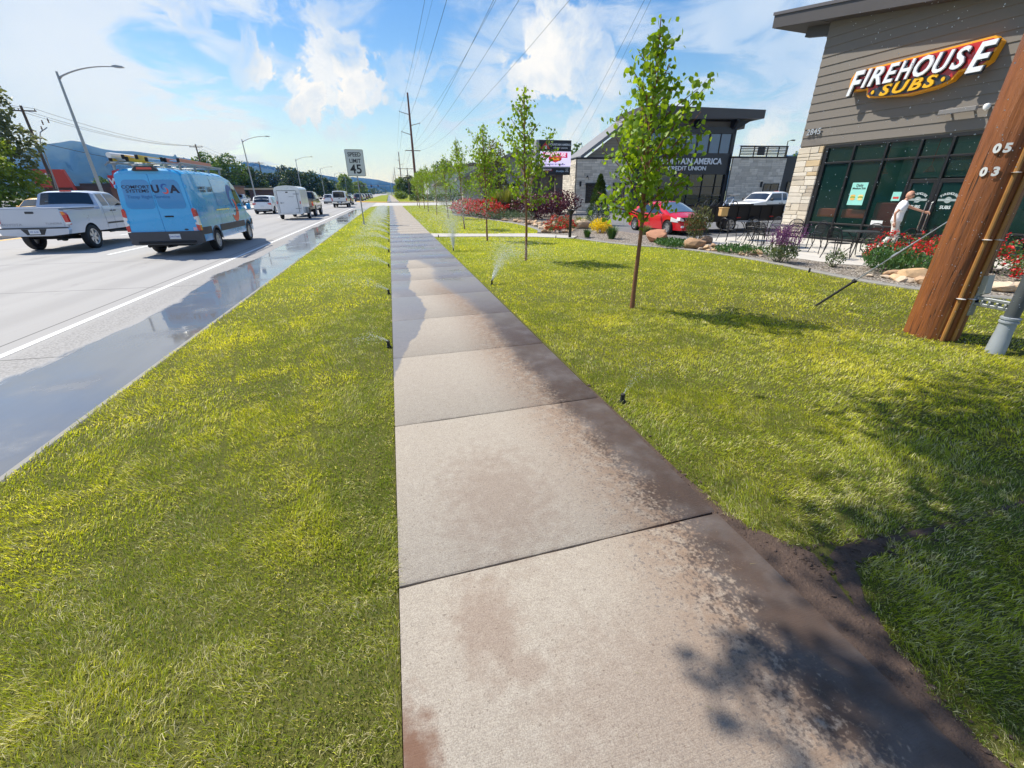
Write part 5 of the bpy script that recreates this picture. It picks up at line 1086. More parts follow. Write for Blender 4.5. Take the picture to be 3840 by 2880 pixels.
text('lettering','CARGO',.10,M('grey lettering',(.25,.27,.3),.4),d,.001,0,0,(.22,-.05,1.62),sx=1.2); g=MB(); g.bbox(-.1,.06,-.052,-.045,1.88,1.96,.002); g.build('maker_plate',DARKP,d)
for sg in (-1,1):
    g=MB(); g.bbox(sg*.80-.03,sg*.80+.03,-.06,-.02,1.12,1.32,.008); g.build('tail_light',REDL,t)
    g=MB(); g.prism([(1.15,.45),(1.25,.86),(2.05,.86),(2.15,.45),(2.08,.45),(2.0,.80),(1.3,.80),(1.22,.45)],sg*.88,sg*1.10,ax='x'); g.bbox(min(sg*.88,sg*1.1),max(sg*.88,sg*1.1),1.12,1.2,.42,.86,.01); g.build('mudguard',GALV,t)
    wheel(t,sg*1.0,1.65,.33,.2,RIM,5,True,sg)
g=MB(); g.tube([(-.6,3.1,.5),(0,4.2,.48)],.035,6); g.tube([(.6,3.1,.5),(0,4.2,.48)],.035,6); g.build('drawbar',BLKMET,t)
# ---------------------------------------------------------------- black open utility trailer with bicycles behind the patio
t=thing('utility_trailer','long black open-topped utility trailer parked behind the patio tables','trailer',(15.1,17.6,0)); TB=M('black mesh trailer side',(.012,.012,.014),.55,var=.3,vs=10)
g=MB(); g.box(-2.1,2.1,-.9,.9,.50,.56); 
for y in (-.9,.88): g.bbox(-2.1,2.1,y,y+.02,.56,1.06,.003)
for x in (-2.1,2.08): g.bbox(x,x+.02,-.88,.88,.56,1.04,.003)
g.build('body',TB,t)
g=MB()
for y in (-.93,.90):
    g.bbox(-2.13,2.13,y,y+.04,1.05,1.10,.008)
    for k in range(8): g.bbox(-2.12+k*.6,-2.08+k*.6,y-.01,y+.03,.50,1.06,.006)
g.bbox(-2.13,2.13,-.93,.93,.44,.50,.01); g.tube([(-2.1,0,.45),(-3.2,0,.42)],.05,6); g.build('frame',BLKMET,t)
for x in (-.75,.55):
    for sg in (-1,1):
        w_=wheel(t,x,sg*.98,.32,.2,RIM,6,True,1); w_.rotation_euler=(0,0,R(90*sg))
g=MB(); g.bbox(-.35,-.15,-.95,-.93,.58,.62,.002); g.bbox(1.4,1.6,-.95,-.93,.60,.64,.002); g.build('side_marker',REDL,t)
def bicycle(label,loc,rz,col):
    t=thing('bicycle',label,'bicycle',loc,rz); pm=paint('bicycle '+label.split(' ')[0],col)
    for x in (0,1.02):
        g=MB()
        pts=[(x+.33*math.cos(a*math.pi/12),0,.34+.33*math.sin(a*math.pi/12)) for a in range(25)]; g.tube(pts,.018,6,False)
        for k in range(10): a=k*math.pi/5; g.tube([(x,0,.34),(x+.32*math.cos(a),0,.34+.32*math.sin(a))],.0025,3)
        g.build('wheel',BLACK,t,smooth=True)
    g=MB(); g.tube([(0,0,.34),(.38,0,.78),(.85,0,.84),(1.02,0,.34)],.016,6); g.tube([(.38,0,.78),(.45,0,.30),(0,0,.34)],.014,6); g.tube([(.45,0,.3),(.86,0,.78)],.016,6); g.tube([(.36,0,.75),(.33,0,.90)],.012,6); g.build('frame',pm,t)
    g=MB(); g.bbox(.22,.45,-.06,.06,.89,.93,.02); g.build('saddle',BLACK,t); g=MB(); g.tube([(.85,-.25,.95),(.84,0,.93),(.85,.25,.95)],.012,6); g.tube([(.85,0,.82),(.84,0,.93)],.012,6); g.build('handlebar',BLKMET,t)
bicycle('blue bicycle standing in the black utility trailer',(14.6,17.6,.56),.3,(.05,.2,.5)); bicycle('dark bicycle standing in the left end of the black trailer',(13.3,17.4,.56),.1,(.03,.03,.03))
g=MB(); g.bbox(-.16,.16,-.12,.12,0,.32,.03); g.bbox(-.17,.17,-.13,.13,.30,.34,.01); o=g.build('cooler',M('tan plastic',(.60,.38,.14),.5),None,loc=(13.35,15.9,.72)); tag(o,'small tan box standing on the far patio table','box')
g=MB(); g.tube([(0,0,.0),(0,0,.95)],.03,8); 
# ================================================================== BUILDINGS
WINM=glassmat('storefront glass',tint=(.02,.085,.075),alpha=.72); DKG_=M('dark charcoal metal panel',(.035,.036,.040),.5,var=.12,vs=3); TAUPE=M('taupe lap siding',(.175,.155,.135),.7,var=.08,vs=5,bmp=.1); FASC=M('dark bronze fascia',(.065,.058,.058),.5,var=.1,vs=2)
SOFF=M('soffit boards',(.10,.095,.09),.7); STN=M('split limestone',(.62,.56,.47),.85,var=.14,vs=6,bmp=.6,attr='mul'); MORT=M('grey mortar',(.26,.24,.21),.95,var=.2,vs=20); BLWHITE=M('white acrylic letter',(.80,.82,.86),.4,var=.03)
def ashlar(x0,x1,z0,z1,y=0.,seed=1,h=(.11,.26),l=(.22,.62),d=.05,tones=None,grey=0.):
    rng=random.Random(seed); g=MB(); z=z0
    while z<z1-.03:
        hh=min(rng.uniform(*h),z1-z); 
        if z1-z-hh<.07: hh=z1-z
        x=x0
        while x<x1-.02:
            ll=rng.uniform(*l); 
            if x1-x-ll<.15: ll=x1-x
            t=rng.random()
            k=(1.12,1.12,1.12) if t<.45 else (1.,.97,.92) if t<.75 else (.95,.80,.58) if t<.88 else (.80,.76,.72)
            if grey: q=rng.uniform(.70,1.05); k=(q*1.22,q*1.22,q*1.24)
            g.col=k; parts=[(z,hh)] if hh<.19 or rng.random()<.5 else [(z,hh*.5),(z+hh*.5,hh*.5)]
            for za,ha in parts: g.bbox(x+.006,x+ll-.006,y-d-rng.uniform(0,.018),y,za+.006,za+ha-.006,.012)
            x+=ll
        z+=hh
    g.col=(1,1,1); return g
# ---- sandwich shop on the right
UA=math.atan2(-.995,.0995); b1=thing('restaurant_building','taupe-sided sandwich restaurant with a limestone corner and glass storefront at the right','restaurant building',(15.26,13.64,0),UA)
soff=lambda x: 6.73-.15*x
g=MB()
bh=.27; z=3.17
while z<7.2:
    for i in range(12):
        xa=-.97+i*11.4/12; xb=xa+11.4/12; ta,tb=min(z+bh,soff(xa)+.12),min(z+bh,soff(xb)+.12)
        if ta<=z or tb<=z: continue
        g.quad((xa,-.034,z),(xb,-.034,z),(xb,-.012,tb),(xa,-.012,ta)); g.quad((xa,-.034,z),(xa,0,z-.002),(xb,0,z-.002),(xb,-.034,z))
        if i==0: g.quad((xa,-.034,z),(xa,-.012,ta),(xa,.03,ta),(xa,.03,z))
    z+=bh
g.build('siding',TAUPE,b1)
g=MB(); g.prism([(-.96,0),(10.4,0),(10.4,soff(10.4)+.1),(-.96,soff(-.96)+.1)],.30,9.,ax='y'); 
g=MB(); 
g.prism([(-.96,3.13),(10.4,3.13),(10.4,soff(10.4)+.1),(-.96,soff(-.96)+.1)],0.002,.3,ax='y'); g.box(-.96,-.66,.3,9,0,6.6); g.box(-.96,10.4,8.7,9,0,5.2); g.box(-.95,-.02,.0,.3,0,3.13); g.build('wall',M('taupe wall',(.20,.18,.155),.8,vs=3),b1)
g=MB(); g.box(10.1,10.4,.3,9,0,5.1); g.build('wall',M('taupe wall',(.20,.18,.155)),b1)
ashlar(-.96,.0,.0,3.12,-.0,5,d=.07).build('stone_pier',STN,b1,col=True)
g=MB(); g.box(-.95,-.01,-.045,-.001,.0,3.10); g.build('mortar_backing',MORT,b1)
# shed roof with deep fascia
g=MB(); zz=lambda x:soff(x)
g.prism([(-2.9,zz(-2.9)),(11.5,zz(11.5)),(11.5,zz(11.5)+.40),(-2.9,zz(-2.9)+.40)],-.52,10.,ax='y'); rf=g.build('roof',FASC,b1)
g=MB(); g.prism([(-2.93,zz(-2.93)+.37),(11.55,zz(11.55)+.37),(11.55,zz(11.55)+.46),(-2.93,zz(-2.93)+.46)],-.56,10.05,ax='y'); g.build('drip_edge',M('metal drip edge',(.11,.10,.105),.4),rf)
g=MB(); g.prism([(-2.85,zz(-2.85)-.012),(-.98,zz(-.98)-.012),(-.98,zz(-.98)-.004),(-2.85,zz(-2.85)-.004)],-.48,9.5,ax='y'); g.build('soffit',SOFF,rf)
for y in (.15,4.2,8.4): g=MB(); g.prism([(-2.0,zz(-2.0)-.30),(-.97,zz(-.97)-.34),(-.97,zz(-.97)-.014),(-1.95,zz(-1.95)-.014)],y,y+.25,ax='y'); g.build('roof_beam',FASC,b1)
# storefront: frame bars and panes
g=MB(); mx=[.05,1.03,2.03,2.95,3.72,4.50,5.5,6.5,7.5,8.5,9.5]; 
g.bbox(-.0,10.1,-.02,.12,3.03,3.125,.008); g.bbox(0,10.1,-.02,.10,2.53,2.59,.008); g.bbox(.0,2.95,-.02,.10,.55,.61,.008); g.bbox(4.5,10.1,-.02,.10,.55,.61,.008); g.bbox(.0,2.95,-.02,.10,.01,.10,.008); g.bbox(4.5,10.1,-.02,.10,.01,.10,.008)
for x in mx:
    w=.10 if x==.05 else .035
    g.bbox(x-w,x+w,-.03,.11,.01,3.04,.006)
g.build('storefront_frame',BLKMET,b1)
for a,b in zip(mx,mx[1:]):
    rows=[(2.60,3.03)]
    if a in (2.95,3.72): rows+=[(2.01,2.53)]
    else: rows+=[(.62,2.53),(.11,.55)]
    for z0,z1 in rows:
        g=MB(); g.quad((a+.036,.03,z0+.001),(b-.036,.03,z0+.001),(b-.036,.03,z1-.001),(a+.036,.03,z1-.001)); g.build('glass_pane',WINM,b1)
for i,(a,b) in enumerate(((2.99,3.71),(3.74,4.46))):
    g=MB()
    for q in ((a,a+.09,.02,1.97),(b-.09,b,.02,1.97)): g.bbox(q[0],q[1],-.02,.05,q[2],q[3],.006)
    g.bbox(a,b,-.019,.05,1.86,1.97,.006); g.bbox(a,b,-.019,.05,.02,.26,.006); d=g.build('door',BLKMET,b1)
    g=MB(); g.quad((a+.088,.012,.255),(b-.088,.012,.255),(b-.088,.012,1.865),(a+.088,.012,1.865)); g.build('glass_pane',WINM,d)
    hx=b-.05 if i==0 else a+.05
    g=MB(); g.tube([(hx,-.02,.52),(hx,-.085,.56),(hx,-.085,1.32),(hx,-.02,1.36)],.016,8); g.build('door_handle',CHROME,d,smooth=True)
    DEC=M('frosted white decal',(.55,.62,.62),.5)
    cxm=(a+b)/2
    for k,ch in enumerate('FIREHOUSE'):
        an=R(62-k*15.5); text('decal_lettering',ch,.085,DEC,d,.0008,.002,0,(cxm-.21*math.sin(an),-.0,1.44+.13*math.cos(an)),(R(90),R(-math.degrees(an)*.6),0),1.)
    text('decal_lettering','SUBS',.12,DEC,d,.0008,.004,0,(cxm,0,1.20)); g=MB(); g.disc((cxm,.004,1.40),.085,20,'y'); g.box(cxm-.24,cxm+.24,.003,.006,1.37,1.43); g.build('decal_emblem',M('grey decal',(.30,.36,.36),.5),d); text('decal_lettering','1994',.05,DEC,d,.001,.002,0,(cxm,-.001,1.40))
# interior seen through the glass
g=MB(); g.box(-.6,10.1,.3,8.6,-.02,.015); g.build('interior_floor',M('brown tile',(.22,.15,.11),.4),b1)
g=MB(); g.bbox(2.2,9.4,3.3,3.9,.02,1.1,.02); g.build('counter',M('walnut counter',(.16,.08,.04),.5),b1)
g=MB(); g.box(1.5,9.0,4.54,4.58,2.0,2.8); g.build('menu_board',M('menu board',(.03,.03,.035),.4),b1)
for x in (1.0,2.4,5.4,7.4): g=MB(); g.tube([(x,1.9,2.35),(x,1.9,3.2)],.012,5); g.lathe([(.03,2.4),(.16,2.22),(.15,2.2),(.0,2.3)],12,Matrix.Translation((x,1.9,0))); g.build('pendant_lamp',M('red enamel shade',(.5,.04,.03),.4),b1)
g=MB(); g.box(.0,10.1,4.6,4.7,0,4.2); g.build('interior_wall',M('dark interior wall',(.20,.26,.23),.8),b1)
g=MB(); g.box(-.6,10.1,.31,4.6,3.2,3.25); g.build('ceiling',M('interior ceiling',(.30,.33,.32),.9),b1)
ORB=M('orange-red bench vinyl',(.55,.05,.015),.5); 
for a,b in ((.22,.98),(1.10,1.98)): g=MB(); g.bbox(a,b,.16,.28,.78,1.08,.03); g.build('bench_back',ORB,b1)
g=MB(); g.bbox(2.12,2.88,.18,.7,.02,1.30,.03); g.build('drinks_cooler',M('deep red cooler',(.32,.015,.02),.3,coat=.5),b1)
for x in (1.2,5.4,7.5): g=MB(); g.bbox(x,x+.7,1.6,2.3,.70,.74,.01); g.tube([(x+.35,1.95,0),(x+.35,1.95,.7)],.04,8); g.build('dining_table',M('wood table',(.25,.13,.06),.4),b1)
# posters
AQ=M('aqua poster',(.30,.68,.60),.5,var=.03); 
g=MB(); g.box(1.30,1.80,-.004,.002,1.21,1.91); p=g.build('window_poster',AQ,b1); p.location=(0,.02,0)
BLK_=M('black print',(.02,.02,.02),.5)
text('poster_lettering','Daily',.11,BLK_,p,.001,.002,0,(1.55,-.006,1.82)); text('poster_lettering','Medium Sub',.085,BLK_,p,.001,.002,0,(1.55,-.006,1.73))
for x,cc in ((1.43,(.75,.45,.12)),(1.68,(.80,.62,.25))):
    for k in range(3): g=MB(); g.disc((x,-.006-.001*k,1.50-.05*k),.085,14,'y',.04); g.build('printed_sandwich',M('print %s %d'%(x,k),(cc if k!=1 else (.25,.35,.05))),p)
g=MB(); g.box(2.62,2.86,-.004,.002,1.36,1.62); p=g.build('window_poster',AQ,b1); p.location=(0,.02,0); g=MB(); g.box(2.66,2.82,-.008,-.005,1.42,1.48); g.build('printed_picture',M('red print',(.6,.05,.04)),p)
g=MB(); g.box(2.25,2.60,-.004,.002,.62,.76); p=g.build('window_notice',M('white notice',(.75,.75,.75),.5),b1); p.location=(0,.02,0)
# wall numbers, light bar, camera
text('house_number','2845',.27,M('brushed steel numeral',(.55,.57,.60),.35,.6),b1,.012,.002,0,(-.54,-.075,3.60))
g=MB(); g.bbox(3.22,4.06,-.26,-.16,3.60,3.72,.012); g.box(3.4,3.44,-.17,-.02,3.64,3.68); g.box(3.9,3.94,-.17,-.02,3.64,3.68); g.build('light_bar',M('pewter light fixture',(.20,.19,.185),.5),b1)
g=MB(); g.lathe([(0,.09),(.06,.07),(.08,.02),(.06,-.05),(0,-.09)],14,Matrix.Translation((4.22,-.14,3.66))); g.tube([(4.22,-.03,3.68),(4.22,-.12,3.68)],.04,8); g.build('security_camera',M('white plastic',(.78,.78,.78),.4),b1,smooth=True)
# big illuminated sign
SY=-.28; sg_=link('shop_sign',None,b1)
bpy.data.objects.remove(sg_)
out=[(.47,4.62),(.45,4.98),(.56,5.16),(3.90,5.24),(4.06,5.10),(3.98,4.70),(3.86,4.60),(3.40,4.58),(3.27,4.40),(2.95,4.29),(2.3,4.22),(1.2,4.34),(1.09,4.42),(1.06,4.58)]
def inset(poly,d):
    c=Vector((sum(p[0] for p in poly)/len(poly),sum(p[1] for p in poly)/len(poly))); o_=[]
    n=len(poly)
    for i in range(n):
        a,b,c_=Vector(poly[i-1]),Vector(poly[i]),Vector(poly[(i+1)%n]); t1=(b-a).normalized(); t2=(c_-b).normalized(); n1_=Vector((-t1.y,t1.x)); n2__=Vector((-t2.y,t2.x)); m_=(n1_+n2__).normalized(); o_.append(tuple(b+m_*(-d)/max(.4,m_.dot(n1_))))
    return o_
area=sum(out[i-1][0]*out[i][1]-out[i][0]*out[i-1][1] for i in range(len(out))); sgn=-1 if area<0 else 1
g=MB(); g.prism(inset(out,.02*sgn*0),SY,-.05,ax='y'); ps=g.build('wall_sign',M('golden yellow sign edge',(.85,.36,.01),.4),b1)
def ins(poly,d): 
    q=inset(poly,d); A=lambda P:abs(sum(P[i-1][0]*P[i][1]-P[i][0]*P[i-1][1] for i in range(len(P)))); return q if A(q)<A(poly) else inset(poly,-d)
g=MB(); g.prism(ins(out,.05),SY-.012,SY-.001,ax='y'); g.build('red_panel',M('sign crimson',(.50,.012,.012),.3,var=.3,vs=1.5,coat=.4),ps)
g=MB(); g.disc((2.2,SY-.02,4.47),1.06,40,'y',.185); 
g=MB(); el=[(2.2+1.05*math.cos(2*math.pi*k/40),4.47+.18*math.sin(2*math.pi*k/40)) for k in range(40)]; g.prism(el,SY-.04,SY-.013,ax='y'); g.build('oval_panel',M('charcoal oval',(.03,.035,.045),.4),ps)
GOLDL=M('amber yellow letter',(.85,.46,.01),.4)
text('sign_lettering','SUBS',.40,GOLDL,ps,.03,.012,.25,(2.2,SY-.06,4.46),sx=1.35,space=1.25)
for x in (1.30,3.10): g=MB(); g.prism([(x+.045*math.cos(a*.628),4.47+.055*math.sin(a*.628)) for a in range(10)],SY-.07,SY-.041,ax='y'); g.build('sign_dot',GOLDL,ps)
LB=M('black letter return',(.02,.02,.025),.4)
def sign_word(par,x0,x1,zc,hb,hs,yf,m,mb,ext=.03,slant=.06,word='FIREHOUSE'):
    # widths relative; first and last letter larger and dropping lower
    ws=[1.0,.5,.92,.85,.95,1.05,.98,.85,1.15]; tot=sum(ws); x=x0
    for i,(ch,w) in enumerate(zip(word,ws)):
        ww=(x1-x0)*w/tot; big=i in (0,8); h=hb if big else hs; z=zc-(hb-hs)*.5 if big else zc+.0
        for (dy,mm,of) in ((ext,mb,.030),(-.0,m,.012)):
            o_=text('sign_lettering',ch,h*1.40,mm,par,ext if mm is m else ext*.8,of*h/.42,.28,(x+ww/2+(.03 if mm is mb else 0)*h,yf-(.05 if mm is m else 0),z-(.03*h if mm is mb else 0)),sx=1.0)
            d=o_.dimensions.x or 1; o_.scale=(ww*.95/d*1.0,1,1)
        x+=ww
sign_word(ps,.42,3.98,4.86,.64,.47,SY-.04,BLWHITE,LB)
# ---- credit union
A2=math.atan2(-.0995,.995); b2=thing('bank_building','limestone-clad credit union with a dark glazed entrance tower and sweeping roof','bank building',(15.6,37.1,0),A2)
GS=STN
ashlar(0,5.0,.0,4.2,.0,11,(.13,.26),(.3,.8),.05,grey=1).build('stone_wall',GS,b2,col=True)
g=MB(); g.box(.0,5.1,-.04,.25,0,4.18); g.box(-.02,.22,.25,5.4,0,4.18); g.build('wall',MORT,b2)
g=MB(); gg=ashlar(0,5.0,.0,4.2,.0,12,(.13,.26),(.3,.8),.05,grey=1); o=gg.build('stone_wall',GS,b2,col=True); o.rotation_euler=(0,0,R(90)); o.location=(-.03,0,0); o.rotation_euler=(0,0,R(-90)); o.location=(-.03,5.0,0)
g=MB(); g.bbox(-.12,5.1,-.12,5.5,4.19,4.31,.02); g.build('parapet_cap',BLKMET,b2)
DG2=glassmat('dark window glass',(.010,.016,.022),.12)
def win(par,x0,x1,z0,z1,y,hood=True,mull=()):
    g=MB()
    for q in ((x0,x1,z0,z0+.06),(x0,x1,z1-.06,z1),(x0,x0+.06,z0+.06,z1-.06),(x1-.06,x1,z0+.06,z1-.06)): g.box(q[0],q[1],y-.07,y+.05,q[2],q[3])
    for m_ in mull: g.box(m_-.03,m_+.03,y-.068,y+.05,z0+.06,z1-.06)
    w=g.build('window',BLKMET,par); g=MB(); g.box(x0+.05,x1-.05,y-.045,y-.035,z0+.05,z1-.05); g.build('pane',DG2,w)
    if hood: g=MB(); g.box(x0-.06,x1+.30,y-.30,y-.05,z1-.02,z1+.16); g.build('hood',BLKMET,w)
win(b2,.90,2.25,.78,2.2,-.03); win(b2,3.4,4.46,.79,2.2,-.03)
for x in (.97,2.2,3.5):
    g=MB(); g.tube([(x,-.04,2.85),(x,-.22,2.92),(x+.05,-.42,2.60)],.02,6); g.lathe([(.03,.1),(.08,0),(.09,-.03)],10,Matrix.Translation((x,-.12,2.84))); g.build('gooseneck_lamp',BLKMET,b2)
g=MB(); g.bbox(.32,.46,-.17,-.05,2.1,2.5,.02); g.build('wall_sconce',BLKMET,b2)
# sweeping roof wing behind
CREAM=M('cream lap siding',(.40,.35,.28),.75,var=.06)
g=MB(); g.prism([(.9,4.15),(5.35,4.15),(5.35,7.2),(5.3,7.2)],1.3,1.5,ax='y'); w_=g.build('gable_wall',CREAM,b2)
g=MB()
for k in range(14): z=4.2+k*.21; x0=.95+(z-4.15)*1.46; g.box(x0,5.3,1.275,1.3,z,z+.012)
g.build('siding_lines',M('siding shadow gap',(.16,.14,.12),.8),w_)
g=MB(); g.prism([(.5,4.20),(5.6,7.62),(5.6,7.95),(.5,4.48)],.6,5.,ax='y'); g.build('roof',M('grey roof edge',(.20,.20,.21),.6),b2)
# entrance tower
TW=M('black metal cladding',(.030,.031,.035),.45,var=.15,vs=2)
g=MB(); g.box(5.1,14.0,-1.2,-.9,6.15,6.6); g.box(5.1,14.0,-1.2,-.95,3.0,4.62); 
for q in ((5.1,6.25),(13.75,14.05)): g.box(q[0],q[1],-1.2,-.9,0,6.6)
g.box(13.75,14.05,-.9,4,0,6.6); g.box(5.1,5.4,-.9,4,0,6.8); tw=g.build('tower_wall',TW,b2)
g=MB(); 
for z in (1.0,2.0,): g.box(6.25,13.75,-1.06,-1.0,z,z+.05)
for x in (6.25,7.6,8.95,10.3,11.65,12.9): g.box(x,x+.06,-1.09,-1.0,0,3.0)
g.build('entrance_frame',BLKMET,b2); g=MB(); g.box(6.25,13.75,-1.0,-.98,.02,3.0); g.build('entrance_glass',DG2,b2)
SKYG=M('glass coloured with sky reflection',(.04,.12,.20),.05,.0,coat=1.);  # blue of the reflected sky is painted into the pane colour
for x0,x1 in ((6.3,7.35),(7.42,8.4),(8.55,9.45),(9.52,10.5),(10.64,11.62),(11.76,12.68),(12.74,13.66)):
    g=MB(); g.box(x0,x1,-1.10,-1.09,4.66,6.12); f=g.build('window_pane',SKYG,b2)
g=MB(); g.box(6.2,13.8,-1.15,-1.06,6.12,6.17); g.box(6.2,13.8,-1.15,-1.06,4.60,4.65)
for x in (6.25,7.36,8.42,9.47,10.52,11.64,12.69,13.68): g.box(x,x+(.12 if x in (8.42,10.52,11.64) else .06),-1.16,-1.05,4.655,6.115)
g.build('window_frame',BLKMET,b2)
text('sign_lettering','MOUNTAIN AMERICA',.66,BLWHITE,b2,.03,.012,0,(10.0,-1.26,4.0),sx=.95); text('sign_lettering','CREDIT UNION',.46,BLWHITE,b2,.03,.006,0,(9.9,-1.26,3.46),sx=1.12)
# monopitch tower roof with outriggers
g=MB(); g.prism([(5.1,7.00),(15.9,7.20),(15.9,7.82),(5.1,7.98)],-1.9,4.2,ax='y')
rf=g.build('roof',FASC,b2); rf.location=(0,.9,.0)
g=MB(); g.box(5.15,14.9,-.95,3.9,6.55,7.05); g.build('clerestory_band',M('grey brown band',(.13,.115,.105),.7),b2)
for x in (6.9,10.1,13.5):
    g=MB(); g.prism([(-1.8,7.02),(-1.2,6.45),(-.9,6.45),(-.9,7.10),(-1.8,7.12)],x,x+.26,ax='x'); g.build('outrigger',BLKMET,b2)
g=MB(); g.prism([(13.9,6.5),(14.1,6.5),(15.2,7.1),(15.6,7.18),(13.9,7.1)],-1.2,-1.0,ax='y'); g.build('outrigger',BLKMET,b2)
for c_ in b2.children:
    if c_.name.split('.')[0] in ('tower_wall','entrance_frame','entrance_glass','window_pane','window_frame','sign_lettering','clerestory_band','outrigger'): c_.location.y+=.9
# right stone wing with roof rail
gg=ashlar(0,5.25,0,4.28,0,13,(.13,.26),(.3,.8),.05,grey=1); o=gg.build('stone_wall',GS,b2,col=True,loc=(13.98,-.6,0))
g=MB(); g.box(14.06,19.22,-.63,-.35,0,4.26); g.build('wall',MORT,b2); g=MB(); g.bbox(13.9,19.3,-.72,-.2,4.28,4.40,.02); g.build('parapet_cap',BLKMET,b2)
g=MB()
for k in range(6): g.box(14.6,19.15,-.52,-.49,4.50+k*.12,4.57+k*.12)
for x in (14.58,15.9,17.2,18.3,19.13): g.box(x,x+.06,-.54,-.46,4.38,5.24)
g.box(14.5,19.2,-.56,-.44,5.18,5.24); g.build('roof_rail',BLKMET,b2)
g=MB(); g.box(16.3,17.0,-.50,-.45,4.5,5.1); g.build('rail_panel',FASC,b2)
win(b2,17.45,19.0,.9,2.25,-.65,False,(18.2,)); g=MB(); g.bbox(17.1,17.28,-.78,-.65,1.95,2.4,.03); g.build('wall_sconce',BLKMET,b2)
g=MB(); g.box(19.2,24.,-.4,.0,0,4.45); g.build('side_wall',TW,b2); win(b2,20.0,21.6,.3,2.4,-.41,False)
g=MB(); g.tube([(19.45,0,4.4),(19.45,0,5.65),(19.9,0,5.75)],.035,6); g.bbox(19.8,20.1,-.08,.08,5.68,5.78,.02); g.build('roof_light',BLKMET,b2)
# brown annex left of the bank with beige column, and grey-sided unit with a mono-pitch roof
b3=thing('brick_building','low brown brick building with a beige column behind the pylon sign','building',(14.6,46.5,0),A2)
g=MB(); g.box(0,4.2,0,4,0,3.4); g.build('wall',M('brown brick',(.115,.088,.072),.85,var=.2,vs=18,bmp=.3),b3)
g=MB(); g.bbox(2.95,3.75,-1.2,-.5,.95,3.6,.03); c_=g.build('column',M('beige stucco',(.47,.39,.29),.8,vs=3),b3); g=MB(); g.bbox(2.6,4.3,-1.35,-.35,0,.92,.02); g.bbox(2.5,4.4,-1.42,-.28,.92,1.02,.02); g.build('pedestal',GS if False else MORT,c_)
g=MB(); g.box(-.2,4.6,-.6,4.2,3.4,3.75); g.build('roof',FASC,b3)
b4=thing('shop_building','grey lap-sided shop with a low mono-pitch roof, half hidden by the young trees','building',(13.0,61,0),A2); 
GSID=M('grey lap siding',(.30,.28,.265),.75,var=.08); g=MB(); g.prism([(-3.4,0),(6.0,0),(6.0,6.3),(3.0,5.9),(-3.4,3.4)],0,6,ax='y'); g.build('wall',GSID,b4); g=MB(); g.prism([(-4.2,3.1),(3.2,6.05),(6.4,6.45),(6.4,6.75),(3.1,6.4),(-4.2,3.45)],-.8,6.5,ax='y'); g.build('roof',M('weathered grey roof',(.25,.24,.235),.7),b4)
win(b4,-.6,1.7,.4,2.6,-.01,True,(.5,)); win(b4,2.6,4.2,.4,2.6,-.01,True)
b5=thing('gabled_building','long pale building with a low gable behind the fifth and sixth young trees','building',(9.3,112,0),0)
g=MB(); g.prism([(0,0),(22,0),(22,6.0),(11,7.6),(0,5.3)],0,14,ax='y'); g.build('wall',M('pale blue-grey siding',(.50,.52,.56),.8,var=.04),b5); g=MB(); g.prism([(-.8,5.2),(11,7.7),(22.8,6.0),(22.8,6.4),(11,8.2),(-.8,5.7)],-.8,14.5,ax='y'); g.build('roof',M('dark shingle roof',(.16,.13,.12),.9,vs=3),b5)
g=MB(); g.box(3,5.2,-1.0,-.02,0,2.9); g.box(12,15,-.3,-.01,.2,2.2); g.build('doorway',M('dark doorway',(.05,.05,.06),.7),b5)
b6=thing('brown_house','small dark-roofed house peeping between the far young trees','house',(7.4,98.5,0),0)
g=MB(); g.box(2,5.2,0,4,0,3.0); g.build('wall',M('pale stucco house',(.5,.48,.44),.8),b6); g=MB(); g.prism([(1.6,2.95),(3.6,4.4),(5.6,2.95)],-.4,4.4,ax='y'); g.build('roof',M('dark shingle roof',(.16,.13,.12)),b6)
# low green hedge beyond the side street
P=[]; r_=np.random.default_rng(77); 
for (x0,x1,y,h) in ((4.0,12.,97.2,1.3),(12,24,97,1.5)):
    n=1600; P.append(np.stack([r_.uniform(x0,x1,n),y+r_.normal(0,.35,n),r_.random(n)**.6*h],1))
for P_,lab in zip(P,('trimmed green hedge beyond the side street, left stretch behind the far trees','trimmed green hedge beyond the side street, right stretch before the pale building')):
    t=thing('hedge',lab,'hedge',(0,0,0)); leaf_cloud('foliage',P_,.22,6,MDG,t,0,up=True)
bush('rounded bright green bush at the far end of the sidewalk','round_bush','bush',(3.4,140),1.8,1.2,1500,.3,YLG,601)
# ---- pylon sign
t=thing('pylon_sign','pylon sign with a lit message panel above the brown building','sign',(11.95,36.,0),0); SGB=M('sign cabinet grey',(.30,.31,.33),.45)
g=MB(); g.bbox(-.3,2.62,.0,.75,2.95,5.42,.02); g.build('cabinet',SGB,t); g=MB(); g.box(.3,.9,.2,.55,0,2.95); g.box(1.5,2.1,.2,.55,0,2.95); g.build('post',M('brown post',(.13,.10,.085),.8),t)
PB=M('black sign face',(.018,.018,.022),.35)
g=MB(); g.box(-.08,2.62,-.03,-.001,4.66,5.42); f=g.build('top_panel',PB,t); g=MB(); g.box(-.08,2.62,-.03,-.001,2.95,3.46); f2=g.build('tenant_panel',PB,t)
text('sign_lettering','MOUNTAIN AMERICA',.205,BLWHITE,f,.006,.003,0,(1.68,-.04,5.1)); text('sign_lettering','CREDIT UNION',.14,BLWHITE,f,.006,.001,0,(1.70,-.04,4.87),sx=1.25)
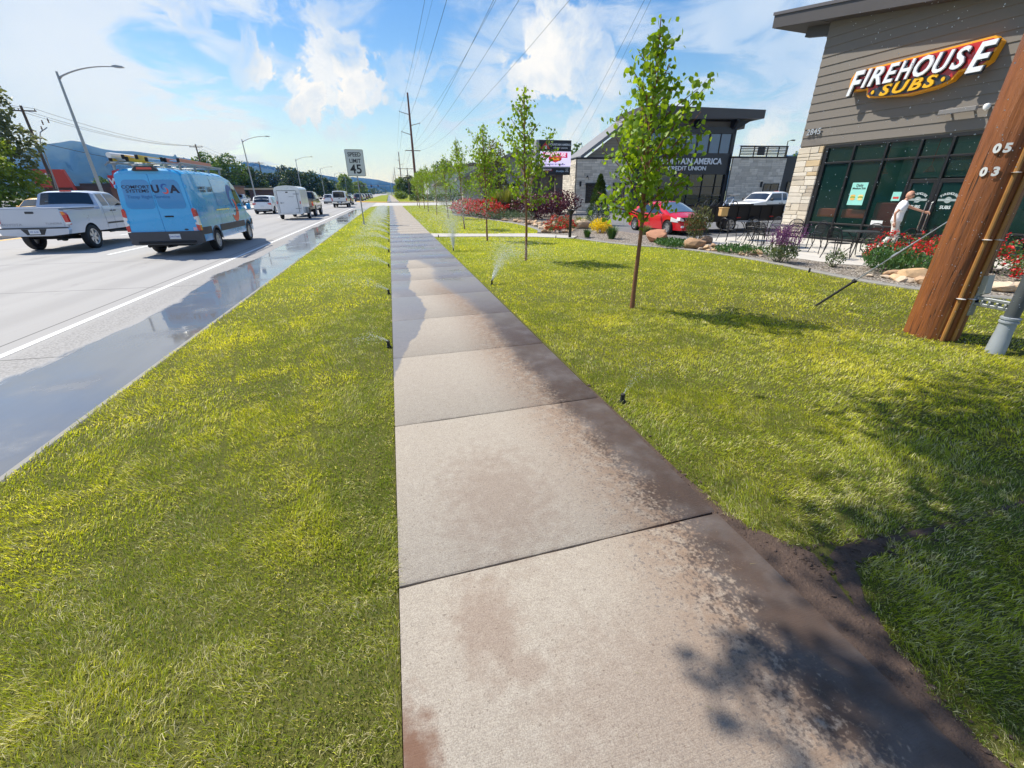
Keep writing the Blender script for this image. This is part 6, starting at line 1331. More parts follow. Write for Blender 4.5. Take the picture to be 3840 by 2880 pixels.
g=MB(); g.prism([(.02,4.80),(.42,5.26),(.82,4.80)],-.05,-.031,ax='y'); g.build('peak_emblem',M('emblem red',(.6,.02,.03),.4),f); g=MB(); g.prism([(.16,4.80),(.40,5.04),(.46,4.98),(.56,5.04),(.50,4.90),(.62,4.80)],-.06,-.051,ax='y'); g.build('peak_snow',BLWHITE,f)
g=MB(); g.box(-.06,2.62,-.04,-.0,3.56,4.62); led=g.build('message_panel',M('lit lilac white screen',(.80,.70,.95),.5,emit=.55,var=.01),t)
LR=M('lit red letter',(.75,.02,.12),.5,emit=.35,var=.02); LWt=M('lit white letter',(.9,.85,.95),.5,emit=.6,var=.01); LN=M('lit indigo letter',(.10,.05,.35),.5,emit=.15)
def logo(par,cx_,cz_,w,y,mr,mw,mo,mt_):
    k=w/2.3
    g=MB(); g.prism([(cx_-1.15*k,cz_+.02*k),(cx_-1.15*k,cz_+.42*k),(cx_+1.15*k,cz_+.42*k),(cx_+1.18*k,cz_+.0*k),(cx_+.62*k,cz_+.02*k),(cx_+.60*k,cz_-.18*k),(cx_,cz_-.38*k),(cx_-.60*k,cz_-.18*k),(cx_-.62*k,cz_+.02*k)],y-.012,y-.001,ax='y'); g.build('logo_plate',mr,par)
    g=MB(); g.prism([(cx_+.62*k*math.cos(a*.314),cz_-.10*k+.17*k*math.sin(a*.314)) for a in range(20)],y-.02,y-.013,ax='y'); g.build('logo_oval',mo,par)
    text('sign_lettering','FIREHOUSE',.40*k,mw,par,.004,.010*k,.15,(cx_,y-.025,cz_+.24*k),sx=.98); text('sign_lettering','SUBS',.27*k,mt_,par,.004,.008*k,.1,(cx_,y-.028,cz_-.10*k),sx=1.25)
logo(led,1.28,4.18,2.05,-.041,LR,LWt,M('lit crimson oval',(.6,.01,.02),.5,emit=.3),M('lit orange letter',(.95,.45,.03),.5,emit=.5)); text('sign_lettering','FOUNDED BY FIREMEN',.155,LN,led,.003,.003,0,(1.28,-.045,3.70),sx=1.1)
logo(f2,.58,3.22,.95,-.031,M('dim crimson',(.3,.02,.02)),BLWHITE,M('charcoal oval',(.03,.035,.045)),GOLDL)
text('sign_lettering','Brooklyn',.19,M('pale blue letter',(.45,.65,.85),.4),f2,.003,.003,.4,(1.72,-.035,3.22)); text('sign_lettering','CUTS\nAND\nSHAVES',.09,BLWHITE,f2,.003,.001,0,(2.32,-.035,3.28))
# accessible-parking signs by the bank
def acc(label,x,y,z):
    t=thing('parking_sign',label,'sign',(x,y,0)); g=MB(); g.tube([(0,0,0),(0,0,z)],.03,8); g.build('post',GALV,t)
    g=MB(); g.bbox(-.16,.16,-.045,-.03,z-.55,z,.004); f=g.build('sign_plate',M('pale sign face',(.62,.70,.76),.4),t); g=MB(); g.box(-.09,.09,-.05,-.046,z-.33,z-.12); g.build('blue_square',M('blue symbol',(.02,.12,.55),.4),f)
    g=MB(); g.bbox(-.15,.15,-.045,-.03,z-1.1,z-.62,.004); g.build('lower_plate',M('white pink plate',(.75,.70,.72),.4),t)
acc('blue and white accessible parking sign left of the beige column',15.15,40.6,2.2); acc('accessible parking sign between the two windows of the stone wall',18.15,36.35,2.2)
# ================================================================== STREET FURNITURE
# speed limit sign
t=thing('speed_limit_sign','white speed limit 45 sign on a galvanised post in the grass strip','road sign',(-1.64,28.0,0)); SW=M('sign white sheeting',(.60,.62,.62),.4,var=.03); SK=M('sign black legend',(.015,.015,.018),.45)
g=MB(); g.tube([(0,0,-.05),(-.0,0,3.85)],.033,10); g.lathe([(.06,0),(.06,.16),(.04,.2)],10); g.box(-.14,.14,-.06,.06,-.0,.03); g.build('post',GALV,t,smooth=True)
g=MB(); g.prism(rr_poly(-.49,.49,2.58,3.92,.07),-.055,-.04,ax='y'); pl_=g.build('sign_plate',SK,t); g=MB(); g.prism(rr_poly(-.47,.47,2.60,3.90,.06),-.0585,-.0555,ax='y'); g.build('sign_face',SW,pl_)
text('sign_lettering','SPEED',.29,SK,pl_,.001,.006,0,(0,-.061,3.66),sx=.90); text('sign_lettering','LIMIT',.29,SK,pl_,.001,.006,0,(0,-.061,3.34),sx=.90); text('sign_lettering','45',.64,SK,pl_,.001,.012,0,(0,-.061,2.92),sx=1.0)
# street lamps in the median
def lamp(label,x,y,rz=0,h=9.55):
    t=thing('street_lamp',label,'street lamp',(x,y,0),rz,'davit street lamps along the road'); g=MB(); n=12; g.tube([(0,0,0),(0,0,h*.5),(0,0,h)],[.13,.10,.065],12); g.lathe([(.22,0),(.22,.08),(.14,.14)],12); g.build('pole',GALV,t,smooth=True)
    g=MB(); pts=[(0.02+3.5*f,0,h-.35+.80*(1-(1-f)**2.2)) for f in [i/10 for i in range(11)]]; g.tube(pts,[.055-.02*i/10 for i in range(11)],8); g.tube([(0,0,h-.5),(.25,0,h-.25)],.03,6); g.build('arm',GALV,t,smooth=True)
    ex,ez=pts[-1][0],pts[-1][2]; g=MB(); g.prism([(ex-.1,ez+.03),(ex+.15,ez+.09),(ex+.55,ez+.04),(ex+.62,ez-.03),(ex+.3,ez-.06),(ex,ez-.04)],-.12,.12,ax='y'); g.build('lamp_head',GALV,t); return t
l0=lamp('tall street lamp behind the silver pickup, nearest of its line',-21.4,42.5)
for y,lab in ((84.2,'street lamp above the white SUV, second of its line'),(127,'street lamp behind the white trailer'),(172,'street lamp between the tan pickup and the capped pickup'),(215,'fifth street lamp, over the white capped pickup'),(262,'small far street lamp left of the speed limit sign')): dup(l0,(-21.4 if y<150 else -21.8,y,0),0,lab)
WOODP=M('tarred utility pole wood',(.10,.07,.05),.85,var=.3,vs=6); 
def wire(label,pts,r=.02,sag=1.2,group='overhead wires',n=14):
    g=MB()
    for a,b in zip(pts,pts[1:]):
        a,b=Vector(a),Vector(b); g.tube([a.lerp(b,i/n)-Vector((0,0,sag*4*(i/n)*(1-i/n))) for i in range(n+1)],r,4)
    o=g.build('overhead_wire',BLACK,None); return tag(o,label,'wire',group)
def lpole(label,x,y,h,transf=False):
    t=thing('utility_pole',label,'utility pole',(x,y,-.1),0,'wooden utility poles across the road'); g=MB(); g.tube([(0,0,0),(.0,0,h)],[.19,.12],10); g.build('pole',WOODP,t,smooth=True)
    g=MB(); g.bbox(-1.25,1.25,-.06,.06,h-.55,h-.43,.01); g.build('crossarm',WOODP,t); 
    for q in (-1.15,-.35,1.15): g=MB(); g.lathe([(.03,h-.43),(.05,h-.35),(.03,h-.27)],8,Matrix.Translation((q,0,0))); g.build('insulator',M('brown porcelain',(.12,.05,.03),.2),t)
    if transf:
        g=MB(); g.tube([(.1,-.1,2.5),(.35,-.15,4.),(.5,-.15,h-3.6),(.9,-.2,h-2.6),(1.8,-.3,h-2.1)],.05,6); g.tube([(.25,-.1,1.),(.5,-.1,h-3.8)],.05,6); g.build('service_conduit',GALV,t,smooth=True)
        for q in ((1.5,h-1.6),(2.1,h-1.4),(1.2,h-2.2)): g=MB(); g.lathe([(.02,-.25),(.09,-.18),(.04,-.1),(.09,0),(.04,.08),(.07,.16),(0,.25)],8,Matrix.Translation((q[0],-.2,q[1]))); g.build('cutout_switch',M('brown porcelain',(.12,.05,.03)),t)
    return t
LP=[(-38.8,68,11.0,'leaning-looking wooden utility pole with conduits at the left edge'),(-38.6,116,11.5,'wooden utility pole behind the van roof ladders'),(-38.4,164,11.1,'wooden utility pole above the white SUV'),(-38.2,225,10.6,'wooden utility pole behind the white trailer'),(-38,285,10.3,'far wooden utility pole left of the capped pickup'),(-38,345,10.3,'farther wooden utility pole between the far lamps'),(-38,405,10.3,'small distant utility pole near the traffic lights')]
for i,(x,y,h,lab) in enumerate(LP): lpole(lab,x,y,h,i==0)
for q,lab in ((-1.15,'outer'),(-.35,'middle'),(1.15,'inner')):
    wire('thin %s wire strung along the left utility poles'%lab,[(-39+q,8,10.4)]+[(x+q,y,h-.35) for x,y,h,_ in LP],.018,1.0,'wires of the left utility poles')
wire('low telephone cable along the left utility poles',[(-38.7,8,7.6)]+[(x+.15,y,h-3.6) for x,y,h,_ in LP],.03,1.1,'wires of the left utility poles')
# tall poles along the right side
def tpole(label,x,y,h,seed=0,arms=True):
    t=thing('transmission_pole',label,'utility pole',(x,y,0),0,'tall transmission poles in line with the sidewalk'); g=MB(); g.tube([(0,0,0),(0,0,h)],[.30,.17],12); g.build('pole',M('rust brown pole wood',(.13,.06,.045),.85,var=.25,vs=5),t,smooth=True)
    for (dx,z,dz) in ((-2.0,h-3.85,.5),(2.0,h-5.8,.5),(-1.95,h-7.5,.55)): g=MB(); g.tube([(0,0,z),(dx,0,z+dz*(1 if dx<0 else 1))],[.09,.06],8); g.lathe([(.05,-.1),(.1,0),(.05,.1)],8,Matrix.Translation((dx,0,z+dz))); g.build('davit_arm',GALV,t)
    g=MB(); g.bbox(-1.6,1.6,-.07,.07,h-10.5,h-10.36,.01); g.build('crossarm',WOODP,t); return t
TH=20.4
tp=tpole('tall rust-brown transmission pole rising above the young trees',6.0,105,TH)
for i,(x,y,lab) in enumerate(((6.9,246,'second transmission pole further along the line'),(6.3,390,'third transmission pole in the distance'),(6.4,505,'fourth transmission pole in the distance'),(6.2,640,'last tiny transmission pole on the horizon'))): dup(tp,(x,y,0),0,lab)
PX,PY=6.53,3.60
for dx,dz,lab in ((-2.0,-3.35,'upper left conductor sweeping overhead from the transmission pole'),(2.0,-5.3,'right conductor sweeping overhead from the transmission pole'),(-1.95,-6.95,'lower left conductor sweeping overhead from the transmission pole')):
    wire(lab,[(PX+dx,-35,TH+dz),(PX+dx*.98,PY,TH-.6+dz),(6.0+dx,105,TH+dz),(6.9+dx,246,TH+dz),(6.3+dx,390,TH+dz)],.013,1.6,'conductors of the transmission line')
wire('thin shield wire running from the tip of the transmission pole',[(PX,-35,TH),(PX,PY,TH-.6),(6,105,TH),(6.9,246,TH),(6.3,390,TH)],.009,1.2,'conductors of the transmission line')
for dx,lab in ((-1.5,'left'),(-.5,'inner left'),(1.5,'right')): wire('thin %s distribution wire on the transmission pole crossarm'%lab,[(PX+dx,PY,TH-10.8),(6+dx,105,TH-10.35),(6.9+dx,246,TH-10.35)],.009,1.7,'distribution wires of the transmission line')
wire('faint service cable crossing the sky toward the buildings',[(PX,PY,11.5),(24,62,7.2)],.008,.9,'service cables'); wire('second faint service cable crossing the sky toward the buildings',[(PX+.2,PY,12.2),(27,66,7.4)],.007,.9,'service cables')
t=thing('utility_pole','slim double-armed utility pole beside the tall transmission pole','utility pole',(5.9,140,0)); g=MB(); g.tube([(0,0,0),(0,0,8.3)],[.17,.11],8); g.build('pole',WOODP,t); 
for z in (8.0,5.7): g=MB(); g.bbox(-2.6,1.7,-.07,.07,z,z+.13,.01); g.build('crossarm',WOODP,t)
# big near pole with mouldings, tags and conduit
m,nt,o=newmat('oiled cedar pole'); P=N(nt,'ShaderNodeTexCoord',out=3); X,Y,Z=sepxyz(nt,P)
st=N(nt,'ShaderNodeCombineXYZ',{0:X,1:Y,2:ma(nt,'MULTIPLY',Z,.06)}); f1=noise(nt,st,38,6,.7,.6); f2_=noise(nt,st,9,4,.6,1.5); big=noise(nt,P,1.1,4,.6)
c=mixc(nt,f1,(.085,.026,.010),(.42,.135,.030)); c=mixc(nt,mapr(nt,f2_,.55,.75,0,.75),c,(.035,.014,.008)); c=mixc(nt,mapr(nt,big,.4,.7,0,.5),c,(.15,.05,.02)); c=mixc(nt,mapr(nt,noise(nt,st,14,3,.5,.3),.64,.70,0,.7),c,(.42,.20,.06))
crk=noise(nt,N(nt,'ShaderNodeCombineXYZ',{0:X,1:Y,2:ma(nt,'MULTIPLY',Z,.02)}),16,2,.5,.8); crack=mapr(nt,ma(nt,'ABSOLUTE',ma(nt,'SUBTRACT',crk,.5)),.004,.014,1,0); c=mixc(nt,ma(nt,'MULTIPLY',crack,.85),c,(.012,.006,.004))
nt.links.new(bsdf(nt,Base_Color=c,Roughness=.5,Specular_IOR_Level=.45,Normal=bump(nt,ma(nt,'SUBTRACT',ma(nt,'ADD',f1,ma(nt,'MULTIPLY',f2_,.5)),crack),.6,.02)),o.inputs[0]); CED=m
pole=thing('wooden_pole','massive orange-brown wooden utility pole with white number tags at the right edge','utility pole',(PX,PY,0))
g=MB(); rows=[]; rg=random.Random(2)
for i in range(41):
    z=TH*(i/40)**1.5; r=.262-.09*(z/TH)
    rows.append([((r+.006*math.sin(k*1.9+z*.3)+.004*math.sin(k*4.1-z))*math.cos(2*math.pi*k/40),(r+.006*math.sin(k*1.9+z*.3))*math.sin(2*math.pi*k/40),z-.03) for k in range(41)])
g.grid(rows); g.build('pole',CED,pole,smooth=True,ang=80)
for (dx,z,dz) in ((-2.0,TH-4.4,.5),(2.0,TH-6.4,.5),(-1.95,TH-8.1,.55)): g=MB(); g.tube([(0,0,z),(dx,0,z+dz)],[.09,.06],8); g.build('davit_arm',GALV,pole)
g=MB(); g.bbox(-1.6,1.6,-.07,.07,TH-11,TH-10.86,.01); g.build('crossarm',WOODP,pole)
va=math.atan2(-PY,-PX)     # direction from the pole to the pavement viewpoint
def onp(az,z,off=0.): r=.262-.09*(z/TH)+off; return (r*math.cos(va+az),r*math.sin(va+az),z)
MLD=M('golden brown ground moulding',(.36,.17,.045),.55,var=.25,vs=8)
for az in (.45,.86):
    g=MB(); g.tube([onp(az,z,.012) for z in (-.02,.8,1.6,2.4,3.2,4.2,6,8)],.021,8); w=g.build('ground_moulding',MLD,pole,smooth=True)
    for z in (.52,1.18,1.85,2.55,3.3): 
        g=MB(); p=onp(az,z,.03); g.lathe([(.0,.008),(.045,.0),(.0,-.008)],8,Matrix.Translation(p)); g.build('staple',M('bright zinc',(.75,.76,.78),.3,.3),w)
NT=M('aluminium number tag',(.72,.72,.72),.4,.2)
def tagnum(s_,az,z): p=onp(az,z,.014); text('number_tag',s_,.115,NT,pole,.002,.006,0,p,(R(90),0,va+az+R(90)))
for s_,az,z in (('0',-.36,2.08),('5',-.06,2.08),('0',-.48,1.86),('3',-.12,1.86)): tagnum(s_,az,z)
# steel stand-off bracket and grey riser conduit
q=Vector((6.50-PX,3.0-PY,0)); cpos=Vector((-.02,-.62,0))
g=MB(); g.bbox(-.05,.05,-.30,-.20,.32,.72,.01); 
for z in (.45,.52): g.bbox(-.03,.03,-.62,-.22,z,z+.035,.004)
for k in range(5): g.bbox(-.035,.035,-.58+k*.07,-.555+k*.07,.465,.52,.004)
g.prism([(-.36,.60),(-.27,.55),(-.25,.78),(-.33,.80)],-.05,.05,ax='x'); g.build('standoff_bracket',GALV,pole)
GRC=M('dark grey riser conduit',(.075,.085,.095),.5,var=.2,vs=6); LGC=M('light grey sweep elbow',(.30,.33,.37),.45,var=.15,vs=6)
rc_=thing('riser_conduit','dark grey riser conduit with a light grey base elbow beside the wooden pole','conduit',(PX-.03,PY-.66,0))
g=MB(); g.tube([(0,0,.30),(0,0,1.5),(0,0,4),(0,0,9)],.062,16); g.build('riser',GRC,rc_,smooth=True)
g=MB(); g.tube([(-.03,-.02,-.04),(-.015,-.01,.12),(0,0,.24),(0,0,.36)],[.085,.080,.072,.070],16); g.lathe([(.07,.335),(.083,.34),(.083,.36),(.07,.365),(.07,.375),(.083,.38),(.083,.40),(.062,.405)],16); g.build('elbow',LGC,rc_,smooth=True)
# guy wire with plastic guard, and the pole it ties to
A=Vector((6.42,5.18,-.02)); D=Vector((.312,-.578,.754)).normalized()
t=thing('guy_wire','slanting guy wire with a black guard rising behind the wooden pole','guy wire',tuple(A)); 
L_=11.2
g=MB(); g.tube([D*.6,D*L_],.008,8); g.tube([D*.55,D*.80+Vector((.014,.01,0)),D*1.15],.005,6); g.build('cable',GALV,t); g=MB(); g.tube([(0,0,0),D*.62],[.016,.018],8); g.tube([D*.60,D*.64],.032,8); g.build('guard',BLACK,t); g=MB(); g.tube([D*1.12,D*1.2],[.022,.022],8); g.tube([D*1.2,D*1.45],[.014,.010],8); g.build('turnbuckle',GALV,t)
e=A+D*L_; t=thing('utility_pole','wooden stub pole out to the right that anchors the guy wire','utility pole',(e.x,e.y-.12,0)); g=MB(); g.tube([(0,0,0),(0,0,e.z+.5)],[.18,.14],12); g.build('pole',WOODP,t)
# traffic lights across the road ahead
t=thing('traffic_signal','mast arm with four traffic signals across the road far ahead','traffic signal',(1.8,330,0)); g=MB(); g.tube([(0,0,0),(0,0,8)],.2,8); g.tube([(0,0,6.1),(-38,0,6.7)],[.16,.08],6); g.build('mast',GALV,t)
for x in (-20.5,-17.8,-13.,-8.5): g=MB(); g.bbox(x-.35,x+.35,-.3,.2,5.2,6.9,.1); h_=g.build('signal_head',BLACK,t); g=MB(); g.disc((x,-.32,6.5),.2,10,'y'); g.build('signal_lens',M('dim red signal',(.4,.03,.02),.3),h_)
# bollard path lights
def bollard(label,x,y):
    t=thing('bollard_light',label,'path light',(x,y,0),0,'bollard path lights'); g=MB(); g.tube([(0,0,0),(0,0,.86)],.06,12); g.build('post',BLKMET,t,smooth=True)
    g=MB(); g.lathe([(.055,.86),(.07,.88),(.15,1.0),(.17,1.03),(.165,1.05),(.05,.93)],16); g.build('lamp_head',BLKMET,t,smooth=True); return t
bo=bollard('black bollard light where the cross path meets the bed',6.9,16.75); dup(bo,(6.6,49.5,0),0,'far bollard light between the eighth young tree and the rose bed')
# left side buildings
RB=thing('red_building','low building with a bright red slanted parapet behind the utility pole','building',(-54,92,-.1)); g=MB(); g.box(0,12,0,10,0,3.2); g.build('wall',M('dark brown brick wall',(.09,.055,.045),.85,vs=4),RB); REDP=M('bright red parapet',(.55,.05,.025),.5)
g=MB(); g.prism([(-.4,3.0),(4.3,3.0),(3.6,5.6),(-.9,5.6)],-.6,-.2,ax='y'); g.prism([(3.7,5.4),(3.85,5.6),(4.7,1.6),(4.45,1.6)],-.61,-.1,ax='y'); g.build('parapet',REDP,RB); text('sign_lettering','rill',1.2,BLWHITE,RB,.03,.02,0,(1.2,-.65,4.6))
BB=thing('brick_shop','long low brown brick shop row behind the silver pickup cab','building',(-49,93,-.1)); g=MB(); g.box(0,7.,0,10,0,3.5); g.build('wall',M('brown brick shop',(.16,.10,.075),.85,vs=3),BB); g=MB(); g.box(-.3,7.3,-.5,10,3.1,3.6); g.build('fascia',M('dark brown fascia',(.07,.05,.045),.8),BB); g=MB(); g.box(1,4.6,-.05,.02,.4,2.4); g.build('shop_window',CARGLASS,BB)
BB=thing('brick_shop','brown brick shop directly behind the blue van, left side','building',(-42,86,-.1)); g=MB(); g.box(0,16.,0,10,0,2.9); g.build('wall',M('rust brown brick',(.20,.11,.075),.85,vs=3),BB); g=MB(); g.box(-.3,16.3,-.5,10,2.9,3.2); g.build('fascia',M('dark brown fascia',(.07,.05,.045)),BB)
BB=thing('flat_roof_shop','flat-roofed shop with a pale fascia behind the white SUV','building',(-39.5,150,-.1)); g=MB(); g.box(0,9.5,0,14,0,2.9); g.build('wall',M('dark brick',(.10,.06,.05),.85),BB); g=MB(); g.box(-1,10,-1,14.5,2.9,3.4); g.build('fascia',M('tan fascia',(.45,.36,.25),.7),BB)
PS=thing('shop_pylon_sign','red pylon sign with a white W peeking past the left side of the van','sign',(-38.1,80.5,0)); g=MB(); g.tube([(0,0,0),(0,0,2.6)],.12,8); g.build('post',GALV,PS); g=MB(); g.prism([(-.9,2.7),(.9,2.7),(1.0,4.3),(-1.0,4.3)],-.15,.15,ax='y'); g.prism([(-.35,4.32),(.9,4.32),(.6,5.1),(-.2,4.9)],-.14,.14,ax='y'); g.build('sign_panel',M('sign red',(.55,.02,.03),.5),PS); text('sign_lettering','W',1.1,BLWHITE,PS,.02,.03,0,(-.35,-.18,3.5))
BT=[( -70,170,5,9),(-66,175,4,7)]
big_tree('small rounded tree beyond the brick shops, left',(-75,150,-.1),6.2,2.4,701,MDG,700,.5,'small trees beyond the brick shops'); big_tree('small rounded tree beyond the brick shops, middle',(-71,150,-.1),6.0,2.2,702,YLG,700,.5,'small trees beyond the brick shops'); big_tree('small rounded tree beyond the brick shops, beside the lamp pole',(-64,150,-.1),6.4,2.6,703,MDG,700,.5,'small trees beyond the brick shops')
# ================================================================== PATIO FURNITURE
def chair_proto():
    t=thing('patio_chair','x','chair',(0,0,0)); k=.92
    g=MB(); g.tube([(-.20,-.22,.44),(-.26,-.235,.62),(-.31,-.20,.80),(-.335,-.10,.87),(-.34,0,.885),(-.335,.10,.87),(-.31,.20,.80),(-.26,.235,.62),(-.20,.22,.44)],.016,6)
    for i in range(-5,6): 
        y=i*.038; zt=.87-.9*y*y*2.2; g.tube([(-.20,y,.47),(-.27,y,.65),(-.332,y,zt)],.0042,3)
    for j in range(9): z=.52+j*.04; g.tube([(-.215-.11*(j/8),-.21+.004*j*(j>5)*3,z),(-.225-.11*(j/8),0,z),(-.215-.11*(j/8),.21-.004*j*(j>5)*3,z)],.0042,3)
    g.build('backrest',BLKMET,t,smooth=True)
    g=MB(); ring=[(.22*math.copysign(abs(math.cos(a*math.pi/10))**.6,math.cos(a*math.pi/10)),.23*math.copysign(abs(math.sin(a*math.pi/10))**.6,math.sin(a*math.pi/10)),.44) for a in range(21)]; g.tube(ring,.011,6,False)
    for i in range(-6,7): g.tube([(i*.033,-.215,.435),(i*.033,.215,.435)],.005,3); g.tube([(-.21,i*.033,.435),(.21,i*.033,.435)],.005,3)
    g.build('seat',BLKMET,t,smooth=True)
    for sx_,sy_ in ((1,1),(1,-1),(-1,1),(-1,-1)): g=MB(); g.tube([(sx_*.19,sy_*.20,.44),(sx_*.22,sy_*.22,.25),(sx_*(.25 if sx_>0 else .31),sy_*.24,.0)],.014,6); g.build('leg',BLKMET,t,smooth=True)
    for sy_ in (-1,1): g=MB(); g.tube([(-.28,sy_*.235,.64),(-.05,sy_*.27,.66),(.17,sy_*.26,.63),(.2,sy_*.24,.55),(.19,sy_*.215,.44)],.010,6); g.build('armrest',BLKMET,t,smooth=True)
    return t
def table_proto():
    t=thing('patio_table','x','table',(0,0,0)); g=MB()
    g.lathe([(.0,.715),(.44,.715),(.455,.722),(.455,.735),(.0,.735)],28); g.build('tabletop',M('black mesh tabletop',(.045,.045,.05),.45,.2,var=.1),t,smooth=True,ang=30)
    for k in range(4):
        a=k*math.pi/2+.5; c_,s_=math.cos(a),math.sin(a); g=MB(); pts=[(.33,.71),(.20,.60),(.10,.42),(.12,.25),(.26,.10),(.34,.0)]; g.tube([(c_*r,s_*r,z) for r,z in pts],.015,6); g.build('leg',BLKMET,t,smooth=True)
    g=MB(); g.lathe([(.10,.40),(.12,.41),(.10,.42)],16); g.build('brace_ring',BLKMET,t); return t
tabs=[(12.25,9.2,'round black mesh table nearest the restaurant door'),(12.15,11.6,'round black mesh table in the middle of the patio'),(12.6,13.6,'round black mesh table behind the pine, at the far end of the patio'),(13.7,5.4,'black mesh table right of the big wooden pole')]
tb=table_proto(); SC=.9
for i,(x,y,lab) in enumerate(tabs):
    if i==0: tb.location=(x,y,.012); tb['label']=lab; tb['group']='round patio tables'; tb.scale=(SC,)*3
    else: dup(tb,(x,y,.012),i*.7,lab)
ch=[(11.45,9.05,0.,'chair at the near side of the table by the door, back to the lawn'),(12.0,9.95,-1.9,'chair at the left side of the table by the door'),(13.1,9.6,3.3,'chair between the near table and the glass'),(12.55,8.45,1.5,'chair pulled out right of the table by the door'),(13.5,8.6,1.9,'chair standing near the walking man'),
 (11.35,11.5,0.1,'chair at the lawn side of the middle table'),(11.8,12.3,-1.2,'chair left of the middle table, back to the trailer'),(12.95,12.0,3.6,'chair behind the middle table, left one'),(12.9,11.2,2.9,'chair behind the middle table beside the stone pier'),(11.7,10.8,1.0,'chair between the middle table and the sage bush'),
 (11.7,13.5,.1,'chair with tall arched back beside the pine'),(12.3,12.85,1.4,'chair between the far and the middle tables'),(13.4,13.4,3.1,'chair behind the far table against the trailer'),(13.1,6.0,-1.,'chair right of the wooden pole, partly hidden'),(14.4,5.2,3.0,'chair at the right edge beside the last table')]
c0=chair_proto()
for i,(x,y,rz,lab) in enumerate(ch):
    if i==0: c0.location=(x,y,.012); c0.rotation_euler=(0,0,rz); c0['label']=lab; c0['group']='wire-mesh patio chairs'; c0.scale=(SC,)*3
    else: dup(c0,(x,y,.012),rz,lab)
# ================================================================== THE WALKING MAN
def skin(name,chains,mat,parent,sub=2):
    """chains: lists of (point, radius); points shared by coordinate"""
    V=[];Rr=[];E=[];ix={}
    for chn in chains:
        pv=None
        for p,r in chn:
            k=tuple(round(q,4) for q in p)
            if k not in ix: ix[k]=len(V); V.append(p); Rr.append(r)
            if pv is not None: E.append((pv,ix[k]))
            pv=ix[k]
    me=bpy.data.meshes.new(name); me.from_pydata(V,E,[]); o=bpy.data.objects.new(name,me); COL.objects.link(o)
    md=o.modifiers.new('s','SKIN'); md.use_smooth_shade=True
    for i,r in enumerate(Rr):
        sv=me.skin_vertices[0].data[i]; sv.radius=r if hasattr(r,'__len__') else (r,r); sv.use_root=(i==0)
    o.modifiers.new('u','SUBSURF').levels=sub; bpy.context.view_layer.update()
    m2=bpy.data.meshes.new_from_object(o.evaluated_get(bpy.context.evaluated_depsgraph_get())); bpy.data.objects.remove(o)
    m2.materials.clear(); m2.materials.append(mat)
    return m2
SKIN=M('sunlit skin',(.58,.30,.20),.5,var=.08,vs=20); SHIRT=M('white cotton shirt',(.78,.79,.83),.85,var=.05,vs=12,bmp=.3); PANTS=M('off-white work trousers',(.60,.575,.53),.85,var=.08,vs=10,bmp=.3); SHOE=M('grey trainer',(.30,.31,.34),.6)
man=thing('person','bald man in a white T-shirt and white trousers reaching for the restaurant door handle','person',(14.80,10.17,.012),math.atan2(-.66,.75))
hip=(.02,0,.84); ch_=(.045,0,1.22); nk=(.075,0,1.385); 
sL=(.05,.185,1.30); sR=(.06,-.185,1.30)
arms=[[(ch_,.09),(sL,.052),((.36,.20,1.16),.038),((.66,.17,1.06),.027)],[(ch_,.09),(sR,.052),((-.13,-.235,1.03),.038),((-.06,-.215,.78),.026)]]
body=[[(hip,.09),((.03,0,1.03),.09),(ch_,.09),(nk,.052),((.10,0,1.44),.05)],
 [(hip,.09),((.04,.085,.78),.075),((.17,.09,.44),.048),((.13,.09,.10),.033)],[(hip,.09),((.01,-.085,.78),.075),((.03,-.09,.44),.048),((-.17,-.09,.13),.033)]]+arms
bm_=skin('body',body,SKIN,man)
# head, face, ears, hands joined to the same mesh
bmh=bmesh.new(); bmh.from_mesh(bm_); hb=bmesh.new(); bmesh.ops.create_uvsphere(hb,u_segments=24,v_segments=18,radius=1)
hc=Vector((.135,0,1.525))
for v in hb.verts:
    x,y,z=v.co; fx=.098*(1-.10*(z<-.2)*1.); q=Vector((x*.100,y*(.076 if z>-.3 else .076*(1+(z+.3)*.45)),z*.118))
    if z<0 and x>0: q.x+=.010*min(1,-z*2)          # jaw and chin
    if x>.85 and abs(y)<.22 and -.35<z<.1: q.x+=.026*(1-abs(y)/.22)*(1-abs(z+.15)/.3)   # nose
    if x>.6 and .2<abs(y)<.55 and .0<z<.22: q.x-=.010                                   # eye sockets
    if x>.7 and abs(y)<.4 and -.62<z<-.48: q.x-=.006                                    # mouth line
    if abs(y)>.93 and -.25<z<.2: q.y*=1.22                                              # ears
    v.co=Matrix.Rotation(R(14),3,'Y')@q+hc
me_=bpy.data.meshes.new('h'); hb.to_mesh(me_); bmh.from_mesh(me_)
def hand(bmh,p,d,up,curl):
    d=Vector(d).normalized(); up=Vector(up).normalized(); s_=d.cross(up).normalized(); g=MB(); p=Vector(p)
    g.tube([p-d*.01,p+d*.03,p+d*.085],[.027,.036,.034],8)
    for i,(o_,L) in enumerate(((-.027,.068),(-.009,.078),(.009,.073),(.027,.058))):
        b=p+d*.08+s_*o_; pts=[b]
        for k in range(1,4): a=curl*k; pts.append(pts[-1]+(d*math.cos(a)-up*math.sin(a))*L/3)
        g.tube(pts,[.0095,.009,.0085,.007],6)
    b=p+d*.025-s_*.03; g.tube([b,b+d*.03-s_*.022,b+d*.055-s_*.022-up*.015],[.012,.0105,.008],6)
    m_=g.mesh('hd',SKIN,True); bmh.from_mesh(m_)
hand(bmh,(.67,.17,1.055),(.95,-.05,-.1),(0,.3,.95),.55); hand(bmh,(-.055,-.215,.77),(.12,0,-.99),(-.3,.95,0),.25)
bmh.to_mesh(bm_); bmh.free()
for p in bm_.polygons: p.use_smooth=True
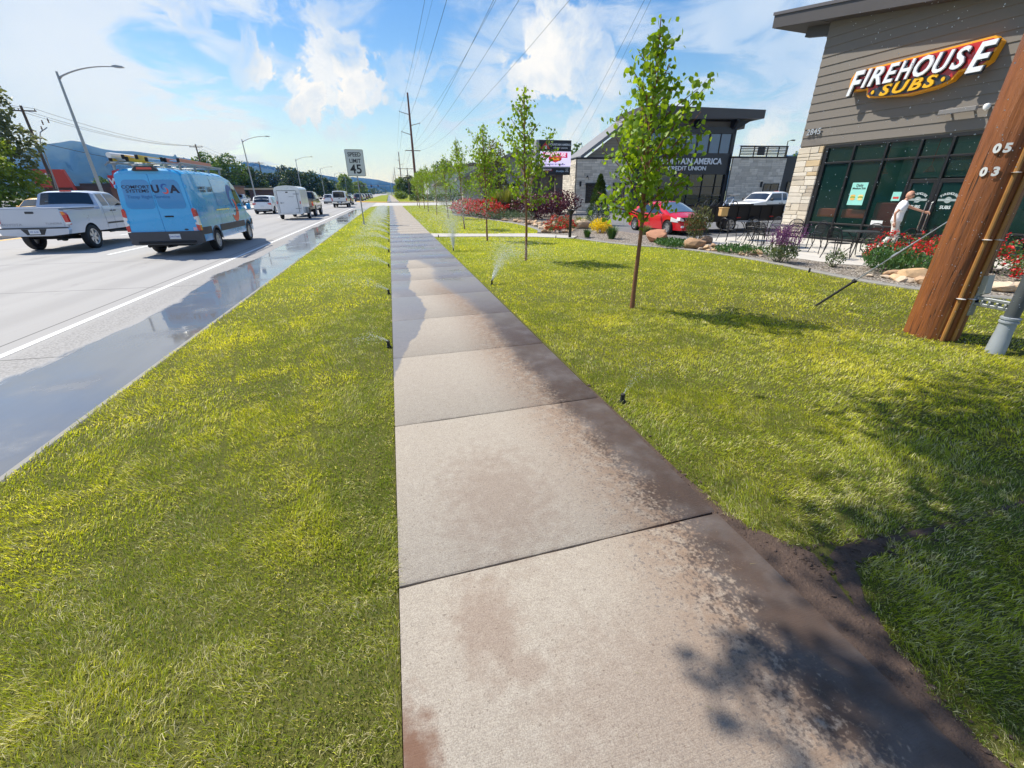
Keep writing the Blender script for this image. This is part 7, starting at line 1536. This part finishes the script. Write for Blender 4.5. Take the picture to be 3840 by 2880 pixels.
link('body',bm_,man)
def loft(g,rings,n=20):
    """rings: (centre, rx, ry, tilt about y)"""
    rows=[]
    for c,rx,ry,t in rings:
        mm=Matrix.Rotation(R(t),3,'Y'); rows.append([Vector(c)+mm@Vector((rx*math.cos(2*math.pi*k/n),ry*math.sin(2*math.pi*k/n),0)) for k in range(n+1)])
    g.grid(rows)
g=MB(); loft(g,[((.015,0,.795),.128,.165,0),((.015,0,.80),.135,.172,0),((.02,0,.90),.13,.165,0),((.025,0,1.02),.122,.158,0),((.035,0,1.14),.130,.170,4),((.05,0,1.24),.128,.185,8),((.058,0,1.30),.108,.178,10),((.066,0,1.345),.085,.125,12),((.074,0,1.375),.062,.072,14)])
g.tube([(.045,.13,1.285),(.06,.185,1.27),(.16,.20,1.225),(.215,.198,1.205)],[.075,.072,.066,.068],14); g.tube([(.045,-.13,1.285),(.04,-.185,1.25),(-.01,-.215,1.17),(-.045,-.222,1.12)],[.075,.072,.066,.068],14); g.build('t_shirt',SHIRT,man,smooth=True,ang=70)
g=MB(); loft(g,[((.012,0,.90),.115,.150,0),((.015,0,.86),.125,.162,0),((.015,0,.78),.125,.168,0),((.018,0,.73),.10,.155,0)])
g.tube([(.02,.075,.80),(.06,.088,.66),(.16,.09,.46),(.165,.09,.30),(.14,.09,.055)],[.100,.094,.074,.068,.072],16); g.tube([(.015,-.075,.80),(.02,-.09,.66),(.03,-.09,.46),(-.05,-.09,.30),(-.165,-.09,.13)],[.100,.094,.074,.068,.072],16); g.build('trousers',PANTS,man,smooth=True,ang=70)
def shoe(x,y,z,pitch):
    g=MB(); mm=Matrix.Translation((x,y,z))@Matrix.Rotation(R(pitch),4,'Y')
    g.prism([(-.10,-.035),(-.09,.037),(.05,.045),(.14,.03),(.165,0),(.14,-.035),(.04,-.045)],0,.028,M=mm); g.prism([(-.095,-.032),(-.085,.034),(.04,.04),(.12,.026),(.145,0),(.12,-.028),(.03,-.038)],.028,.06,M=mm); g.prism([(-.09,-.03),(-.08,.03),(.0,.033),(.02,0),(.0,-.033)],.06,.10,M=mm); g.build('shoe',SHOE,man,smooth=True)
shoe(.16,.09,0,0); shoe(-.17,-.09,.075,38)
g=MB(); g.tube([(.205,-.075,1.545),(.238,-.03,1.535),(.240,.03,1.535),(.205,.075,1.545)],.012,6); g.tube([(.205,.078,1.545),(.13,.088,1.55)],.004,5); g.tube([(.205,-.078,1.545),(.13,-.088,1.55)],.004,5); g.build('sunglasses',BLACK,man)
# ================================================================== SPRINKLERS
m,nt,o=newmat('water droplet'); d_=bsdf(nt,Base_Color=(.85,.88,.90,1),Roughness=.15,Specular_IOR_Level=1.); t_=N(nt,'ShaderNodeBsdfTranslucent',{'Color':(.9,.93,.95,1)}); nt.links.new(N(nt,'ShaderNodeMixShader',{0:.5,1:d_,2:t_}),o.inputs[0]); DROP=m
def droplets(name,P,s,parent=None):
    P=np.asarray(P); n=len(P); s=(s*np.random.default_rng(n).uniform(.5,1.4,n))[:,None]
    T=np.array([(0,0,1.3),(1,0,0),(0,1,0),(-1,0,0),(0,-1,0),(0,0,-1.)]); V=P[:,None,:]+T[None]*s[:,:,None]
    o=link(name,np_mesh(name,V,6,[(0,1,2),(0,2,3),(0,3,4),(0,4,1),(5,2,1),(5,3,2),(5,4,3),(5,1,4)],np.ones((n,3)),DROP),parent); o['kind']='stuff'; return o
def sprinkler(label,x,y,head,n,rng_,rise,spread,size,seed,h=.075,group='pop-up lawn sprinklers'):
    """head: azimuth of the spray fan (radians)"""
    t=thing('sprinkler',label,'sprinkler',(x,y,0),0,group); g=MB(); g.lathe([(.030,-.02),(.030,.012),(.020,.014),(.018,h*.8),(.021,h*.82),(.021,h),(.012,h+.006),(0,h+.006)],14); g.build('riser',BLACK,t,smooth=True)
    if n:
        r=np.random.default_rng(seed); f=r.random(n)**1.25; az=head+r.normal(0,spread,n)*np.minimum(1,.35+f); R_=rng_*f*r.uniform(.75,1.05,n)
        z=h+rise*4*f*(1-f)*r.uniform(.55,1.1,n)+r.normal(0,.012,n)*(1+4*f)*rise*3; z=np.maximum(z,.03)
        droplets('water_spray',np.stack([R_*np.cos(az),R_*np.sin(az),z],1),size,t)
    return t
ordn=['nearest','second','third','fourth','fifth','sixth','seventh','eighth','ninth','tenth','eleventh','twelfth','thirteenth','fourteenth','fifteenth','sixteenth']
ly=[5.03,8.07,11.25,14.34,17.6,20.7,23.8,26.9,30,33.1,36.3,39.5,43,47,51,56]
for i,y in enumerate(ly): sprinkler('%s black sprinkler head along the left edge of the sidewalk'%ordn[i],-.215,y,R(178),(260,700,900,1100,1200,1300)[i] if i<6 else 1300,.5 if i==0 else 1.6,.10 if i==0 else .26,.55,.0019+.00022*y,800+i)
sprinkler('black sprinkler head at the right edge of the sidewalk nearest the viewer',1.79,2.95,R(38),420,1.1,.10,.22,.0018,830)
sprinkler('sprinkler at the right edge of the sidewalk throwing a jet toward the second young tree',1.80,8.35,R(52),5500,2.6,.62,.30,.0036,831,.085)
sprinkler('sprinkler at the right edge of the sidewalk sending up a tall plume of mist',1.78,13.9,R(85),12000,2.0,1.5,.9,.0050,832,.085)
for (x,y,lab) in ((1.8,18.7,'dry sprinkler head at the corner of the cross path'),(6.3,16.75,'small sprinkler head on the edge of the cross path'),(8.98,7.6,'small sprinkler head against the concrete lawn edging')): sprinkler(lab,x,y,0,0,0,0,0,0,0,.09)
r=np.random.default_rng(88); n=900; az=R(1)*r.uniform(47,66,n); el=R(1)*r.uniform(-16,16,n); d=r.uniform(2.2,6.0,n)
P=np.stack([d*np.sin(az),d*np.cos(az),1.7+d*np.tan(el)],1)
o=droplets('water_droplets',P,.0022)
tag(o,'stray water droplets flying through the air in front of the restaurant')
# turf seams, clippings and pebbles
g=MB(); rg=random.Random(6)
for k in range(60):
    x=rg.uniform(-.05,1.55); y=rg.uniform(.4,3.5); a=rg.uniform(0,6.28); l=rg.uniform(.01,.05); c_,s_=math.cos(a)*l,math.sin(a)*l; g.add([(x,y,.0145),(x+.001,y+.0015,.0145),(x+c_,y+s_,.017)],[(0,1,2)])
tag(g.build('grass_clippings',M('dry clipping',(.30,.26,.12),.8)),'dry grass clippings scattered on the sidewalk',kind='stuff')
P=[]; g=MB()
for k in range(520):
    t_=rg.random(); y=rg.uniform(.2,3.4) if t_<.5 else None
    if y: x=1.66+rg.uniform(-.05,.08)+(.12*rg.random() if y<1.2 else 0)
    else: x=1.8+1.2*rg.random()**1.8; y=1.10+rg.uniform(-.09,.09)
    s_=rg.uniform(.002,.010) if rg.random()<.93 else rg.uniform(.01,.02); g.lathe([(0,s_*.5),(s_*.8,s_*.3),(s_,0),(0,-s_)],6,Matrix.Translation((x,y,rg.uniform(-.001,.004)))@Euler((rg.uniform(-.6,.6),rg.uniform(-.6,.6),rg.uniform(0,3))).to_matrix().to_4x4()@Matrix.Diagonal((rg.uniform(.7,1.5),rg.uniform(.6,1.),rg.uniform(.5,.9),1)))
tag(g.build('soil_crumbs',SOIL_SHADE),'crumbs of clay along the edge of the turf',kind='stuff')
HAZE=1.5e-4
# haze
g=MB(); g.box(-6200,6200,-170,6400,-1.4,400); m,nt,o=newmat('valley haze')
pv=N(nt,'ShaderNodeVolumePrincipled',{'Color':(.14,.40,1.,1),'Density':HAZE,'Anisotropy':.0,'Absorption Color':(.9,.95,1.,1)}); nt.links.new(pv,o.inputs[1])
hz_=g.build('haze',m); tag(hz_,'thin blue haze filling the valley air',kind='stuff')
